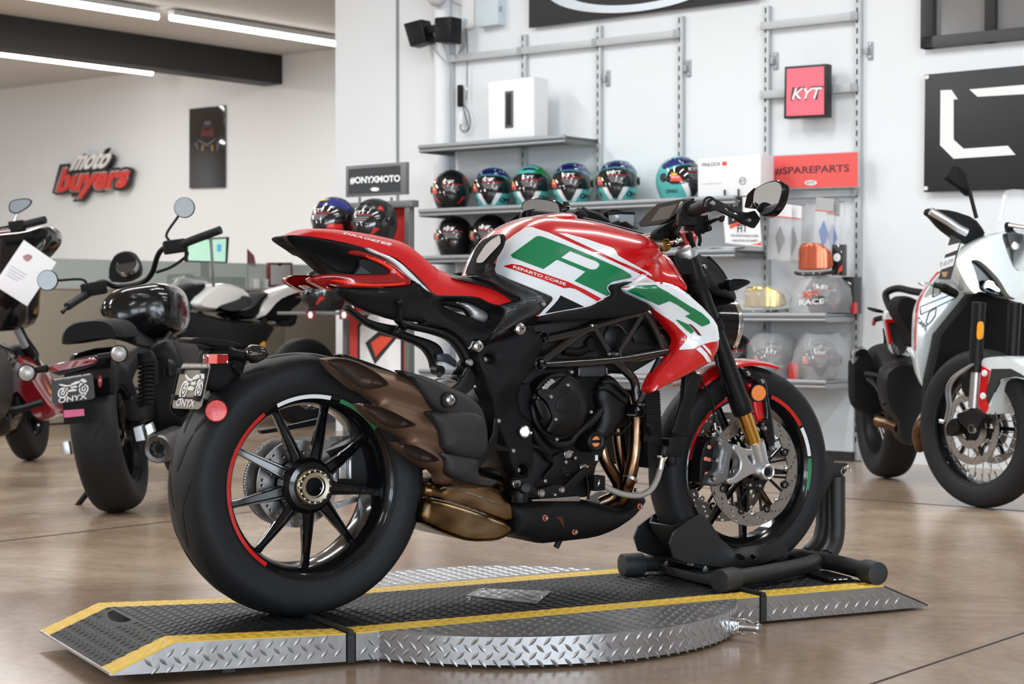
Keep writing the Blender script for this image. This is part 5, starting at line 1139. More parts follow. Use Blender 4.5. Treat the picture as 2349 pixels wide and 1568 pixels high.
b = MB(); b.prism(pth('G', ((860, 1205, -.12), (950, 1195, -.12), (1050, 1190, -.12), (1160, 1180, -.12), (1170, 1215, -.12), (870, 1215, -.12))), (0, .08, 0)); b.build('side_rail', DISC, bike, bevel=.004)
# shock, reservoir, rear brake reservoir
res = panel('fluid_reservoir', mat('milky reservoir', (.55, .57, .58), .35), bike, BF, Q('G', (288, 340), (395, 350), (400, 400), (370, 412), (290, 405)), y=-.12, bulge=.008, rad=.012, thick=.03)
b = MB(); b.prism(pth('G', ((283, 305, -.135), (300, 298, -.135), (350, 300, -.135), (400, 345, -.135), (395, 385, -.135), (330, 350, -.135), (284, 345, -.135))), (0, .01, 0)); rb = b.build('reservoir_bracket', mat('dark steel bracket', (.05, .06, .07), .35, .7), res, bevel=.002)
b = MB(); b.cyl(l('G', 262, 400, -.11), l('G', 300, 405, -.14), .013); b.cyl(l('G', 290, 432, -.13), l('G', 290, 432, -.15), .007); b.cyl(l('G', 400, 380, -.12), l('G', 490, 430, -.12), .016); b.build('shock_mount', BLACK, bike)
b = MB(); b.prism(pth('G', ((265, 468, -.13), (330, 450, -.13), (400, 465, -.13), (415, 480, -.13), (400, 500, -.13), (350, 510, -.13))), (0, .04, 0)); b.build('linkage', ALU, bike, bevel=.006)
b = MB(); 
for i in range(40): pass
b.tube([Vector((.40 + .10 * t + 0 * i, .02 * math.cos(t * 50) * 1.5, .46 + .18 * t + .03 * math.sin(t * 50))) for t in np.linspace(0, 1, 120)], .006, 7); b.build('shock_spring', BLACK, bike)
# radiator
rp = [l('G', u, v, -.15) for u, v in ((1555, 560), (1760, 560), (1790, 1000), (1550, 1000))]
ra, rb_ = l('G', 1600, 600, -.14), l('G', 1660, 1000, -.14)
b = MB(); b.bar(Vector((ra.x, 0, ra.z + .03)), Vector((rb_.x - .02, 0, rb_.z)), .30, .05, up=(1, 0, 0)); rad_ = b.build('radiator', mat('black radiator core', (.006, .006, .006), .6, 0, 0, (200, 1), spec=.15), bike, bevel=.004)
b = MB()
for i in range(28):
    t = i / 27; p = Vector((ra.x, 0, ra.z + .03)).lerp(Vector((rb_.x - .02, 0, rb_.z)), t); b.box(p, (.052, .30, .0022))
b.build('radiator_fin', BLACK, rad_)
b = MB(); b.bar(l('F', 550, 190, -.155), l('F', 430, 550, -.155), .012, .04, up=(1, 0, 0)); b.bar(l('F', 500, 200, -.15), l('F', 470, 560, -.15), .02, .03, up=(1, 0, 0)); b.build('radiator_frame', BLACK, bike, bevel=.004)
b = MB(); b.tube(pth('G', ((1570, 760, -.15), (1580, 740, -.16), (1600, 760, -.16), (1600, 800, -.15)), n=3), .008, 8); b.bar(l('G', 1560, 820, -.15), l('G', 1640, 830, -.15), .004, .02); b.build('radiator_hanger', BLACK, bike)
# braided oil line with fittings
BRD = mat('braided steel hose', (.50, .48, .45), .38, .9, 0, (900, 1))
b = MB(); b.tube(pth('G', ((1300, 1112, -.15), (1360, 1145, -.155), (1440, 1172, -.16), (1530, 1178, -.16), (1600, 1145, -.16), (1640, 1080, -.16), (1662, 1010, -.155)), n=6), .0085, 16); b.build('braided_hose', BRD, bike)
b = MB(); b.cyl(l('G', 1660, 1015, -.155), l('G', 1672, 945, -.155), .0095, n=16); b.cyl(l('G', 1660, 940, -.155), l('G', 1690, 945, -.155), .010, n=6); b.bar(l('G', 1640, 935, -.158), l('G', 1705, 940, -.158), .003, .006); b.build('hose_ferrule', CHROME, bike)
b = MB(); b.cyl(l('G', 1678, 930, -.155), l('G', 1692, 870, -.155), .015); b.box(l('G', 1730, 880, -.14), (.05, .05, .05)); b.cyl(l('G', 1720, 900, -.14), l('G', 1735, 990, -.14), .02); b.build('hose_port', BLACK, bike, bevel=.004)
b = MB(); b.cyl(l('G', 1258, 1098, -.145), l('G', 1305, 1113, -.15), .015, .012, n=18); b.box(l('G', 1262, 1100, -.14), (.035, .04, .04)); b.build('hose_socket', BLACK, bike, bevel=.003)
b = MB(); b.lathe([(.011, -.001), (.0135, -.001), (.0135, .002)], l('G', 1272, 1102, -.160), (1, -.4, -.3), 18, closed=False); b.build('socket_ring', STEEL, bike)
b = MB(); b.cyl(l('G', 1505, 1145, -.155), l('G', 1522, 1148, -.155), .006); b.build('hose_clip', CHROME, bike)
# ---------------------------------------------------------------- headlight
hc = BF.L(1620, 735, 0)
b = MB(); b.lathe([(0, -.10), (.05, -.095), (.075, -.06), (.088, -.01), (.092, .035), (.092, .052)], (hc.x, 0, hc.z - .012), (1, 0, -.1), 48, closed=False); hl = b.build('headlight', GBLACK, bike)
b = MB(); b.lathe([(.0925, .046), (.0945, .052), (.0935, .060), (.088, .062)], (hc.x, 0, hc.z - .012), (1, 0, -.1), 48, closed=False); b.build('headlight_rim', CHROME, hl)
b = MB(); b.lathe([(.0885, .060), (.06, .070), (.03, .075), (0, .076)], (hc.x, 0, hc.z - .012), (1, 0, -.1), 48, closed=False); b.build('headlight_glass', SMOKE, hl)
cw = panel('headlight_cowl', MATT, bike, BF, Q('H', (775, 705, -.05), (850, 745, -.05), (930, 800, -.045), (1010, 890, -.04), (1070, 985, -.04), (1120, 1080, -.045), (1140, 1115, -.05), (1110, 1120, -.06), (1010, 1095, -.075), (900, 1060, -.085), (860, 1000, -.085), (820, 890, -.08), (790, 800, -.07)), bulge=.008, rad=.02, thick=.05, mirror=True, ch=1)
b = MB(); b.bolt(l('H', 843, 832, -.094), .0068); b.build('cowl_bolt', STEEL, cw)
b = MB(); b.prism([Vector(p) for p in chaikin(pth('H', ((860, 700, -.02), (1000, 840, -.02), (1085, 985, -.02), (1140, 1110, -.02), (1090, 1100, -.02), (900, 900, -.02))), 1)], (0, .04, 0)); b.build('cowl_crown', MATT, cw)
b = MB(); b.prism(pth('H', ((560, 745, -.13), (740, 750, -.13), (800, 880, -.13), (780, 905, -.13), (640, 900, -.13), (600, 830, -.13))), (0, .26, 0)); b.build('steering_head_cover', BLACK, bike, bevel=.01)
for s in (1, -1):
    b = MB(); P = pth('H', ((1000, 1000, -.09), (1060, 985, -.12))); b.tube([Vector((p.x, p.y * s, p.z)) for p in P], .012, 12); stk = b.build('indicator_stalk', MATT, bike)
    P = chaikin(pth('H', ((1060, 985, -.14), (1078, 937, -.14), (1200, 938, -.14), (1255, 955, -.14), (1262, 972, -.14), (1240, 990, -.14), (1115, 1052, -.14), (1080, 1030, -.14))), 1)
    b = MB(); b.prism([Vector((p[0], p[1] * s - (.012 if s < 0 else -.012) * 0, p[2])) for p in P], (0, .024, 0)); b.build('front_indicator', GBLACK, stk, bevel=.006)
b = MB(); b.tube(pth('S', ((930, 90, -.10), (960, 210, -.105), (985, 330, -.10)), n=4), .003, 8); b.tube(pth('S', ((1135, 1150, -.14), (1190, 1300, -.13), (1240, 1400, -.12), (1270, 1500, -.12)), n=4), .003, 8); b.build('sensor_cable', MATT, bike)
tf = bvh(*[o for o in bike.children if o.name.startswith('fork_outer')])
V, F = textquad('MARZOCCHI', (1663, 893), (1643, 800), (1660, 894)); decal_mesh('fork_lettering', mat('grey lettering', (.35, .35, .35), .5), bike, tf, [tuple(v) for v in V], F, .001)
# ---------------------------------------------------------------- cockpit
dx0, dx1 = 1.035, 1.075
def dsh(u, v): return lx('H', u, v, dx0 + (470 - v) / 250 * (dx1 - dx0))
P = [dsh(u, v) for u, v in ((245, 440), (330, 345), (420, 262), (640, 222), (690, 228), (680, 250), (610, 340), (535, 405), (445, 455), (270, 472))]
b = MB(); b.prism(P, (.028, 0, .006)); dash = b.build('instrument_panel', MATT, bike, bevel=.003)
def inset(P, f): c = sum(P, Vector()) / len(P); return [c + (p - c) * f for p in P]
b = MB(); b.prism([p + Vector((-.0012, 0, 0)) for p in inset(P, .93)], (.002, 0, 0)); b.build('instrument_glass', SCREEN, dash)
P2 = [dsh(u, v) + Vector((-.002, 0, 0)) for u, v in ((365, 425), (450, 300), (610, 265), (530, 395))]
b = MB(); b.prism(P2, (.0006, 0, 0)); b.build('instrument_display', mat('pale reflecting display', (.16, .15, .14), .12), dash)
b = MB(); b.prism([Vector(p) for p in chaikin(pth('H', ((410, 540, -.06), (440, 490, -.06), (620, 380, -.09), (690, 330, -.10), (700, 420, -.10), (620, 500, -.08), (480, 590, -.06), (430, 590, -.06))), 1)], (0, .03, 0)); b.build('dash_support', MATT, bike, bevel=.005)
b = MB(); b.prism([Vector(p) for p in chaikin(pth('H', ((420, 560, -.04), (500, 520, -.05), (620, 500, -.05), (650, 560, -.05), (620, 590, -.05), (480, 600, -.04))), 1)], (0, .08, 0)); b.build('bar_clamp', BLACK, bike, bevel=.006)
gA, gB = l('H', 690, 345, -.235), l('H', 880, 270, -.362)
for s in (1, -1):
    m_ = lambda p: Vector((p.x - (.24 * abs(p.y) if s < 0 else 0), p.y * s, p.z))
    b = MB(); b.tube(catmull([m_(l('H', 560, 560, -.05)), m_(l('H', 600, 470, -.12)), m_(gA.lerp(gB, -.15)), m_(gA)], 5) + [m_(gB)], .0115, 14); b.build('handlebar', BLACK, bike)
    b = MB(); n_ = 26; b.tube([m_(gA.lerp(gB, .18 + .82 * t / n_)) for t in range(n_ + 1)], [.0165 + .0009 * (t % 2) for t in range(n_ + 1)], 20); b.build('grip', RUBBER, bike, sharp=60)
    b = MB(); a_, c_ = m_(gA.lerp(gB, -.12)), m_(gA.lerp(gB, .2)); b.cyl(a_, c_, .027, .024, n=20); b.cyl(m_(gA.lerp(gB, .16)), m_(gA.lerp(gB, .24)), .030, n=22); b.box((a_ + c_) / 2 + Vector((-.004, 0, -.018)), (.05, .055, .035), -.5 * s); b.cyl(m_(gA.lerp(gB, -.05)) + Vector((.0, 0, .02)), m_(gA.lerp(gB, -.05)) + Vector((.03, 0, .0)), .02); b.build('switch_cluster', MATT, bike, bevel=.005)
    b = MB(); e_ = m_(gB); b.cyl(e_, m_(gA.lerp(gB, 1.09)), .0205, n=22); b.build('bar_end', BLACK, bike, bevel=.002)
b = MB(); b.box(l('H', 632, 420, -.225), (.014, .018, .024), .3); b.build('kill_switch', REDSW, bike, bevel=.003)
b = MB(); b.tube([l('H', 615, 375, -.22), l('H', 625, 300, -.22), l('H', 640, 250, -.21)], .004, 8); b.build('switch_edge', STEEL, bike)
for s in (1, -1):
    fx = lambda p: Vector((p.x - (.24 * abs(p.y) if s < 0 else 0), p.y * s, p.z))
    b = MB(); b.tube([fx(v) for v in pth('H', ((700, 460, -.23), (810, 500, -.25), (880, 440, -.27), (960, 395, -.32), (1010, 385, -.37)), n=4)], [.014] * 4 + [.010] * 12 + [.008], 10, flat=.6); b.ball(fx(l('H', 1000, 400, -.365)), .0085); b.build('brake_lever', BLACK, bike)
b = MB(); b.box(l('H', 880, 410, -.27), (.008, .012, .03)); b.build('lever_adjuster', STEEL, bike, bevel=.002)
b = MB(); b.cyl(l('H', 760, 510, -.24), l('H', 900, 460, -.26), .013); b.box(l('H', 780, 440, -.24), (.05, .05, .04)); b.bolt(l('H', 828, 515, -.262), .005, (0, -1, -.5)); b.bolt(l('H', 878, 492, -.272), .005, (0, -1, -.5)); b.build('master_cylinder', MATT, bike, bevel=.004)
# bar end mirrors
def mirr(s):
    fx = lambda p: Vector((p.x - (.24 * abs(p.y) if s < 0 else 0), p.y * s, p.z))
    armP = [l('H', u, v, y) for u, v, y in ((870, 250, -.385), (905, 215, -.385), (950, 220, -.385), (1180, 330, -.395), (1200, 350, -.40), (1240, 345, -.405), (1300, 330, -.41), (1345, 400, -.41), (1300, 480, -.41), (1195, 440, -.405), (1150, 405, -.40), (960, 320, -.39), (890, 325, -.385), (865, 295, -.385))]
    b = MB(); hole = [l('H', u, v, -.3) for u, v in ((0, 0),)]
    V_, F_, lp = fill(Q('H', (868, 262), (880, 230), (905, 212), (950, 222), (1180, 335), (1240, 342), (1300, 325), (1350, 395), (1335, 430), (1298, 482), (1195, 440), (1150, 405), (980, 325), (920, 325), (885, 318), (865, 290)), 8, [Q('H', (1010, 285), (1060, 300), (1180, 355), (1150, 362), (1075, 345))])
    a = [fx(BF.L(p[0], p[1], -.388)) for p in V_]; c = [p + Vector((0, .012 * s, 0)) for p in a]; n_ = len(a); b.add(a + c, list(F_) + [tuple(i + n_ for i in reversed(f)) for f in F_] + [(q, p, p + n_, q + n_) for p, q in bnd_edges(F_)])
    arm = b.build('mirror_arm', BLACK, bike, bevel=0)
    b = MB(); b.bolt(fx(l('H', 915, 260, -.392)), .007, (0, -s, 0)); b.bolt(fx(l('H', 1241, 410, -.392)), .006, (0, -s, 0)); b.build('mirror_bolt', STEEL, arm)
    mx = l('H', 1300, 330, -.395).x - .005
    def mp(u, v): return lx('H', u, v, mx - (u - 1300) * .00006)
    out = chaikin([tuple(mp(u, v)) for u, v in ((1295, 125), (1360, 85), (1430, 58), (1500, 47), (1545, 70), (1562, 110), (1550, 190), (1520, 280), (1460, 355), (1400, 382), (1360, 378), (1300, 310), (1275, 260), (1280, 180))], 1)
    O = [fx(Vector(p)) for p in out]; c_ = sum(O, Vector()) / len(O)
    b = MB(); b.rings([[c_ + (p - c_) * .96 + Vector((.000, 0, 0)) for p in O], [p + Vector((.004, 0, 0)) for p in O], [c_ + (p - c_) * .97 + Vector((.02, 0, -.004)) for p in O], [c_ + (p - c_) * .6 + Vector((.045, s * -.02 * -1, -.008)) for p in O]]); hs = b.build('mirror_housing', GBLACK, arm)
    g = [c_ + (p - c_) * .90 + Vector((-.0015, 0, 0)) for p in O]; b = MB(); b.prism(g, (.001, 0, 0)); b.build('mirror_glass', MIRROR, hs)
    P_ = [fx(p) for p in (l('H', 1200, 300, -.38), l('H', 1225, 180, -.37), l('H', 1290, 115, -.39), l('H', 1285, 310, -.40))]; b = MB(); b.prism(P_, (.02, 0, 0)); b.build('mirror_shoulder', GBLACK, hs, bevel=.004)
mirr(1); mirr(-1)
# steering damper and small cockpit hardware
b = MB(); b.cyl(l('H', 330, 640, -.02), l('H', 490, 635, -.06), .0175, n=22); b.cyl(l('H', 240, 575, .05), l('H', 415, 550, -.01), .010, n=16); b.build('steering_damper', mat('champagne aluminium', (.6, .56, .48), .3, .9), bike)
b = MB(); b.cyl(l('H', 490, 635, -.06), l('H', 500, 634, -.065), .0185, n=22); b.cyl(l('H', 500, 632, -.06), l('H', 560, 622, -.07), .004); b.build('damper_rod', GOLD, bike)
b = MB(); b.ball(l('H', 588, 600, -.085), .010); b.ball(l('H', 548, 605, -.08), .006); b.cyl(l('H', 588, 600, -.085), l('H', 640, 575, -.09), .008); b.build('damper_joint', CHROME, bike)
b = MB(); b.prism([Vector(p) for p in chaikin(pth('H', ((560, 545, -.07), (640, 540, -.08), (660, 590, -.08), (620, 650, -.07), (540, 660, -.06))), 1)], (0, .03, 0)); b.build('damper_bracket', BLACK, bike, bevel=.004)
b = MB(); b.prism([Vector(p) for p in chaikin(pth('H', ((655, 510, -.02), (760, 500, -.02), (800, 540, -.02), (770, 600, -.02), (775, 660, -.02), (690, 650, -.02), (655, 600, -.02))), 1)], (0, .04, 0)); b.build('red_key_fob', mat('red fabric', (.55, .05, .03), .6), bike, bevel=.004)
b = MB(); b.lathe([(.009, -.003), (.012, 0), (.009, .003)], l('H', 735, 525, -.12), (.3, 1, .1), 20); b.build('key_ring', CHROME, bike)
b = MB(); b.tube(pth('H', ((700, 520, -.12), (720, 580, -.12), (750, 650, -.115), (765, 740, -.11)), n=4), [.010] * 5 + [.007] * 8, 10); b.tube(pth('H', ((800, 540, -.1), (808, 590, -.1), (798, 640, -.1)), n=4), .005, 8); b.build('control_cable', MATT, bike)
b = MB(); p0_ = BF.L(1425, 505, .22); b.box(p0_, (.05, .06, .035)); b.build('clutch_fluid_reservoir', mat('clear reservoir', (.35, .42, .46), .1, 0, .5), bike, bevel=.004)
b = MB(); b.box(p0_ + Vector((0, 0, .02)), (.055, .065, .008)); b.tube([BF.L(1395, 520, .2), BF.L(1430, 512, .2), BF.L(1452, 530, .18), BF.L(1470, 555, .12)], .012, 10); b.tube([BF.L(1330, 485, .33), BF.L(1345, 492, .32), BF.L(1375, 502, .28), BF.L(1400, 520, .24)], [.018, .017, .017, .012], 14); b.build('left_control', MATT, bike, bevel=.003)
# ================================================================ wheel stand
st = thing('wheel_stand', 'black steel wheel chock stand clamping the front wheel, rubber feet', 'wheel stand', BF)
zb_ = .077 + .031
def wz(u, v, z, k='F'): p = Q(k, (u, v))[0]; return BF.i @ WF.Z(p[0], p[1], z)
STB = mat('black powder coat', (.012, .012, .012), .5, 0, 0, (500, .2)); ft = {}
capA, capB, capD = wz(175, 1300, zb_), wz(725, 1390, zb_), wz(1570, 1345, zb_)
nA, nB = wz(430, 1285, zb_), wz(1000, 1345, zb_)
up1 = [wz(1200, 1300, zb_)]
x_up = l('F', 1365, 1000, -.04)
near = [capB, nB, wz(1200, 1302, zb_), l('F', 1300, 1270, -.05), l('F', 1352, 1180, -.04), l('F', 1366, 1080, -.035), l('F', 1366, 790, -.035)]
b = MB(); b.tube(catmull(near[:3], 3) + catmull(near[3:6], 4) + [near[6]], .0245, 20); b.build('frame_tube', STB, st)
far = [capA, nA, wz(900, 1275, zb_), l('F', 1180, 1255, .05), l('F', 1262, 1170, .045), l('F', 1290, 1070, .04), l('F', 1292, 790, .04)]
b = MB(); b.tube(catmull(far[:3], 3) + catmull(far[3:6], 4) + [far[6]], .0245, 20); b.build('frame_tube', STB, st)
farD = Vector((capD.x, abs(capD.y) + .0, capD.z))
b = MB(); b.tube([capD, wz(1350, 1290, zb_), wz(1120, 1255, zb_)], .0245, 20); b.build('frame_tube', STB, st)
for a, d_ in ((capA, (nA - capA).normalized()), (capB, (nB - capB).normalized()), (capD, (wz(1350, 1290, zb_) - capD).normalized())):
    b = MB(); b.cyl(a - d_ * .032, a + d_ * .035, .0325, n=36); b.build('rubber_foot', mat('rubber foot', (.022, .023, .025), .6, 0, 0, (500, .2)), st, bevel=.005)
b = MB(); q4 = [wz(u, v, .077 + .03) for u, v in ((340, 1300), (660, 1380), (800, 1340), (450, 1275))]; b.prism(q4, (0, 0, -.024)); b.build('cross_plate', STB, st, bevel=.002)
b = MB()
for u, v in ((380, 1300), (603, 1338)):
    p = wz(u, v, .077 + .035); b.cyl(p, p + Vector((0, 0, .008)), .009, n=6); b.cyl(p + Vector((0, 0, .008)), p + Vector((0, 0, .014)), .005, n=10)
b.build('hex_bolt', STEEL, st)
b = MB()
for u, v, y in ((517, 1298, -.07), (798, 1335, -.10)): b.bolt(l('F', u, v, y), .008)
b.build('pivot_bolt', STEEL, st)
for s in (-1, 1):
    o_ = panel('cradle_plate', STB, st, BF, Q('F', (420, 1115, -.088), (500, 1045, -.085), (575, 1003, -.085), (620, 1040, -.085), (690, 1150, -.085), (760, 1210, -.085), (1050, 1175, -.085), (1100, 1240, -.085), (820, 1330, -.088), (650, 1310, -.088), (500, 1290, -.088), (420, 1262, -.088), (395, 1180, -.088)), bulge=0, rad=.01, thick=.006, step=.03, ch=0,
        holes=[Q('F', (775, 1240), (800, 1235), (830, 1255), (832, 1275), (800, 1275), (775, 1260)), Q('F', (860, 1245), (880, 1242), (905, 1262), (890, 1275), (865, 1262))])
    if s == 1:
        for v in o_.data.vertices: v.co.y = -v.co.y
        o_.data.flip_normals()
b = MB(); rs = []
for t in np.linspace(R(207), R(262), 12):
    c = FC_ + Vector((math.cos(t) * .309, 0, math.sin(t) * .309)); rs.append([c + Vector((0, y, 0)) + Vector((math.cos(t), 0, math.sin(t))) * (o) for y, o in ((-.080, -.03), (-.05, .004), (.05, .004), (.080, -.03), (.080, -.024), (.05, .010), (-.05, .010), (-.080, -.024))])
b.rings(rs); b.build('cradle_trough', STB, st)
b = MB(); b.prism(pth('F', ((312, 1042, .07), (330, 1030, .07), (345, 1075, .07), (385, 1110, .07), (375, 1130, .07), (335, 1100, .07))), (0, -.14, 0)); b.build('cradle_lip', STB, st, bevel=.003)
b = MB(); b.prism(pth('F', ((480, 1270, -.06), (620, 1300, -.06), (800, 1330, -.06), (1060, 1260, -.06), (1060, 1285, -.06), (640, 1345, -.06), (430, 1285, -.06))), (0, .12, 0)); b.build('cradle_base', STB, st, bevel=.003)
b = MB(); b.prism(pth('F', ((1288, 668, -.045), (1352, 690, -.045), (1350, 800, -.045), (1320, 850, -.045), (1278, 925, -.045), (1250, 912, -.045), (1256, 830, -.045))), (0, .09, 0)); b.build('wheel_stop', STB, st, bevel=.004)
b = MB(); b.prism(pth('F', ((1340, 708, -.045), (1428, 712, -.045), (1424, 755, -.045), (1395, 795, -.045), (1340, 790, -.045))), (0, .06, 0)); hd = b.build('upright_head', STB, st, bevel=.003)
b = MB(); c = l('F', 1418, 762, -.06); b.lathe([(.0145, -.0015), (.0165, 0), (.0145, .0015), (.0135, 0)], c, (.3, 1, 0), 26); b.cyl(l('F', 1402, 745, -.055), l('F', 1430, 732, -.055), .004); b.build('lock_pin', CHROME, hd)
# ================================================================ shelf wall
GREY = mat('grey powder coated steel', (.36, .38, .40), .45, .2); DGREY = mat('dark grey shelf steel', (.16, .165, .16), .42, .2); SLOT = mat('dark slot', (.01, .01, .012), .7)
LGREY = mat('light grey steel', (.50, .52, .53), .45, .2); WPL = mat('white plastic', (.84, .85, .86), .3, 0, .4); COR = mat('coral red board', (.80, .10, .09), .45); BLKB = mat('black board', (.014, .015, .017), .45)
CLR = mat('clear plastic', (.92, .94, .96), .08, trans=.0, alpha=.20, ior=1.05); WPAPER = mat('white card', (.82, .82, .83), .6)
def rthing(name, label, cat, x, y, z, group=None, yaw=0): return thing(name, label, cat, loc=room(x, y, z), yaw=RYAW + yaw, group=group)
UPX = [(1040, 107), (1208, 87), (1380, 64), (1567, 40), (1765, 15), (1975, -12)]
UX = [RF.L(p[0], p[1], YA).x for p in UPX]; nm_ = ('beside the two black spotlights', 'behind the white subwoofer', 'right of the white subwoofer', 'above the last turquoise helmet', 'left of the small square lit sign', 'tallest and right of the red spare parts sign')
for x, n_ in zip(UX, nm_):
    t = rthing('shelf_upright', 'grey slotted shelf upright ' + n_, 'upright', x, YA, 0, 'slotted uprights of the shelf wall')
    b = MB(); b.box((0, -.018, 1.28), (.034, .034, 2.55)); b.build('post', LGREY, t, bevel=.002)
    b = MB()
    for k in range(44): b.box((-.004, -.0355, .12 + k * .056), (.008, .001, .030))
    o = b.build('slot_row', SLOT, t); o['kind'] = 'stuff'
for i, (a, c, z) in enumerate(((0, 1, 2.45), (1, 2, 2.45), (2, 3, 2.45), (4, 5, 2.44), (4, 5, 2.05), (4, 5, 1.48))):
    x0_, x1_ = UX[a] - .03, UX[c] + (.0 if c != 5 else -.0)
    t = rthing('cross_rail', ('left', 'middle', 'right', 'topmost')[i] + ' grey cross rail between the slotted uprights' if i < 4 else ('grey cross rail behind the square red sign' if i == 4 else 'grey cross rail that carries the hanging bags'), 'rail', (x0_ + x1_) / 2, YA - .045, z)
    b = MB(); b.box((0, 0, 0), (x1_ - x0_, .018, .045)); b.build('bar', LGREY, t, bevel=.003)
    b = MB(); b.box(((x1_ - x0_) / 2 - .02, -.001, 0), (.03, .022, .052)); b.build('end_bracket', GREY, t, bevel=.002)
for i, (px, py) in enumerate(((1395, 180), (1580, 157), (1780, 140), (1997, 117))):
    p = RF.L(px, py, YA - .004); t = rthing('wall_bracket', 'small grey wall bracket with two screws right of ' + ('the third upright', 'the fourth upright', 'the fifth upright', 'the tallest upright')[i], 'bracket', p.x, YA, p.z)
    b = MB(); b.box((0, -.003, 0), (.032, .006, .10)); b.box((-.015, -.015, 0), (.02, .03, .035)); b.build('plate', GREY, t, bevel=.001)
    b = MB(); b.bolt((.0, -.007, .034), .008); b.bolt((.0, -.007, -.034), .008); b.build('screw', STEEL, t)
SHZ = {1: 1.868, 2: 1.463, 3: 1.168, 4: .812, 5: .452}; YF = 8.787
xl = RF.L(958, 457, YF).x
def shelf(n, x0, x1, label, m=DGREY):
    z = SHZ[n]; t = rthing('shelf', label, 'shelf', (x0 + x1) / 2, (YF + YA) / 2, z, 'steel shelves of the helmet wall'); wd = x1 - x0; dy = (YA - YF) / 2 - .02
    b = MB(); b.box((0, 0, -.012), (wd, 2 * dy, .02)); b.box((0, -dy + .004, -.024), (wd, .012, .036)); b.box((-wd / 2 + .004, 0, -.026), (.008, 2 * dy, .04)); b.box((wd / 2 - .004, 0, -.026), (.008, 2 * dy, .04)); b.build('shelf_board', m, t, bevel=.003)
    b = MB(); b.tube([(-wd / 2, -dy - .004, -.008), (wd / 2, -dy - .004, -.008)], .0135, 10); b.tube([(-wd / 2, -dy - .002, -.034), (wd / 2, -dy - .002, -.034)], .008, 8); b.build('front_lip', GREY, t)
shelf(1, xl, UX[2] - .01, 'short top grey shelf that carries the white subwoofer')
shelf(2, xl, UX[4] - .005, 'long grey shelf that carries the turquoise helmets')
shelf(3, xl, UX[4] - .005, 'grey shelf that carries the row of plain black helmets')
shelf(4, xl, UX[5] - .01, 'grey shelf that carries the gold visor and the packed helmets', GREY)
shelf(5, xl, UX[5] - .01, 'lowest grey shelf with bagged grey helmets', GREY)
zb2 = RF.L(1700, 1022, YA - .05).z
t = rthing('back_panel', 'pale blue white back panel below the lowest shelf', 'panel', (xl + UX[5]) / 2 + .15, YA - .05, 0)
b = MB(); b.box((0, 0, (SHZ[5] - .05 + zb2) / 2), (UX[5] - xl - .32, .02, SHZ[5] - .05 - zb2)); b.build('board', mat('pale panel', (.66, .72, .77), .35), t, bevel=.002)
b = MB(); b.box((0, .0, zb2 / 2), (UX[5] - xl - .32, .03, zb2 - .002)); b.build('plinth', DARK, t)
# subwoofer
sp_ = [RF.L(px, py, YF + .06) for px, py in ((1117, 312), (1223, 308), (1117, 186), (1223, 175))]
sw_, sh_ = sp_[1].x - sp_[0].x, sp_[3].z - SHZ[1]
t = rthing('subwoofer', 'glossy white boxy subwoofer with a black slot on the top shelf', 'speaker', (sp_[0].x + sp_[1].x) / 2, YF + .06, SHZ[1])
b = MB(); b.box((0, .08, sh_ / 2 + .002), (sw_, .155, sh_)); b.build('body', WPL, t, bevel=.022, seg=4)
b = MB(); b.box((-.005, -.001, sh_ / 2), (.062, .008, sh_ * .60)); b.build('slot_frame', mat('grey slot frame', (.10, .10, .11), .5), t, bevel=.008); b = MB(); b.box((-.005, -.003, sh_ / 2), (.038, .008, sh_ * .52)); b.build('slot', SLOT, t, bevel=.004)
# helmets
def hpt(az, h, o=0):
    """point of the helmet skin: azimuth (0 = front), height"""
    t = h / .255
    if t < .45: r = .098 + .030 * math.sin(t / .45 * math.pi / 2)
    else: r = .128 * math.sqrt(max(0, 1 - ((t - .45) / .55) ** 2.2))
    r += o; c = math.cos(az); fy = 1.12 + (.12 * max(0, c) * max(0, 1 - abs(t - .22) / .3)); sx = .95 - .10 * max(0, .4 - t)
    return Vector((math.sin(az) * r * sx, -c * r * fy, h + o * max(0, t - .5)))
def hpatch(nm, m, par, poly, o=.0012, step=.03):
    V, F, _ = fill([(a, h * 6) for a, h in poly], step * 4)
    me = D.meshes.new(nm); me.from_pydata([tuple(hpt(a, h / 6, o)) for a, h in V], [], F); me.shade_smooth(); return new(nm, me, m, par)
def htext(s, m, par, a0, a1, h0, h1, o=.006):
    V, F = textmesh(s); me = D.meshes.new('lettering'); me.from_pydata([tuple(hpt(a0 + (a1 - a0) * u, h0 + (h1 - h0) * v, o)) for u, v in V], [], F); return new('lettering', me, m, par)
TEAL = mat('turquoise', (.10, .48, .47), .2, 0, .8); NAVY = mat('dark blue', (.012, .02, .16), .25, 0, .8); HBLK = mat('helmet black', (.006, .006, .007), .35, 0, .5); VIS = mat('dark visor', (.008, .008, .009), .06, 0, 1)
HRED = mat('helmet red', (.62, .02, .02), .3, 0, .6); STK = mat('orange red sticker', (.75, .07, .03), .5); GRYT = mat('grey print', (.20, .20, .21), .5); DRED = mat('dark red print', (.30, .012, .015), .5); YLW = mat('yellow print', (.75, .6, .03), .5)
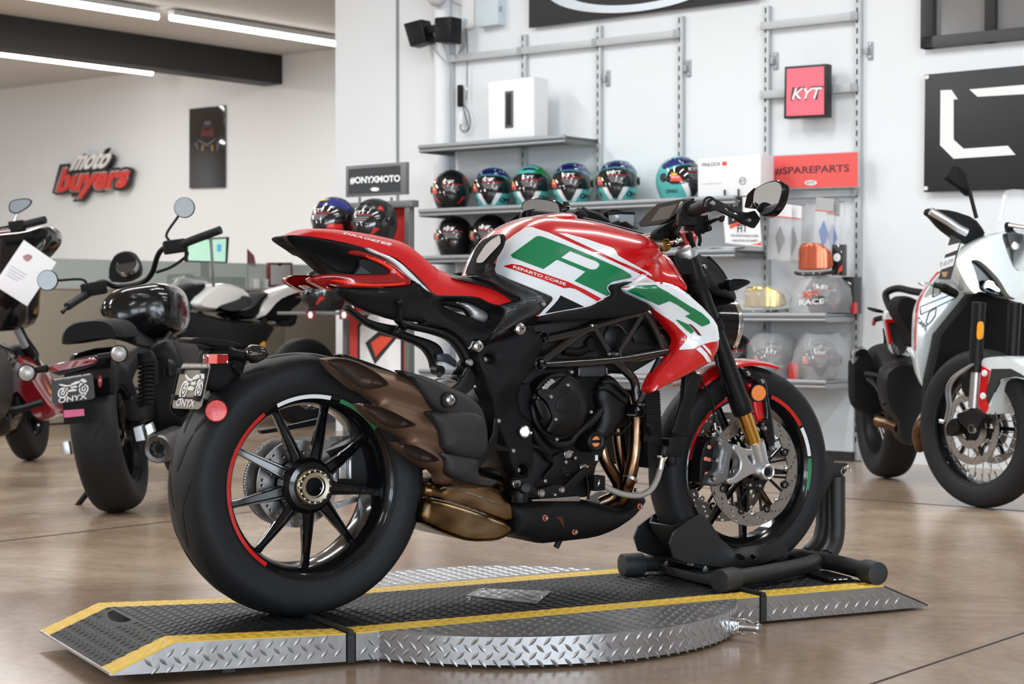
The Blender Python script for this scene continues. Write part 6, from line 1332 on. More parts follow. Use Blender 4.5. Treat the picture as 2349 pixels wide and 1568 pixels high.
def helmet(x, y, z, label, style, yaw, sc=1, group=None):
    t = rthing('helmet', label, 'helmet', x, y, z, group, yaw); t.scale = (sc,) * 3
    base = {'teal': TEAL, 'tealgreen': TEAL, 'redblack': HBLK, 'black': HBLK, 'race': HBLK, 'navy': HBLK, 'grey': mat('silver grey shell', (.25, .25, .26), .3, .2, .6)}[style]
    b = MB(); b.rings([[hpt(2 * math.pi * k / 36, .004 + .249 * (i / 20) ** .9) for k in range(36)] for i in range(21)]); b.build('shell', base, t)
    b = MB(); b.rings([[hpt(2 * math.pi * k / 36, h, -.004) for k in range(36)] for h in (0, .012)]); b.build('rubber_trim', RUBBER, t)
    v = hpatch('visor', VIS, t, [(-1.35, .105), (-1.2, .165), (-.7, .190), (0, .196), (.7, .190), (1.2, .165), (1.35, .105), (1.1, .085), (.5, .085), (0, .082), (-.5, .085), (-1.1, .085)], .004)
    htext('KYT', WHITETX, v, -.32, .30, .160, .178); hpatch('visor_print', DRED, v, [(-.35, .146), (.15, .150), (.7, .146), (.7, .152), (.15, .158), (-.35, .154)], .0055)
    for q in range(3): hpatch('visor_print', GRYT, v, [(-.35 + q * .08, .136 - q * .012), (.5 - q * .1, .136 - q * .012), (.5 - q * .1, .142 - q * .012), (-.35 + q * .08, .142 - q * .012)], .0055)
    hpatch('visor_sticker', STK, v, [(-1.15, .100), (-.62, .100), (-.72, .128), (-1.1, .155)], .0056); htext('RACE', WHITETX, v, -1.08, -.75, .118, .128, .0062)
    hpatch('visor_sticker', YLW, v, [(-1.05, .133), (-.85, .133), (-.85, .146), (-1.05, .146)], .0059)
    hpatch('chin_vent', HBLK, t, [(-.42, .085), (.42, .085), (.30, .055), (.10, .018), (-.10, .018), (-.30, .055)], .003)
    if style in ('teal', 'tealgreen'):
        for s in (1, -1): hpatch('white_stripe', WPL, t, [(s * .42, .088), (s * .72, .088), (s * .60, .055), (s * .34, .008), (s * .12, .010), (s * .32, .055)][::s], .0022)
        if style == 'teal':
            hpatch('blue_crown', NAVY, t, [(-1.5, .17), (-.9, .194), (0, .202), (.9, .194), (1.5, .17), (1.9, .20), (1.3, .236), (0, .243), (-1.3, .236), (-1.9, .20)], .002)
            rr = random.Random(3)
            for q in range(14):
                a, h = rr.uniform(-1.4, 1.4), rr.uniform(.203, .232); hpatch('star', WPL, t, [(a + .045 / (1.2 - h * 4 + .2) * math.cos(k * 1.257 + 1.57) * .5, h + .0045 * math.sin(k * 1.257 + 1.57)) for k in range(5)], .004)
        else: hpatch('green_flash', mat('helmet green', (.01, .22, .04), .25, 0, .6), t, [(.3, .20), (1.2, .18), (1.6, .15), (1.8, .20), (.9, .235)], .002)
        for s in (1, -1): htext('LSPARO', HBLK, t, s * .85 if s > 0 else -1.45, 1.45 if s > 0 else -.85, .035, .055, .003)
        b = MB(); b.lathe([(.010, -.002), (.017, -.002), (.017, .002), (.010, .002)], hpt(.78, .045, .004), hpt(.78, .045, .01) - hpt(.78, .045), 16); b.build('ring_mark', HBLK, t)
    if style == 'navy': hpatch('blue_crown', NAVY, t, [(-.2, .2), (.9, .194), (1.6, .16), (2.2, .20), (1.3, .236), (0, .243)], .002); hpatch('yellow_flash', YLW, t, [(-.9, .21), (-.2, .225), (.5, .236), (-.4, .236)], .0025); hpatch('red_flash', HRED, t, [(.5, .06), (1.3, .05), (1.2, .085), (.6, .09)], .003)
    if style in ('redblack', 'race'):
        for s in (1, -1): hpatch('red_stripe', HRED, t, [(s * .75, .080), (s * 1.0, .075), (s * .62, .035), (s * .5, .030), (s * .68, .060)][::s], .0025); hpatch('red_flash', HRED, t, [(s * .9, .185), (s * 1.2, .175), (s * 1.15, .20), (s * 1.0, .205)][::s], .0025)
    hpatch('top_vent', HBLK, t, [(-.55, .212), (0, .218), (.55, .212), (.4, .224), (0, .228), (-.4, .224)], .005)
    b = MB()
    for s in (1, -1): b.lathe([(.0, -.004), (.022, -.004), (.026, .004), (0, .004)], hpt(s * 1.5, .125, .006), Vector((-s, 0, 0)), 20, closed=False)
    b.build('visor_pivot', HBLK, t)
    return t
TQ = 'turquoise helmet row'
h2 = [(1036, 'black and red helmet, leftmost on the shelf under the subwoofer', 'redblack'), (1132, 'turquoise helmet with dark blue crown right beside the red and black helmet', 'teal'), (1221, 'turquoise helmet with a green crown flash, third on its shelf', 'tealgreen'),
      (1313, 'turquoise helmet with starry blue crown right of the green crowned one', 'teal'), (1418, 'turquoise helmet with starry blue crown under the bare third upright', 'teal'), (1556, 'turquoise helmet turned sideways beside the white visor carton', 'teal')]
for i, (px, lab, sty) in enumerate(h2):
    p = RF.L(px, 430, YF + .17); helmet(p.x, YF + .17, SHZ[2] + .002, lab, sty, R((33, 27, 27, 28, 28, 74)[i]), 1.0)
for i, px in enumerate((1044, 1125, 1207, 1318, 1412)):
    p = RF.L(px, 530, YF + .17); helmet(p.x, YF + .17, SHZ[3] + .002, ('plain black helmet, leftmost on the shelf below the turquoise ones', 'plain black helmet seen between the leftmost black one and the red tank', 'plain black helmet behind the rear of the red tank', 'plain black helmet behind the tank and the left mirror', 'plain black helmet behind the handlebar reservoir')[i], 'black', R(25), 1.0)
p = RF.L(1058, 690, YF + .17); helmet(p.x, YF + .17, SHZ[4] + .002, 'black helmet whose crown shows just above the red seat', 'black', R(25))
p = RF.L(1680, 820, YF + .13); helmet(p.x, YF + .13, SHZ[5] + .002, 'black helmet with red print on the lowest shelf behind the fork', 'race', R(30))
for px, lab, w_ in ((1772, 'grey helmet in a clear bag on the lowest shelf, the left one', .0), (1883, 'silver grey helmet in a clear bag on the lowest shelf beside the tall upright', .02)):
    p = RF.L(px, 820, YF + .16); h = helmet(p.x, YF + .16, SHZ[5] + .002, lab, 'grey', R(28), .86)
BAG = mat('thin clear bag', (.80, .82, .84), .15, alpha=.28)
def bag(x, y, z, w_, d_, h_, label, seed=1):
    rr = random.Random(seed); t = rthing('plastic_bag', label, 'bag', x, y, z); rs = []
    for i in range(9):
        f = i / 8; k = (1 + .10 * math.sin(f * 3.1)) * (1 - .35 * f ** 3); rs.append([Vector((math.cos(a) * w_ / 2 * k * (1 + rr.uniform(-.08, .08)), math.sin(a) * d_ / 2 * k * (1 + rr.uniform(-.08, .08)), h_ * f + rr.uniform(-.008, .008) * (0 < i))) for a in np.linspace(0, 2 * math.pi, 22, endpoint=False)])
    b = MB(); b.rings(rs, caps=(False, True)); b.build('film', BAG, t)
for px, lab, s in ((1772, 'crumpled clear bag around the left grey helmet on the lowest shelf', 3), (1883, 'crumpled clear bag around the silver grey helmet by the tall upright', 5)):
    p = RF.L(px, 820, YF + .16); bag(p.x, YF + .17, SHZ[5] + .004, .30, .30, .25, lab, s)
p = RF.L(1826, 825, YF + .12); t = rthing('red_box', 'small red carton between the two bagged helmets', 'box', p.x, YF + .12, SHZ[5] + .001); b = MB(); b.box((0, 0, .045), (.05, .12, .09), .3); b.build('carton', HRED, t, bevel=.003)
# visors and packs on the shelf above
def visor(px, py, z, m, label, w_=.26, h_=.12, dz=0):
    p = RF.L(px, py, YF + .12); t = rthing('visor', label, 'visor', p.x, YF + .14, z); V, F, _ = fill([(-1.15, 0), (-1.0, .6), (-.5, .95), (0, 1.0), (.5, .95), (1.0, .6), (1.15, 0), (.9, -.15), (0, -.2), (-.9, -.15)], .12)
    f = lambda a, h, o: (math.sin(a) * w_ / 2 * (1 + o), -math.cos(a) * w_ / 2 * (1 + o) + w_ / 4, .03 + h_ * max(0, h + .2) / 1.2)
    me = D.meshes.new('shield'); n = len(V); me.from_pydata([f(a, h, 0) for a, h in V] + [f(a, h, -.02) for a, h in V], [], F + [tuple(i + n for i in reversed(q)) for q in F] + [(d_, c, c + n, d_ + n) for c, d_ in bnd_edges(F)]); me.shade_smooth(); new('shield', me, m, t)
    b = MB(); b.tube(catmull([(-w_ / 2, 0, .02), (-w_ * .3, -w_ * .22, .012), (0, -w_ * .27, .01), (w_ * .3, -w_ * .22, .012), (w_ / 2, 0, .02)], 4), .010, 8); b.build('lower_edge', HBLK, t); return t
visor(1748, 690, SHZ[4], mat('gold mirror visor', (.80, .58, .16), .18, .8), 'gold mirror visor lying on the shelf beside the front indicator', .31, .12)
bagp = RF.L(1748, 690, YF + .16); bag(bagp.x, YF + .15, SHZ[4] + .002, .36, .22, .15, 'clear bag wrapped around the gold visor', 8)
p = RF.L(1885, 680, YF + .15); helmet(p.x, YF + .17, SHZ[4] + .002, 'grey and black race helmet in a clear bag, lettered in red', 'race', R(28), .82)
t = rthing('packed_box', 'black carton with red corners behind the bagged race helmet', 'box', p.x + .02, YF + .28, SHZ[4]); b = MB(); b.box((0, 0, .10), (.26, .09, .20)); b.build('carton', HBLK, t, bevel=.003); b = MB(); b.box((.125, -.03, .03), (.018, .04, .06)); b.build('red_corner', HRED, t)
bag(p.x - .01, YF + .17, SHZ[4] + .004, .33, .24, .20, 'crumpled clear bag around the race helmet', 11)
for nm, tx, u0, v0, u1, v1, hh, m in (('l', 'XX', 1838, 683, 1880, 676, 12, STK), ('l', 'RACE', 1833, 700, 1890, 696, 12, WHITETX)):
    y_ = YF + .035; P, F = textquad(tx, RF.L(u0, v0, y_), RF.L(u1, v1, y_), RF.L(u0, v0 - hh, y_)); q = D.meshes.new('printed_text'); q.from_pydata([tuple(v) for v in P], [], F); o = new('bag_print', q, m); o.rotation_euler = (0, 0, RYAW); tag(o, 'printed word %s on the bag of the race helmet' % tx, 'print')
zt_ = SHZ[4] + .205
visor(1865, 640, zt_, mat('orange mirror visor', (.70, .16, .08), .2, .6), 'orange red mirror visor standing on top of the race helmet bag', .24, .15)
p2 = RF.L(1917, 610, YF + .16); t = rthing('visor_box', 'small black carton with an oval mark on top of the race helmet pack', 'box', p2.x, YF + .2, zt_); b = MB(); b.box((0, 0, .085), (.065, .05, .17)); b.build('carton', HBLK, t, bevel=.002)
b = MB(); b.lathe([(0, -.001), (.022, -.001), (.022, 0)], (0, -.0255, .10), (0, 1, 0), 24, closed=False); o = b.build('oval_mark', WPL, t, fixn=False); o.scale = (1, 1, 1.0); b = MB(); b.prism([(.005, -.0258, .01), (.032, -.0258, .03), (.032, -.0258, .06), (.012, -.0258, .04)], (0, -.001, 0)); b.build('red_corner', STK, t)
# visor insert carton
q = [RF.L(px, py, YF + .05) for px, py in ((1601, 418), (1745, 417), (1601, 363), (1745, 369))]
t = rthing('display_carton', 'white visor insert carton standing at the right end of the helmet shelf', 'carton', (q[0].x + q[1].x) / 2, YF + .05, SHZ[2])
wd = q[1].x - q[0].x; hh = q[2].z - SHZ[2] - .004
b = MB(); b.box((0, .07, hh / 2 + .002), (wd, .14, hh)); b.build('carton', WPAPER, t, bevel=.002)
text_on('lettering', 'PINLOCK', GRYT, t, (-wd * .43, -.002, hh * .80), (-wd * .13, -.002, hh * .80), (-wd * .43, -.002, hh * .89)); b = MB(); b.box((-wd * .07, -.001, hh * .845), (wd * .07, .002, hh * .10)); b.build('red_tab', STK, t)
b = MB(); b.lathe([(.018, -.001), (.022, -.001)], (wd * .22, -.001, hh * .38), (0, 1, 0), 24, closed=False); b.build('oval_mark', GRYT, t, fixn=False); text_on('lettering', 'KYT', GRYT, t, (wd * .18, -.002, hh * .34), (wd * .26, -.002, hh * .34), (wd * .18, -.002, hh * .42))
text_on('lettering', 'fog resistant lens', GRYT, t, (-wd * .42, -.002, hh * .33), (-wd * .12, -.002, hh * .33), (-wd * .42, -.002, hh * .37), bold=False)
b = MB()
for x in (-.02, .07): b.box((x, -.012, .02), (.008, .008, .04))
b.build('peg', HBLK, t)
# card and papers
y_ = YF + .06; q = [RF.L(px, py, y_) for px, py in ((1664, 557), (1748, 566), (1658, 447), (1740, 455))]
c = sum(q, Vector()) / 4; t = rthing('price_card', 'white hanging card reading For FIT with a dark block and red corners', 'card', c.x, y_, q[0].z)
rel = lambda px, py, e=0: RF.L(px, py, y_ + e) - Vector((c.x, y_, q[0].z))
b = MB(); b.prism([rel(1664, 557), rel(1748, 566), rel(1738, 452), rel(1655, 450)], (0, .003, 0)); b.build('card', WPAPER, t)
b = MB(); b.prism([rel(1671, 516, -.001), rel(1704, 506, -.001), rel(1703, 452, -.001), rel(1667, 450, -.001)], (0, -.001, 0)); b.build('dark_block', BLKB, t)
b = MB(); b.prism([rel(1676, 525, -.001), rel(1702, 512, -.001), rel(1702, 506, -.001), rel(1673, 517, -.001)], (0, -.0012, 0)); b.prism([rel(1722, 560, -.001), rel(1747, 563, -.001), rel(1745, 553, -.001), rel(1740, 558, -.001)], (0, -.0012, 0)); b.build('red_flash', STK, t)
for s, u0, v0, u1, v1, h_, m in (('For', 1672, 475, 1697, 472, 20, WHITETX), ('A', 1680, 506, 1694, 503, 20, WHITETX), ('FIT', 1691, 533, 1714, 531, 18, BLKB), ('USE DISPOSABLE LINER', 1676, 542, 1740, 543, 5, GRYT), ('WHEN TRYING ON HELMETS', 1679, 554, 1738, 554, 5, GRYT)):
    text_on('lettering', s, m, t, rel(u0, v0, -.0035), rel(u1, v1, -.0035), rel(u0, v0 - h_, -.0035))
p = RF.L(1650, 560, YF + .1); t = rthing('leaflets', 'loose pale leaflets lying on the shelf below the hanging card', 'papers', p.x, YF + .12, SHZ[3] + .0005); b = MB()
for k in range(5): b.box((k * .012, 0, .003 + k * .003), (.18, .13, .002), .2 * k - .3)
b.build('sheet', WPAPER, t)
# hanging bags on hooks
for i, (u0, u1, v0, v1, dark, lab) in enumerate(((1764, 1812, 465, 594, mat('grey film piece', (.13, .13, .14), .4), 'clear header bag with a grey lens, left of the pair under the spare parts sign'), (1800, 1834, 468, 592, mat('grey film piece', (0, 0, 0)), 'clear header bag with a grey lens behind the left one'),
                                             (1868, 1908, 452, 584, mat('blue film piece', (.08, .28, .75), .15, .6), 'clear header bag with a bright blue lens'), (1895, 1922, 460, 582, mat('blue film piece', (0, 0, 0)), 'clear header bag with a blue lens, rightmost of the hanging bags'))):
    y_ = YA - .20 + .03 * (i % 2); c = RF.L((u0 + u1) / 2, v0, y_); t = rthing('hanging_bag', lab, 'bag', c.x, y_, c.z); g = lambda px, py, e=0: RF.L(px, py, y_ + e) - c
    b = MB(); b.prism([g(u0 - 4, v1), g(u1, v1 + 6), g(u1 + 4, v0 + 34), g(u0 + 2, v0 + 30)], (0, .012, 0)); b.build('film', BAG, t)
    b = MB(); b.prism([g(u0 + 2, v0 + 30), g(u1 + 4, v0 + 34), g(u1 + 5, v0 + 4), g(u0 + 4, v0)], (0, .003, 0)); b.build('header_card', WPAPER if i < 2 else mat('grey card', (.42, .43, .43), .6), t)
    b = MB(); b.prism([g(u0 + 2, v0 + 31, -.001), g(u1 + 4, v0 + 35, -.001), g(u1 + 4, v0 + 33, -.001), g(u0 + 2, v0 + 28.5, -.001)], (0, -.001, 0)); b.build('red_line', STK, t)
    m_ = (u0 + u1) / 2; b = MB(); b.prism([g(m_ - 10, v0 + 78, .004), g(m_ + 2, v0 + 52, .004), g(m_ + 12, v0 + 85, .004), g(m_ - 2, v0 + 118, .004)], (0, .003, 0)); b.build('lens', dark, t)
    b = MB(); b.tube([Vector((0, .02, -.004)), Vector((0, .20 - .03 * (i % 2) - .04, .0))], .003, 6); b.build('hook', STEEL, t)
# signs
def board(name, label, cat, P, y, m, th=.02, frame=None, fm=None, group=None):
    c = RF.L(*P[0], y); t = rthing(name, label, cat, c.x, y, c.z); g = lambda px, py, e=0: RF.L(px, py, y + e) - c
    b = MB(); b.prism([g(*p) for p in P], (0, th, 0)); b.build('board', fm or m, t, bevel=.002)
    if frame:
        b = MB(); cc = [sum(p[i] for p in P) / len(P) for i in (0, 1)]; dxy = max(abs(P[0][0] - cc[0]), 1), max(abs(P[0][1] - cc[1]), 1)
        b.prism([g(cc[0] + (p[0] - cc[0]) * (1 - frame / dxy[0]), cc[1] + (p[1] - cc[1]) * (1 - frame / dxy[1]), -.001) for p in P], (0, -.002, 0)); b.build('face', m, t)
    return t, g
t, g = board('lit_sign', 'small square red sign with three white letters in a black frame', 'sign', ((1798, 272), (1896, 268), (1896, 146), (1800, 153)), YA - .14, mat('lit coral face', (.80, .10, .14), .4, emit=(.9, .12, .16, .35)), .06, 6, BLKB)
text_on('lettering_edge', 'KYT', BLKB, t, g(1813, 231, -.004), g(1884, 228, -.004), g(1818, 200, -.004), depth=.001); text_on('lettering', 'KYT', WHITETX, t, g(1816, 228, -.006), g(1882, 225, -.006), g(1820, 203, -.006), italic=.15)
t, g = board('header_sign', 'long coral red sign reading #SPAREPARTS', 'sign', ((1757, 435), (1970, 430), (1970, 346), (1757, 357)), YA - .10, COR, .02, 2.5, LGREY)
text_on('lettering', '#SPAREPARTS', mat('dark lettering', (.10, .02, .03), .5), t, g(1778, 402, -.004), g(1948, 395, -.004), g(1778, 384, -.004))
b = MB(); b.rings([[g(1860 + 14 * math.cos(a), 419 + 6 * math.sin(a), -.004 - d_) for a in np.linspace(0, 6.2832, 24, endpoint=False)] for d_ in (0, .001)]); b.build('oval_mark', WHITETX, t); text_on('lettering', 'KYT', BLKB, t, g(1851, 422, -.006), g(1869, 421.5, -.006), g(1851, 416, -.006))
# large black logo boards
t, g = board('logo_board', 'large black wall board at right with white angular bracket strokes', 'sign', ((2119, 440), (2420, 432), (2420, 143), (2122, 171)), YA - .05, BLKB, .012)
b = MB(); b.prism([g(2119, 441, .012), g(2420, 434, .012), g(2420, 143, .012), g(2122, 171, .012)], (0, .006, 0)); b.build('backing', LGREY, t)
for pts in (((2158, 207), (2183, 206), (2198, 228), (2188, 228), (2188, 320), (2211, 341), (2312, 334), (2330, 355), (2188, 364), (2157, 333)), ((2224, 205), (2400, 190), (2400, 213), (2243, 222))):
    b = MB(); b.prism([g(u, v, -.001) for u, v in pts], (0, -.003, 0)); b.build('white_stroke', WHITETX, t)
b = MB()
for u, v in ((2127, 177), (2124, 432)): b.bolt(g(u, v, -.001), .012)
b.build('standoff', WPL, t)
t, g = board('logo_board', 'black banner cut off by the top edge with part of a silver oval', 'sign', ((1213, 64), (1740, -3), (1740, -200), (1213, -125)), YA - .05, BLKB, .012)
b = MB()
for r0_, r1_, m in ((1.0, .90, None),):
    A = [(1455 + 205 * math.cos(a), -45 + 72 * math.sin(a) - (205 * math.cos(a)) * .10) for a in np.linspace(0, 6.2832, 60)]; B2 = [(1455 + 170 * math.cos(a), -48 + 58 * math.sin(a) - (170 * math.cos(a)) * .10) for a in np.linspace(0, 6.2832, 60)]
    b.rings([[g(u, v, -.001) for u, v in A[:-1]], [g(u, v, -.012) for u, v in A[:-1]], [g(u, v, -.012) for u, v in B2[:-1]], [g(u, v, -.001) for u, v in B2[:-1]]], caps=(False, False))
b.build('oval_ring', mat('pale ring', (.62, .68, .74), .3, .2), t)
# spotlights, box, strobe and cables high on the wall
p = RF.L(978, 70, YA - .22); t = rthing('spotlight', 'pair of black adjustable spotlights high on the wall left of the shelves', 'light', p.x, p.y, p.z)
gs = lambda px, py, dy=0: RF.L(px, py, p.y + dy) - p
b = MB(); b.prism([gs(924, 54), (gs(965, 43)), gs(977, 96), gs(940, 108)], (0, .10, 0)); b.build('lamp_head', BLACK, t, bevel=.012); b = MB(); b.prism([gs(996, 40), gs(1035, 37), gs(1034, 98), gs(995, 97)], (0, .11, 0)); b.build('lamp_head', BLACK, t, bevel=.012)
b = MB(); b.bar(gs(972, 70, .05), gs(1000, 66, .05), .03, .05); b.bar(gs(1010, 62, .05), gs(1012, 62, .22), .03, .03); b.build('swivel', BLACK, t, bevel=.004)
for pts in (((985, 98), (1010, 130), (1032, 152), (1035, 165)), ((1016, 100), (1024, 122), (1030, 150))): b = MB(); b.tube(catmull([gs(u, v, .08) for u, v in pts], 4), .004, 6); b.build('cable', GREY, t)
p = RF.L(1060, 30, YA - .03); t = rthing('alarm_strobe', 'round clear alarm lamp in a pale housing cut off by the top edge', 'alarm', p.x, p.y, p.z); gs = lambda px, py, dy=0: RF.L(px, py, YA - .03 + dy) - p
b = MB(); b.prism([gs(1040, -10), gs(1088, -10), gs(1087, 58), gs(1080, 66), (gs(1066, 66)), gs(1058, 50), gs(1058, 12), gs(1040, 4)], (0, .03, 0)); b.build('housing', WPAPER, t, bevel=.006); b = MB(); b.ball(gs(1003, -12, -.12), .085, 20, (1, .6, .9)); b.build('lens', mat('clear dome', (.6, .6, .6), .08, 0, 1), t); b = MB(); b.cyl(gs(1067, 50, -.01), gs(1067, 50, .01), .02); b.build('button', GREY, t)
b = MB(); b.tube(catmull([gs(1066, 66), gs(1068, 85), gs(1064, 105), gs(1052, 122)], 4), .006, 8); b.build('cable', GREY, t)
p = RF.L(1120, 20, YA - .08); t = rthing('electrical_box', 'pale blue grey electrical box above the left shelf rail', 'box', p.x, p.y, p.z); gs = lambda px, py, dy=0: RF.L(px, py, YA - .08 + dy) - p
b = MB(); b.prism([gs(1090, 62), gs(1142, 55), gs(1142, -60), gs(1090, -50)], (0, .08, 0)); b.build('case', mat('pale blue grey enamel', (.62, .70, .76), .35), t, bevel=.003); b = MB(); b.box(gs(1148, 20, .02), (.01, .02, .03)); b.build('latch', GREY, t)
p = RF.L(1056, 262, YA - .04); t = rthing('power_adapter', 'white power adapter with coiled black cables below the spotlights', 'adapter', p.x, p.y, p.z); gs = lambda px, py, dy=0: RF.L(px, py, YA - .04 + dy) - p
b = MB(); b.box(gs(1060, 270), (.035, .03, .085)); b.build('body', WPL, t, bevel=.005); b = MB(); b.box(gs(1056, 220), (.03, .03, .14)); b.build('plug_strip', BLACK, t, bevel=.004)
for pts in (((1063, 240), (1076, 260), (1078, 290), (1068, 304), (1056, 296), (1058, 282)), ((1062, 244), (1070, 275), (1074, 295), (1062, 300)), ((1070, 66), (1072, 140), (1070, 230))): b = MB(); b.tube(catmull([gs(u, v) for u, v in pts], 5), .003, 6); b.build('cable', HBLK, t)
# ================================================================ helmet display stand
y0 = 8.0
pc = RF.L(868, 470, y0); ds = rthing('display_stand', 'grey framed red display stand with a charcoal header sign', 'display stand', pc.x, y0, 0)
g = lambda px, py, e=0: RF.L(px, py, y0 + e) - Vector((pc.x, y0, 0))
b = MB()
for px in (791, 934): q = g(px, 468); b.box((q.x, .02, q.z / 2), (.034, .05, q.z))
q = g(868, 470); b.box((q.x, .02, q.z), (g(942, 470).x - g(785, 470).x, .06, .04)); b.box((0, .03, .04), (.6, .45, .08)); b.build('frame', DGREY, ds, bevel=.004)
b = MB(); a, c = g(799, 480), g(926, 480); b.box(((a.x + c.x) / 2, .05, (a.z + .78) / 2), (c.x - a.x, .012, a.z - .78)); b.build('red_panel', mat('red board', (.62, .03, .025), .5), ds)
b = MB(); b.prism([g(793, 452), g(931, 445), g(931, 371), g(793, 381)], (0, .03, 0)); b.build('header_frame', DGREY, ds, bevel=.002)
b = MB(); b.prism([g(799, 445, -.002), (g(918, 439, -.002)), g(918, 379, -.002), g(799, 388, -.002)], (0, .01, 0)); b.build('header_face', mat('charcoal board', (.028, .03, .034), .5), ds)
text_on('lettering', '#ONYXMOTO', WHITETX, ds, g(803, 423, -.006), g(918, 418, -.006), g(803, 406, -.006), grow=.02)
b = MB(); b.rings([[g(860 + 10 * math.cos(t), 434 + 4.5 * math.sin(t), -.005 - d) for t in np.linspace(0, 6.2832, 20, endpoint=False)] for d in (0, .001)]); b.build('oval_mark', WHITETX, ds)
b = MB()
for px in (825, 898): b.cyl(g(px, 452, .012), g(px, 470, .012), .008)
b.build('header_post', DGREY, ds)
# graphic board on the lower half
b = MB(); b.prism([g(802, 900), g(938, 900), g(938, 702), g(802, 712)], (0, .012, 0)); b.build('graphic_board', mat('red board', (0, 0, 0)), ds)
def gp(nm, m, pts, e): bb = MB(); bb.prism([g(u, v, e) for u, v in pts], (0, -.001, 0)); bb.build(nm, m, ds)
gp('black_graphic', BLKB, ((820, 900), (926, 900), (926, 712), (845, 712), (820, 745)), -.001)
gp('white_graphic', WPAPER, ((826, 900), (919, 900), (919, 720), (848, 722), (826, 750)), -.003)
gp('black_graphic', BLKB, ((838, 786), (885, 745), (935, 745), (910, 775), (860, 835)), -.005); gp('red_graphic', STK, ((851, 786), (873, 770), (901, 775), (862, 818)), -.007)
p = RF.L(767, 520, y0 - .22); helmet(p.x - .02, y0 - .20, RF.L(775, 548, y0 - .2).z, 'black helmet with dark blue crown on the display stand, left one', 'navy', R(2), .97)
o = D.objects[-1] if False else None
p = RF.L(852, 520, y0 - .2); zz = RF.L(852, 556, y0 - .2).z; helmet(p.x, y0 - .17, zz, 'black printed helmet on the display stand under its header sign', 'race', R(4), 1)
for nm_, zz_ in (('arm', zz),):
    b = MB(); b.box((-.16, -.18, zz_ - .012), (.62, .30, .018)); b.build('helmet_shelf', DGREY, ds, bevel=.003)
    zt2 = RF.L(750, 722, y0 - .2).z; b = MB(); b.box((-.26, -.18, zt2 + .01), (.5, .30, .018)); b.build('lower_shelf', DGREY, ds, bevel=.003)
p = RF.L(745, 640, y0 - .2); helmet(p.x, y0 - .20, zt2 + .026, 'black helmet with a red flash on the low arm of the display stand', 'race', R(-5), 1)
for i, (px, py) in enumerate(((713, 722), (790, 722), (713, 593))):
    q = RF.L(px, py, y0 - .37); t = rthing('price_tag', 'small red edged oval logo tag ' + ('below the tail light tip', 'right one at the display stand shelf', 'just under the tail of the red seat')[i], 'tag', q.x, y0 - .37, q.z)
    b = MB(); b.box((0, 0, 0), (.075, .004, .05)); b.build('card', mat('dark red card', (.16, .01, .015), .5), t); b = MB(); b.lathe([(0, -.001), (.02, -.001)], (0, -.0025, 0), (0, 1, 0), 20, closed=False); b.build('oval_mark', WHITETX, t, fixn=False)
# ================================================================ back room
CX = -10.93
CRM = mat('beige partition fabric', (.40, .345, .27), .8, 0, 0, (300, .2)); FRG = mat('frosted glass', (.50, .56, .53), .25, alpha=.62)
t = rthing('counter', 'long beige office partition with a frosted glass top at left', 'counter', CX, 8, 0)
for k in range(6): b = MB(); b.box((-.04, -5.2 + k * 1.75, .495), (.07, 1.74, .97)); b.build('panel', CRM, t, bevel=.004)
b = MB(); b.box((-.04, -.8, .99), (.09, 10.4, .02)); b.build('cap_rail', mat('pale rail', (.55, .53, .48), .5), t)
b = MB()
for k in range(6): b.box((-.04, -5.2 + k * 1.75, 1.10), (.01, 1.72, .20))
b.build('glass_screen', FRG, t)
b = MB()
for k in range(7): b.box((-.04, -6.05 + k * 1.74, 1.06), (.02, .03, .13))
b.build('glass_clamp', GREY, t)
b = MB(); b.box((-.75, -.8, .74), (1.3, 10.2, .03)); b.box((-1.38, -.8, .37), (.03, 10.2, .74)); b.build('worktop', mat('dark worktop', (.10, .09, .08), .5), t)
def onx(px, py, dx=0): return RF.X(px, py, CX + dx)
def xquad(nm, m, par, org, P, dx, th=.03):
    b = MB(); b.prism([onx(u, v, dx) - org for u, v in P], (-th, 0, 0)); return b.build(nm, m, par, bevel=.002)
for nmx, lab, cat, P, dx, parts in (
    ('monitor', 'computer monitor with a pale green screen behind the counter', 'monitor', ((428, 600), (522, 604), (526, 543), (428, 548)), -.55, (('screen', mat('pale green screen', (.45, .66, .52), .3, emit=(.5, .8, .62, .55)), ((432, 597), (517, 600), (519, 547), (432, 552))), ('chart', mat('blue chart', (.12, .42, .62), .4, emit=(.15, .5, .8, .4)), ((498, 577), (508, 577), (508, 560), (498, 560))))),
    ('certificate', 'red bordered certificate clipped to the frosted glass', 'certificate', ((617, 657), (671, 658), (671, 602), (617, 602)), .02, (('paper', WPAPER, ((621, 653), (667, 654), (667, 607), (621, 607))), ('clip', BLACK, ((638, 609), (646, 609), (646, 602), (638, 602)))))):
    P0 = onx(*P[0], dx); tt = rthing(nmx, lab, cat, P0.x, P0.y, P0.z); xquad('frame', BLACK if nmx == 'monitor' else mat('brown red border', (.22, .05, .03), .6), tt, P0, P, dx, .03)
    for n2, m2, P2 in parts: xquad(n2, m2, tt, P0, P2, dx + .004 + .002 * (n2 in ('chart', 'clip')), .002)
    if nmx == 'monitor': b = MB(); b.box((-.06, .25, -(P0.z - .76) / 2), (.04, .06, P0.z - .76)); b.box((-.06, .25, -(P0.z - .765)), (.18, .26, .02)); b.build('stand', BLACK, tt)
q = onx(478, 640, -.5); t = rthing('printer', 'grey office printer behind the frosted glass', 'printer', q.x, q.y, .755); b = MB(); b.box((0, 0, .17), (.4, .45, .34)); b.build('case', mat('grey case', (.25, .26, .26), .5), t, bevel=.01); b = MB(); b.box((0, -.3, .18), (.2, .12, .36)); b.build('dark_case', BLACK, t, bevel=.01)
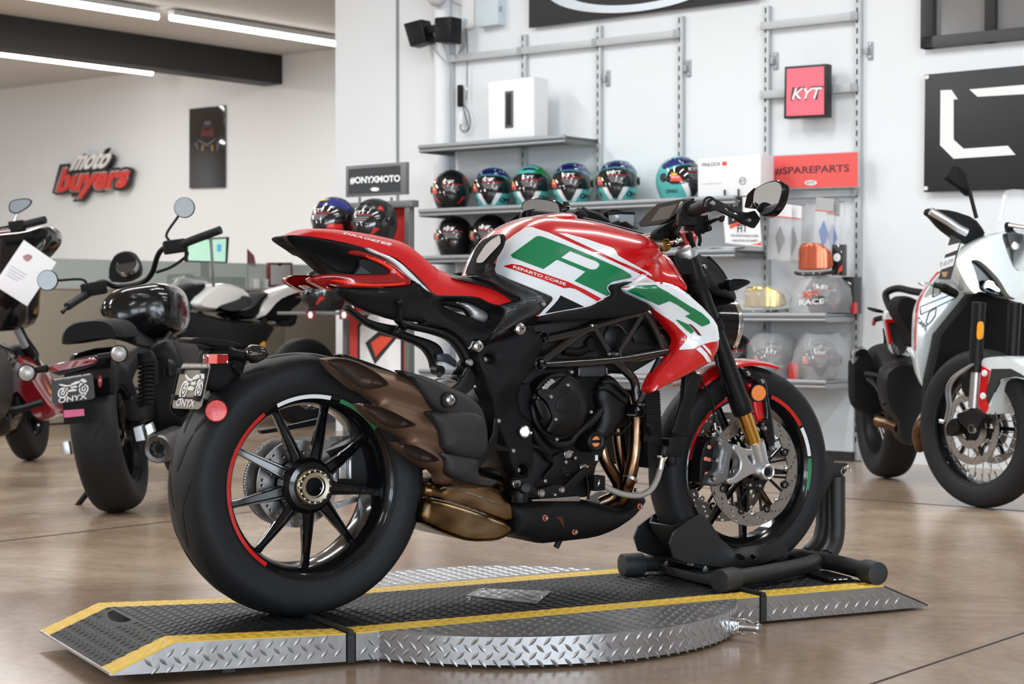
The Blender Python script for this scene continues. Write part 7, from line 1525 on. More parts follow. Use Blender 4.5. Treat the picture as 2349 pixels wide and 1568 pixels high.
q = onx(568, 600, -.3); t = rthing('flag', 'tiny striped desk flag on a stick behind the counter', 'flag', q.x, q.y, .755); b = MB(); b.cyl((0, 0, 0), (0, 0, .57), .004); b.build('stick', BLACK, t); b = MB(); b.prism([(0, 0, .44), (0, .10, .42), (0, .07, .52), (0, .0, .57)], (.003, 0, 0)); b.build('cloth', mat('striped cloth', (.35, .12, .14), .8), t)
for i, px in enumerate((591, 612)): q = onx(px, 663, -.02); t = rthing('paper_cup', 'small cream cup on the counter rail, ' + ('left', 'right') [i] + ' of the pair', 'cup', q.x - .04 * 0, q.y, 1.0); b = MB(); b.cyl((0, 0, .001), (0, 0, .075), .03, .038, n=18); b.build('cup', WPAPER, t)
q = RF.X(775, 860, CX + .8); t = rthing('storage_bin', 'blue plastic bin on the floor behind the rear tyre', 'bin', CX + .5, 10.9, 0); b = MB(); b.box((0, 0, .2), (.45, .6, .4)); b.build('bin', mat('blue plastic', (.02, .09, .22), .5), t, bevel=.03); b = MB(); b.box((0, 0, .42), (.48, .63, .05)); b.build('lid', mat('dark blue lid', (.01, .03, .08), .5), t, bevel=.01)
# wall logo and poster
yb = YB - .06; P0 = RF.L(128, 460, yb); t = rthing('wall_logo', 'raised shop logo in white script above bold red letters on the back wall', 'sign', P0.x, yb, P0.z); g = lambda px, py, e=0: RF.L(px, py, yb + e) - P0
for s, bl_, br_, tl_, m, e, gr, dp, it in (('moto', (166, 398), (256, 393), (184, 344), BLKB, 0, .07, .05, .35), ('buyers', (124, 466), (302, 455), (134, 378), BLKB, 0, .09, .05, .2), ('moto', (160, 393), (248, 388), (176, 346), mat('pale edge', (.5, .5, .48), .5), -.03, .045, .02, .35), ('moto', (162, 391), (246, 386), (178, 348), WHITETX, -.05, .01, .02, .35),
                                           ('buyers', (125, 461), (294, 450), (136, 384), mat('pale edge', (0, 0, 0)), -.03, .05, .02, .2), ('buyers', (128, 457), (291, 446), (139, 388), mat('logo red', (.68, .05, .04), .5), -.05, .02, .02, .2)):
    text_on('lettering', s, m, t, g(*bl_, e), g(*br_, e), g(*tl_, e), depth=dp, grow=gr, italic=it)
yp = YB - .03; P0 = RF.L(434, 432, yp); t = rthing('poster', 'tall glossy black picture of a rider and motorcycle in the dark', 'picture', P0.x, yp, P0.z); g = lambda px, py, e=0: RF.L(px, py, yp + e) - P0
b = MB(); b.prism([g(434, 432), g(515, 430), g(515, 241), g(434, 250)], (0, .025, 0)); b.build('glossy_board', mat('glossy dark print', (.008, .008, .009), .06, 0, 1), t, bevel=.002)
PG = mat('dim grey print', (.10, .10, .11), .4)
for m, pts in ((PG, ((452, 318), (475, 330), (497, 315), (492, 322), (476, 336), (458, 326))), (PG, ((446, 328), (452, 325), (456, 345), (452, 342))), (PG, ((498, 326), (504, 322), (500, 345), (496, 345))), (mat('dim red print', (.10, .01, .015), .4), ((466, 285), (486, 285), (492, 312), (460, 312))), (mat('dim orange print', (.35, .15, .02), .4), ((463, 333), (468, 332), (466, 346), (462, 346))), (mat('dim orange print', (0, 0, 0)), ((484, 332), (489, 333), (489, 346), (485, 346))), (PG, ((470, 278), (482, 278), (486, 296), (476, 302), (466, 296)))):
    b = MB(); b.prism([g(u, v, -.001) for u, v in pts], (0, -.001, 0)); b.build('print', m, t)
# ================================================================ black cruiser seen from behind
def spoked(parent, c, Rr, hw, rl, n, m, wire=False, nm='wheel'):
    e = D.objects.new(nm, None); COL.objects.link(e); e.parent = parent
    b = MB(); b.lathe([(rl, -hw * .8), (rl - .014, -hw * .72), (rl - .028, -hw * .3), (rl - .028, hw * .3), (rl - .014, hw * .72), (rl, hw * .8)], c, (0, 1, 0), 72); b.lathe([(.02, -hw * .8), (.05, -hw * .7), (.05, hw * .7), (.02, hw * .8)], c, (0, 1, 0), 28, closed=False); b.build('rim', m, e)
    for k in range(n):
        a = 2 * math.pi * k / n; b = MB(); d = Vector((math.cos(a), 0, math.sin(a)))
        if wire:
            a2 = a + (.35 if k % 2 else -.35); b.cyl(Vector(c) + Vector((.045 * math.cos(a2), hw * (.7 if k % 4 < 2 else -.7), .045 * math.sin(a2))), Vector(c) + d * (rl - .02), .0028, n=6)
        else: b.bar(Vector(c) + d * .03, Vector(c) + d * (rl - .02), .02, .03, up=(0, 1, 0))
        b.build('spoke', m if not wire else CHROME, e)
    return e
CF = Fr((-1.615, 7.66, 0), R(90), R(9))
cr = thing('motorcycle', 'black cruiser motorcycle seen from behind with round mirrors and a black number plate', 'motorcycle', CF); bpy.context.view_layer.update()
cC = (0, 0, .318); tyre(cr, cC, .318, .094, .20, 'rear_tyre'); grooves(cr, cC, .318, .094, .20, 14, [(.0, .05), (.3, .30), (.35, .45), (.8, .65)], .006); spoked(cr, cC, .318, .07, .20, 8, GBLACK, nm='rear_wheel')
tyre(cr, (1.50, .0, .32), .32, .06, .22, 'front_tyre'); spoked(cr, (1.5, 0, .32), .32, .05, .22, 8, GBLACK, nm='front_wheel')
bx_ = lambda nm, m, k, d, pts, prof, **kw: blob(nm, m, cr, CF, k, d, pts, prof, **kw)
b = MB(); b.lathe([(.325, -.105), (.345, -.09), (.352, 0), (.345, .09), (.325, .105), (.335, 0)], (0.03, 0, .335), (0, 1, 0), 26, R(-62), R(30)); b.build('rear_fender', GBLACK, cr)
bx_('seat', MATT, 'X', -.18, ((288, 900), (300, 800), (335, 745), (430, 690), (640, 665), (760, 682), (840, 760), (860, 855), (700, 848), (500, 880), (335, 908)), [(0, .84), (.03, .96), (.08, 1), (.30, 1), (.42, .9), (.48, .7)])
bx_('rider_seat', MATT, 'X', .22, ((760, 690), (900, 790), (1060, 905), (1050, 950), (850, 870), (700, 850), (640, 760)), round_prof(.40, .1, .7))
tk2 = bx_('fuel_tank', GBLACK, 'X', .52, ((612, 590), (645, 510), (730, 420), (860, 370), (1100, 343), (1215, 352), (1325, 430), (1368, 640), (1350, 770), (1290, 808), (1062, 905), (940, 830), (700, 670), (645, 655)), [(0, .62), (.02, .82), (.06, .95), (.12, 1), (.32, 1), (.45, .88), (.52, .6)], ch=2)
bx_('tank_side', mat('dark red paint', (.12, .004, .012), .25, 0, .8), 'X', .60, ((1290, 480), (1345, 490), (1380, 640), (1370, 775), (1260, 815), (1310, 700)), round_prof(.2, .04, .8))
bx_('instrument_cowl', MATT, 'X', 1.0, ((735, 335), (735, 190), (790, 90), (870, 58), (935, 62), (985, 130), (1012, 210), (1000, 290), (880, 350)), [(0, .9), (.02, 1), (.12, .95), (.2, .6)])
gc = CF.X(60 + 905 * .25516, 560 + 192 * .25516, .985); b = MB(); b.lathe([(.046, 0), (.050, -.006), (.053, 0), (.053, .02), (.046, .02)], gc, (1, 0, -1), 32); b.build('gauge_ring', STEEL, cr); b = MB(); b.lathe([(0, 0), (.046, 0), (.046, .02)], gc, (1, 0, -1), 32, closed=False); b.build('gauge', SCREEN, cr, fixn=False)
cp_ = lambda k, u, v, x: (lambda q: CF.X(q[0], q[1], x))(Q(k, (u, v))[0])
def ctube(nm, m, pts, r, k='X', n=5):
    b = MB(); P = [cp_(k, *p) for p in pts]; b.tube(catmull(P, n) if n else P, r, 12); return b.build(nm, m, cr)
ctube('handlebar', BLACK, ((850, 390, .93), (1040, 345, .90), (1130, 260, .86), (1180, 110, .80), (1230, 40, .74), (1330, 10, .70)), .0125); ctube('handlebar', BLACK, ((960, 370, .93), (800, 380, .9), (700, 340, .84), (640, 350, .78), (600, 400, .72)), .0125)
ctube('grip', RUBBER, ((790, 290, .72), (900, 245, .68), (1030, 197, .64)), .019, 'I', 0); ctube('grip', RUBBER, ((560, 440, .72), (460, 500, .66), (370, 560, .60)), .019, n=0); ctube('bar_end', BLACK, ((375, 560, .6), (325, 612, .57)), [.008, .010], n=0)
b = MB(); b.box(cp_('X', 1335, 20, .71), (.07, .10, .06), .3); b.box(cp_('X', 610, 400, .72), (.07, .10, .06), -.4); b.build('switch_cluster', MATT, cr, bevel=.01)
for k, cen, stem in (('I', (860, 93), ((835, 130, .72), (778, 215, .72), (792, 250, .72))), ('I', (221, 432), ((272, 433, .72), (380, 428, .72), (410, 455, .74)))):
    c = cp_(k, cen[0], cen[1], .70); b = MB(); b.lathe([(0, .0), (.044, 0), (.047, .004), (.047, .016), (.03, .024), (0, .026)], c, (1, .05, 0), 32, closed=False); o = b.build('mirror', BLACK, cr); b = MB(); b.lathe([(0, -.001), (.0435, -.001)], c, (1, .05, 0), 32, closed=False); b.build('mirror_glass', mat('grey mirror glass', (.16, .16, .16), .25, 1), o, fixn=False)
    ctube('mirror_stem', BLACK, stem, .006, k)
ctube('clutch_lever', BLACK, ((870, 290, .74), (870, 320, .72), (800, 370, .7), (730, 395, .72)), .007, 'I'); ctube('tie_strap', mat('striped strap', (.2, .2, .2), .5), ((978, 200, .66), (985, 260, .66), (992, 360, .66), (997, 460, .7)), .007, 'I')
bx_('tail_light', mat('dark red lens', (.22, .008, .008), .12, 0, 1), 'X', -.40, ((195, 1100), (320, 1060), (590, 1012), (638, 1035), (610, 1075), (330, 1135), (215, 1148)), round_prof(.05, .01, .9)); bx_('light_base', BLACK, 'X', -.37, ((180, 1090), (600, 990), (700, 1010), (640, 1090), (300, 1190), (200, 1150)), round_prof(.12, .02, .9))
for u, v, s0, s1 in ((833, 985, (650, 1020), (800, 990)), (5, 1157, (190, 1115), (60, 1135))):
    c = cp_('X', u, v, -.38); b = MB(); b.lathe([(0, -.012), (.024, -.008), (.032, 0), (.033, .02), (.02, .04), (0, .045)], c, (1, 0, 0), 30, closed=False); o = b.build('indicator', mat('clear faceted lens', (.45, .45, .46), .15, .6, 1, (200, 1)), cr); ctube('indicator_stalk', BLACK, (s0 + (-.36,), s1 + (-.36,)), [.016, .012], n=0)
    b = MB(); b.lathe([(.031, -.002), (.0355, 0), (.0355, .02), (.03, .02)], c, (1, 0, 0), 30); b.build('lens_ring', BLACK, o)
q4 = [cp_('X', u, v, -.40) for u, v in ((228, 1215), (598, 1155), (620, 1388), (232, 1442))]
b = MB(); b.prism(chaikin([tuple(p) for p in q4], 2, q=.07), (.004, 0, 0)); pl2 = b.build('number_plate', mat('black plate', (.012, .012, .012), .4), cr); e1 = Vector((-.001, 0, 0))
cq = lambda u, v: cp_('X', u, v, -.40) + e1
text_on('lettering', 'www.onyxmoto.com', WHITETX, pl2, cq(250, 1232), cq(575, 1180), cq(250, 1208)); text_on('lettering', 'ONYX', WHITETX, pl2, cq(290, 1428), cq(548, 1388), cq(290, 1380))
o_ = cq(282, 1372); sketch_bike(pl2, o_, cq(566, 1325) - o_, cq(280, 1240) - o_, WHITETX, -.0004)
b = MB(); b.prism([cp_('X', u, v, -.375) for u, v in ((337, 1492), (520, 1478), (526, 1540), (345, 1558))], (-.003, 0, 0)); b.build('pink_sticker', mat('pink sticker', (.75, .14, .32), .4), cr); b = MB(); b.prism([cp_('X', u, v, -.37) for u, v in ((330, 1400), (560, 1370), (560, 1600), (340, 1620))], (.02, 0, 0)); b.build('plate_holder', MATT, cr)
bx_('side_reflector', LENS, 'X', -.36, ((635, 1190), (655, 1172), (680, 1210), (672, 1285), (650, 1290)), round_prof(.02, .005))
mf = cp_('I', 737, 1222, -.12); b = MB(); b.lathe([(.036, .03), (.036, 0), (.052, -.004), (.056, 0), (.060, .03), (.062, .12), (.058, .32), (.03, .5), (.02, .52), (.02, .03)], mf, (1, -.05, .05), 36); b.build('muffler', mat('dark brushed steel', (.12, .12, .12), .35, .9), cr); b = MB(); b.lathe([(.036, .03), (0, .03)], mf, (1, -.05, .05), 28, closed=False); b.build('muffler_bore', GROOVE, cr, fixn=False)
P = [cp_('X', 1075, 1060 + i * 3, -.02) for i in range(0, 130)]
b = MB(); b.tube([p + Vector((.028 * math.cos(i * .5), .028 * math.sin(i * .5), 0)) for i, p in enumerate(P)], .006, 6); b.cyl(P[0], P[-1], .014); b.cyl(P[0] + Vector((0, 0, .04)), P[0], .03); b.build('shock', MATT, cr)
bx_('engine', ENGINE, 'X', .30, ((1060, 920), (1290, 830), (1400, 1000), (1480, 1400), (1420, 1650), (1150, 1750), (980, 1600), (1000, 1200)), round_prof(.55, .05, .8)); bx_('swingarm', BLACK, 'X', -.02, ((860, 1390), (960, 1350), (1060, 1500), (1040, 1620), (900, 1600)), round_prof(.5, .03, .8))
for k, pts in (('I', ((620, 1120), (660, 1105), (680, 1180), (635, 1188))), ('I', ((675, 1110), (705, 1095), (720, 1140), (690, 1160)))): bx_('brake_part', ALU, k, -.05, pts, round_prof(.05, .01, .9), ch=0)
for pts, r_ in ((((1300, 800, .5), (1230, 900, .45), (1180, 1040, .3)), .014), (((1330, 850, .6), (1400, 1000, .55), (1440, 1150, .5)), .016), (((1100, 960, .1), (1150, 1050, .1), (1160, 1250, .1)), .014), (((1280, 1090, .25), (1290, 1100, .25), (1300, 1180, .25)), .03)): ctube('frame_tube', BLACK, pts, r_)
b = MB(); b.tube([(.3, .16, .12), (.25, .28, .0)], .012, 8); b.build('side_stand', BLACK, cr); b = MB(); b.box(cp_('I', 315, 1215, -.0), (.05, .03, .06)); b.build('axle_block', ALU, cr, bevel=.006)
# ================================================================ dark red cruiser at the left edge
GF = Fr((-2.66, 8.72, 0), R(90), R(8)); rb2 = thing('motorcycle', 'dark red cruiser motorcycle cut off by the left edge, paper sheet hanging on it', 'motorcycle', GF); bpy.context.view_layer.update()
gb = lambda nm, m, k, d, pts, prof, **kw: blob(nm, m, rb2, GF, k, d, pts, prof, **kw)
fcx = (1.53, 0, .325); tyre(rb2, fcx, .325, .065, .21, 'front_tyre'); spoked(rb2, fcx, .325, .055, .21, 9, GBLACK, nm='front_wheel'); tyre(rb2, (0, 0, .33), .33, .08, .22, 'rear_tyre')
DR = mat('deep red paint', (.20, .006, .012), .2, 0, 1)
spoked(rb2, (0, 0, .33), .33, .07, .22, 9, GBLACK, nm='rear_wheel')
def ovals(nm, m, st):
    b = MB(); b.rings([[Vector((x, wy * math.cos(a), z + hz * math.sin(a))) for a in np.linspace(0, 6.2832, 20, endpoint=False)] for x, z, wy, hz in st]); return b.build(nm, m, rb2)
ovals('fuel_tank', DR, ((.50, .80, .06, .05), (.58, .83, .14, .10), (.75, .87, .16, .12), (.95, .88, .12, .09), (1.03, .88, .05, .04))); ovals('seat', MATT, ((-.25, .74, .10, .05), (-.15, .76, .15, .07), (.2, .74, .16, .07), (.5, .76, .12, .07), (.56, .77, .06, .04)))
ovals('engine', ENGINE, ((.32, .42, .10, .12), (.42, .45, .15, .20), (.85, .48, .15, .24), (.98, .5, .08, .14))); b = MB(); b.lathe([(.34, -.10), (.365, -.08), (.37, 0), (.365, .08), (.34, .10), (.355, 0)], (0, 0, .34), (0, 1, 0), 24, R(-80), R(40)); b.build('rear_fender', DR, rb2)
gb('front_fender', DR, 'I', 1.22, ((0, 855), (20, 800), (70, 782), (120, 835), (175, 930), (225, 1000), (262, 1058), (230, 1080), (172, 1098), (135, 1040), (100, 980), (40, 920)), round_prof(.45, .06, .85)); gb('side_case', GBLACK, 'I', 1.0, ((-60, 720), (10, 760), (40, 860), (20, 1000), (50, 1060), (40, 1150), (-60, 1180)), round_prof(.3, .04))
gb('handlebar_fairing', GBLACK, 'l', 1.15, ((-60, 260), (20, 250), (120, 240), (240, 205), (282, 250), (275, 300), (235, 350), (180, 400), (145, 620), (140, 745), (60, 790), (-60, 800)), round_prof(.3, .05, .8)); gb('chrome_trim', CHROME, 'I', 1.0, ((-10, 800), (36, 790), (36, 815), (-10, 825)), round_prof(.1, .02))
gq = lambda k, u, v, x: (lambda q: GF.X(q[0], q[1], x))(Q(k, (u, v))[0])
def gt(nm, m, pts, r, k='l'):
    b = MB(); b.tube(catmull([gq(k, *p) for p in pts], 4), r, 12); return b.build(nm, m, rb2)
gt('grip', RUBBER, ((120, 210, 1.0), (180, 195, .98), (250, 178, .96)), .021); gt('handlebar', BLACK, ((-40, 240, 1.05), (60, 220, 1.03), (130, 208, 1.0)), .014); gt('lever', CHROME, ((-30, 250, .98), (30, 240, .98), (60, 238, .98)), .012); gt('mirror_stem', CHROME, ((80, 190, 1.0), (88, 165, 1.0), (100, 145, 1.0)), .005)
gt('fork_tube', BLACK, ((20, 600, 1.35), (110, 800, 1.42), (190, 960, 1.5), (240, 1090, 1.55)), .028); gt('fork_tube', GREY, ((85, 770, 1.3), (115, 830, 1.33), (140, 880, 1.36)), .02); gt('brake_hose', BLACK, ((150, 830, 1.3), (210, 920, 1.3), (190, 960, 1.3)), .006); gt('crash_bar', BLACK, ((-20, 1080, 1.0), (30, 1120, 1.0), (45, 1230, 1.0), (230, 1190, 1.1)), .02)
b = MB(); b.box(gq('l', 95, 215, 1.0), (.06, .08, .06)); b.build('switch_cluster', MATT, rb2, bevel=.01)
mo = gb('mirror', BLACK, 'l', 1.0, ((45, 100), (62, 68), (150, 56), (183, 75), (160, 110), (90, 150), (50, 135)), [(0, .98), (.004, 1), (.03, .8)]); gb('mirror_glass', mat('grey mirror glass', (0, 0, 0)), 'l', .998, ((50, 100), (66, 72), (148, 61), (176, 76), (155, 106), (90, 144), (54, 130)), [(0, .96), (.001, .96)])
pp = thing('paper_sheet', 'white specification sheet hanging on the handlebar of the dark red cruiser', 'paper', GF); blob('sheet', WPAPER, pp, GF, 'l', .92, ((-10, 500), (132, 290), (312, 415), (150, 656), (-10, 555)), [(0, 1), (.002, 1)], ch=0)
for i, (u, v, u2, v2) in enumerate(((60, 430, 150, 480), (50, 445, 140, 495), (45, 462, 120, 505), (38, 478, 100, 512))): blob('print_line', mat('pale grey print', (.55, .58, .62), .6), pp, GF, 'l', .919, ((u, v), (u2, v2), (u2 - 3, v2 + 6), (u - 3, v + 6)), [(0, 1), (.0005, 1)], ch=0)
blob('print_picture', mat('dim red print 2', (.4, .22, .22), .6), pp, GF, 'l', .919, ((120, 380), (160, 365), (185, 385), (150, 415)), [(0, 1), (.0005, 1)])
# ================================================================ white and black sport bike in the back
SF3 = Fr((-1.5, 13.3, 0), R(231)); wb3 = thing('motorcycle', 'white and black naked sport motorcycle parked far behind beside the counter', 'motorcycle', SF3); bpy.context.view_layer.update()
wp = lambda nm, m, pts, y=.12, prof=None, **kw: blob(nm, m, wb3, SF3, 'D', y, pts, [(-o, q) for o, q in (prof or round_prof(2 * y, .07, .8))], plane='y', **kw)
wp('fuel_tank', mat('pearl white paint', (.78, .77, .74), .2, 0, 1), ((258, 1035), (300, 985), (440, 880), (560, 853), (700, 888), (790, 965), (812, 1040), (700, 1085), (520, 1108), (330, 1095), (268, 1065)), .15, ch=2); wp('tank_trim', GBLACK, ((440, 1075), (690, 992), (700, 960), (790, 968), (815, 1060), (620, 1130), (500, 1112)), .165)
wp('tail', mat('pearl white paint', (0, 0, 0)), ((820, 1188), (850, 1060), (905, 985), (1050, 910), (1200, 868), (1300, 858), (1300, 905), (1160, 945), (1010, 1010), (870, 1185)), .10); wp('tail_light', DR, ((1158, 938), (1220, 905), (1300, 885), (1300, 965), (1200, 985)), .08)
wp('seat', MATT, ((590, 1140), (780, 1080), (850, 1000), (900, 950), (960, 930), (880, 1020), (830, 1185), (700, 1190)), .11); wp('underseat', MATT, ((1000, 1010), (1160, 950), (1200, 985), (1280, 990), (1100, 1140), (1160, 1200), (900, 1200), (880, 1180)), .06)
wp('engine', ENGINE, ((130, 1130), (300, 1110), (560, 1180), (900, 1200), (1040, 1240), (950, 1380), (860, 1500), (500, 1650), (200, 1600), (150, 1350)), .16); wp('number_plate', BLKB, ((1040, 1150), (1075, 1130), (1185, 1135), (1150, 1250), (1010, 1245)), .03)
c3 = Vector((0, 0, .315)); tyre(wb3, c3, .315, .09, .21, 'rear_tyre'); spoked(wb3, c3, .31, .07, .21, 5, GBLACK, nm='rear_wheel'); c4 = c3 + Vector((1.40, 0, 0)); tyre(wb3, c4, .30, .06, .21, 'front_tyre'); spoked(wb3, c4, .30, .05, .21, 5, GBLACK, nm='front_wheel')
for pts, r_, m, nm in ((((900, 1190), (700, 1380), (600, 1480)), .02, BLACK, 'frame_tube'), (((300, 1130), (480, 1300), (640, 1480)), .022, BLACK, 'frame_tube'), (((560, 1180), (440, 1300), (330, 1420)), .02, BLACK, 'frame_tube'), (((120, 1040), (90, 1200), (20, 1420)), .035, GOLD, 'fork_tube'), (((150, 1080), (210, 1070)), .03, BLACK, 'grip'), (((30, 920), (80, 870), (130, 810), (160, 800)), .012, CHROME, 'mirror_stem'), (((720, 1390), (800, 1400), (870, 1410)), .03, mat('orange spring', (.8, .32, .02), .4), 'shock')):
    b = MB(); b.tube([SF3.L(*(Q('D', p)[0]), .13) for p in pts], r_, 10); b.build(nm, m, wb3)
wp('headlight', MATT, ((90, 1060), (120, 960), (200, 900), (300, 860), (400, 850), (340, 930), (240, 1000), (250, 1080), (160, 1110)), .10); wp('fly_screen', CLR, ((130, 800), (400, 835), (410, 870), (300, 900)), .08)
# ================================================================ white adventure bike on the right
AF = Fr((1.865, 9.2, 0), R(-85.4)); ad = thing('motorcycle', 'white adventure motorcycle with red accents facing the camera at the right edge', 'motorcycle', AF); bpy.context.view_layer.update()
WA = mat('adventure white', (.74, .80, .81), .2, 0, 1)
av = lambda nm, m, k, x, pts, prof, **kw: blob(nm, m, ad, AF, k, x, pts, [(-abs(o), q) for o, q in prof], **kw)
tyre(ad, (0, 0, .335), .335, .085, .23, 'rear_tyre'); spoked(ad, (0, 0, .335), .33, .07, .23, 24, BLACK, True, 'rear_wheel')
aq = lambda k, u, v, x: (lambda q: AF.X(q[0], q[1], x))(Q(k, (u, v))[0])
def at(nm, m, pts, r, k='J', n=4, par=None):
    b = MB(); b.tube(catmull([aq(k, *p) for p in pts], n), r, 12); return b.build(nm, m, par or ad)
J2 = lambda pts: [((u * .2679 + 1900 - 1900) / .27428, (v * .2679 + 760 - 370) / .27428) for u, v in pts]
av('engine', ENGINE, 'O', .55, ((470, 350), (590, 250), (760, 270), (900, 300), (1000, 560), (820, 760), (760, 960), (700, 990), (610, 900), (600, 760), (500, 640)), round_prof(.16, .04, .9))
av('silencer', MATT, 'O', .12, ((208, 420), (212, 230), (255, 150), (330, 130), (372, 200), (410, 300), (440, 360), (460, 460), (560, 560), (520, 650), (460, 720), (280, 690), (214, 612)), round_prof(.12, .04, .9)); av('silencer_tip', CHROME, 'O', .125, ((215, 235), (235, 165), (290, 138), (340, 150), (345, 185), (260, 215), (220, 290)), round_prof(.1, .02, .9))
for pts, r_ in ((((320, 360, .3), (450, 385, .4), (600, 420, .5)), .012), (((340, 400, .3), (420, 480, .4), (490, 620, .5)), .012)): at('bracket', BLACK, pts, r_, 'O')
at('exhaust_pipe', HEADER, ((970, 590, 1.1), (880, 670, 1.08), (800, 770, 1.05), (765, 880, 1.0), (790, 1000, .95)), .026, 'O'); at('exhaust_pipe', HEADER, ((420, 765, .35), (520, 790, .42), (610, 825, .5)), .028, 'O')
av('radiator', mat('black radiator core', (0, 0, 0)), 'J', 1.12, [(930, 1450), (1060, 1290), (1210, 1105), (1300, 1090), (1540, 1160), (1680, 1200)] + J2([(1850, 300), (1700, 330), (1240, 420), (1000, 560), (850, 600), (870, 420), (930, 150)]), round_prof(.12, .02, .95), ch=0)
sh2 = av('side_shroud', WA, 'J', 1.0, [(1040, 885), (940, 920), (868, 1005), (800, 1110), (758, 1225), (745, 1400), (742, 1568)] + J2([(765, 270), (790, 420), (832, 496), (862, 490), (872, 400), (910, 200), (945, 60)]) + [(930, 1440), (1040, 1290), (1200, 1115), (1185, 1085), (1140, 1020)], [(0, .97), (.02, 1), (.05, .98), (.12, .88)], ch=1)
av('red_edge', mat('red paint', (0, 0, 0)), 'J', .985, [(930, 915), (870, 990), (790, 1110), (748, 1215), (735, 1400), (732, 1568)] + J2([(762, 200)]) + [(757, 1440), (768, 1230), (815, 1115), (885, 1005), (950, 930)], [(0, 1), (.03, 1)], ch=1)
LN = mat('thin black print', (.02, .02, .02), .5)
for pts in (((775, 1280), (1072, 1138), (1050, 1105), (770, 1215)), ((830, 1370), (820, 1340), (845, 1260), (905, 1225), (895, 1290), (870, 1330)), ((875, 1135), (880, 1050), (940, 1010), (945, 1050), (935, 1105))):
    P = [aq('J', u, v, 1.004) for u, v in pts]; b = MB(); b.tube(P + [P[0]], .0022, 6); b.build('outline_graphic', LN, ad)
A3 = lambda u, v, x=1.006: aq('J', u, v, x)
text_on('lettering', 'CAPE', LN, ad, A3(745, 1335), A3(822, 1425), A3(752, 1290))
av('nose', WA, 'J', 1.36, ((1045, 830), (1100, 785), (1220, 690), (1330, 632), (1440, 590), (1640, 560), (1800, 640), (1860, 900), (1760, 1080), (1660, 1060), (1582, 1162), (1512, 1132), (1440, 1000), (1330, 880), (1250, 820), (1180, 822), (1215, 900), (1262, 1060), (1238, 1112), (1200, 1108), (1130, 1010)), [(0, .96), (-.03, 1), (-.15, .98), (-.28, .85)][::-1], ch=1)
hl3 = av('headlight', GBLACK, 'J', 1.30, ((1170, 815), (1260, 835), (1340, 895), (1440, 1000), (1515, 1135), (1400, 1120), (1280, 1075), (1215, 900)), round_prof(.04, .01, .95)); av('headlight_lens', CHROME, 'J', 1.345, ((1290, 1065), (1320, 985), (1385, 1000), (1395, 1030), (1450, 1080), (1430, 1100), (1340, 1050)), round_prof(.02, .005, .9))
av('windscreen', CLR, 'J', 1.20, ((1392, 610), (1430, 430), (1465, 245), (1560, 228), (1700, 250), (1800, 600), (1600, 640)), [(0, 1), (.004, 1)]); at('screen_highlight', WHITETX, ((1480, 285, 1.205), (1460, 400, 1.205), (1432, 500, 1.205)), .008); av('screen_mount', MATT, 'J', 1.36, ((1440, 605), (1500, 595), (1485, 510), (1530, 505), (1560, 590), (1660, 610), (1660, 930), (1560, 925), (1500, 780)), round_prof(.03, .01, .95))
at('screen_bar', CHROME, ((1500, 530, 1.38), (1560, 540, 1.38), (1680, 560, 1.38)), .009); b = MB(); b.bolt(aq('J', 1562, 708, 1.395), .018, (1, 0, 0)); b.build('mount_bolt', STEEL, ad)
av('hand_guard', MATT, 'J', 1.12, ((832, 430), (850, 388), (900, 395), (1050, 405), (1240, 470), (1332, 590), (1312, 632), (1215, 702), (1100, 662), (960, 560), (872, 455)), round_prof(.10, .03, .85)); at('guard_bar', ALU, ((855, 415, 1.24), (1000, 500, 1.24), (1090, 560, 1.24), (1160, 595, 1.24)), .018)
av('mirror', MATT, 'J', 1.10, ((982, 125), (1030, 32), (1100, 42), (1162, 95), (1198, 245), (1190, 300), (1110, 232), (1000, 155)), round_prof(.06, .02, .8)); at('mirror_stem', BLACK, ((1182, 250, 1.12), (1215, 380, 1.12), (1240, 475, 1.12)), .009)
at('indicator_stalk', BLACK, ((880, 1030, 1.28), (960, 1055, 1.28), (1060, 1105, 1.2)), [.012] * 4 + [.02] * 4 + [.018], par=None); av('indicator', mat('clear indicator lens', (.5, .5, .48), .15, 0, 1), 'J', 1.27, ((758, 1008), (800, 1000), (885, 1020), (890, 1042), (820, 1045), (770, 1030)), round_prof(.03, .01, .8))
av('seat', MATT, 'J', .45, ((575, 1270), (570, 1190), (600, 1130), (680, 1120), (790, 1170), (750, 1250), (742, 1560), (690, 1540), (690, 1440), (610, 1320)), round_prof(.16, .04, .9)); 
for pts in (((800, 1100, .25), (700, 1085, .15), (590, 1062, .0), (510, 1082, -.05), (480, 1125, -.05), (520, 1230, .05), (545, 1262, .1)),): at('luggage_rack', BLACK, pts, .018)
av('side_cover', WA, 'J', .18, [(470, 1300), (485, 1240), (540, 1260), (585, 1310), (690, 1450), (690, 1510), (665, 1570)] + J2([(660, 190), (718, 180), (700, 220), (610, 262), (580, 232), (545, 180), (520, 60)]), round_prof(.06, .02, .95)); av('side_cover_red', mat('red paint', (0, 0, 0)), 'J', .22, [(480, 1320), (575, 1318), (675, 1470), (668, 1500), (560, 1345), (500, 1345), (540, 1530), (515, 1530)], round_prof(.035, .005, .98), ch=0)
av('side_cover_black', BLKB, 'J', .215, [(500, 1348), (560, 1348), (665, 1500), (655, 1568)] + J2([(655, 185), (585, 215)]) + [(525, 1500)], round_prof(.03, .005, .98), ch=0); text_on('lettering', '700', mat('grey lettering', (.35, .35, .35), .5), ad, aq('O', 552, 160, .255), aq('O', 610, 205, .255), aq('O', 540, 90, .255))
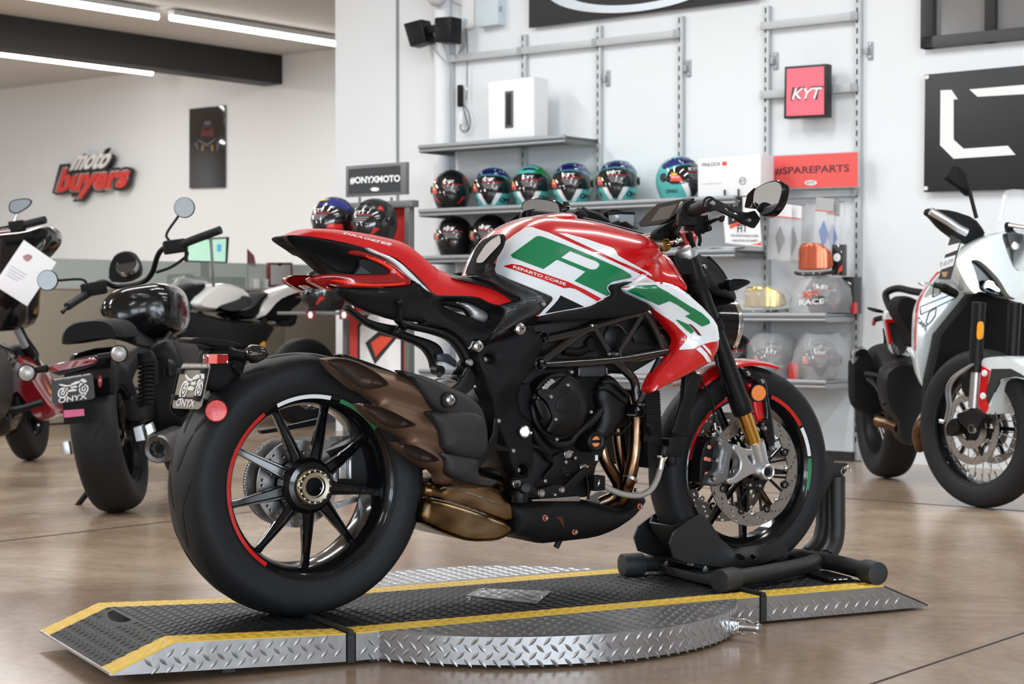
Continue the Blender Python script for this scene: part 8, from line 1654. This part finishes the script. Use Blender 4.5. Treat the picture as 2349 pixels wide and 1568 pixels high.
av('tail_light', LENS, 'J', -.15, ((380, 1370), (378, 1340), (395, 1300), (408, 1308), (405, 1345), (390, 1378)), round_prof(.04, .01)); at('tail_bracket', BLACK, ((400, 1320, -.1), (450, 1310, -.05), (480, 1330, 0)), .014); av('rear_indicator', BLACK, 'J', -.05, ((328, 1218), (370, 1220), (480, 1250), (478, 1272), (400, 1262), (345, 1240)), round_prof(.03, .01, .8)); at('plate_bracket', BLACK, ((470, 1400, -.05), (480, 1500, -.08), (460, 1560, -.1)), .010)
# steered front end
FF = Fr((1.985, 7.83, 0), R(-58)); fe = D.objects.new('front_end', None); COL.objects.link(fe); fe.parent = ad; fe.matrix_parent_inverse = Matrix(); fe.matrix_local = AF.i @ FF.m; bpy.context.view_layer.update()
ccx = FF.L(1900 + 1290 * .2679, 760 + 872 * .2679, -.02); ccx = Vector((ccx.x, 0, .335)); tyre(fe, ccx, .336, .058, .245, 'front_tyre'); grooves(fe, ccx, .336, .058, .245, 26, [(.0, .25), (.1, .5), (.3, .8)], .006)
b = MB(); b.lathe([(.247, -.038), (.236, -.036), (.222, -.015), (.222, .015), (.236, .036), (.247, .038)], ccx, (0, 1, 0), 72); b.build('front_rim', GBLACK, fe)
for k in range(32):
    a = 2 * math.pi * k / 32; a2 = a + (.5 if k % 2 else -.5); s = 1 if k % 4 < 2 else -1; b = MB(); b.cyl(ccx + Vector((.045 * math.cos(a2), s * .04, .045 * math.sin(a2))), ccx + Vector((.224 * math.cos(a), 0, .224 * math.sin(a))), .0024, n=6); b.cyl(ccx + Vector((.19 * math.cos(a), 0, .19 * math.sin(a))), ccx + Vector((.224 * math.cos(a), 0, .224 * math.sin(a))), .0042, n=6); b.build('wheel_spoke', CHROME, fe)
for s in (-1, 1):
    disc('brake_disc', DISC, fe, ccx + Vector((0, .062 * s, 0)), .152, .118, .005, ring_holes(.122, .152, 14, .0032, 3), .010); b = MB(); b.lathe([(.055, -.003), (.085, -.003), (.085, .003), (.055, .003)], ccx + Vector((0, .066 * s, 0)), (0, 1, 0), 48); b.build('sensor_ring', DISC, fe); b = MB()
    b.lathe([(.02, -.01), (.05, -.01), (.05, .01), (.02, .01)], ccx + Vector((0, .055 * s, 0)), (0, 1, 0), 24)
    for k in range(6): a = k * 1.047; b.bar(ccx + Vector((.04 * math.cos(a), .062 * s, .04 * math.sin(a))), ccx + Vector((.125 * math.cos(a), .062 * s, .125 * math.sin(a))), .006, .016, up=(math.sin(a), 0, -math.cos(a)))
    b.build('disc_carrier', BLACK, fe)
fv = lambda nm, m, k, y, pts, prof, **kw: blob(nm, m, fe, FF, k, y, pts, prof, plane='y', **kw)
fq = lambda k, u, v, y: (lambda q: FF.L(q[0], q[1], y))(Q(k, (u, v))[0])
fv('front_fender', WA, 'O', -.10, ((1305, 250), (1330, 222), (1400, 212), (1500, 210), (1590, 245), (1680, 300), (1900, 440), (1890, 470), (1680, 410), (1600, 392), (1480, 412), (1430, 500), (1395, 620), (1362, 735), (1265, 655), (1270, 560), (1290, 350)), round_prof(.20, .02, .97), ch=1); fv('fender_inner', BLKB, 'O', -.104, ((1395, 320), (1560, 318), (1640, 360), (1700, 400), (1600, 385), (1475, 408), (1410, 540), (1370, 620), (1350, 540), (1385, 380)), [(0, 1), (.01, 1)], ch=0)
fv('fender_red', mat('red paint', (0, 0, 0)), 'O', -.106, ((1312, 292), (1378, 332), (1345, 545), (1370, 648), (1340, 704), (1280, 640), (1300, 420)), [(0, 1), (.01, 1)], ch=0); b = MB(); b.bolt(fq('O', 1338, 357, -.108), .014); b.bolt(fq('O', 1325, 552, -.108), .014); b.build('fender_bolt', WPL, fe)
for s in (1, -1):
    b = MB(); b.cyl(Vector((0, s, 0)) * 0 + (lambda p: Vector((p.x, p.y * s, p.z)))(fq('O', 1292, -250, -.105)), (lambda p: Vector((p.x, p.y * s, p.z)))(fq('O', 1258, 345, -.105)), .029, n=20); b.build('fork_outer', BLACK, fe); b = MB(); b.cyl((lambda p: Vector((p.x, p.y * s, p.z)))(fq('O', 1262, 345, -.105)), (lambda p: Vector((p.x, p.y * s, p.z)))(fq('O', 1240, 650, -.105)), .021, n=20); b.build('fork_inner', STEEL, fe)
fv('fork_foot', BLACK, 'O', -.12, ((1220, 650), (1270, 660), (1340, 720), (1300, 800), (1260, 860), (1200, 860), (1100, 760), (1090, 700), (1180, 680)), round_prof(.03, .008, .95)); b = MB(); b.lathe([(.012, -.004), (.020, -.004), (.020, .01), (.012, .01)], fq('O', 1228, 832, -.125), (0, 1, 0), 24); b.build('axle_ring', CHROME, fe)
fv('caliper', BLACK, 'O', -.11, ((1000, 800), (1060, 735), (1110, 760), (1130, 830), (1060, 900), (1000, 890)), round_prof(.06, .01, .9)); fv('fork_guard', MATT, 'O', -.12, ((1150, 330), (1220, 310), (1235, 480), (1180, 580), (1130, 480)), round_prof(.02, .005, .9))
for dx in (0, 25): b = MB(); b.tube(catmull([fq('O', u, v, -.14) for u, v in ((1000 + dx, 770), (1025 + dx, 640), (1015 + dx, 500), (1060 + dx, 400), (1150 + dx, 330), (1240, 280))], 4), .006, 8); b.build('brake_hose', mat('pale hose', (.25, .25, .26), .3, .5), fe)
b = MB(); b.cyl(fq('O', 960, 765, -.14), fq('O', 1000, 775, -.14), .010, n=10); b.build('hose_fitting', CHROME, fe)
fv('amber_reflector', mat('amber plastic', (.95, .38, .01), .3, 0, 1), 'J', -.15, ((1238, 1480), (1245, 1350), (1262, 1335), (1285, 1345), (1282, 1470), (1262, 1495)), round_prof(.012, .003, .95))
tg = thing('hang_tag', 'black and white price tag hanging under the hand guard of the white adventure bike', 'tag', AF); tgx = 1.42
blob('card', mat('dark tag card', (.03, .018, .015), .5), tg, AF, 'J', tgx, ((1025, 615), (1112, 662), (1022, 988), (920, 985)), [(0, 1), (.002, 1)], ch=0)
for m, pts in ((WPAPER, ((1000, 705), (1098, 680), (1078, 740), (975, 780))), (WPAPER, ((965, 810), (1065, 782), (1045, 870), (940, 905))), (mat('tag gold', (.40, .24, .10), .4), ((945, 925), (1000, 922), (985, 965), (960, 968)))): blob('print', m, tg, AF, 'J', tgx + .003, pts, [(0, 1), (.001, 1)], ch=0)
text_on('lettering', '$5,299', mat('grey lettering', (0, 0, 0)), tg, aq('J', 958, 880, tgx + .006), aq('J', 1040, 850, tgx + .006), aq('J', 966, 838, tgx + .006))
b = MB(); b.tube([aq('J', 1060, 640, tgx), aq('J', 1075, 600, tgx)], .002, 6); b.build('string', BLACK, tg)
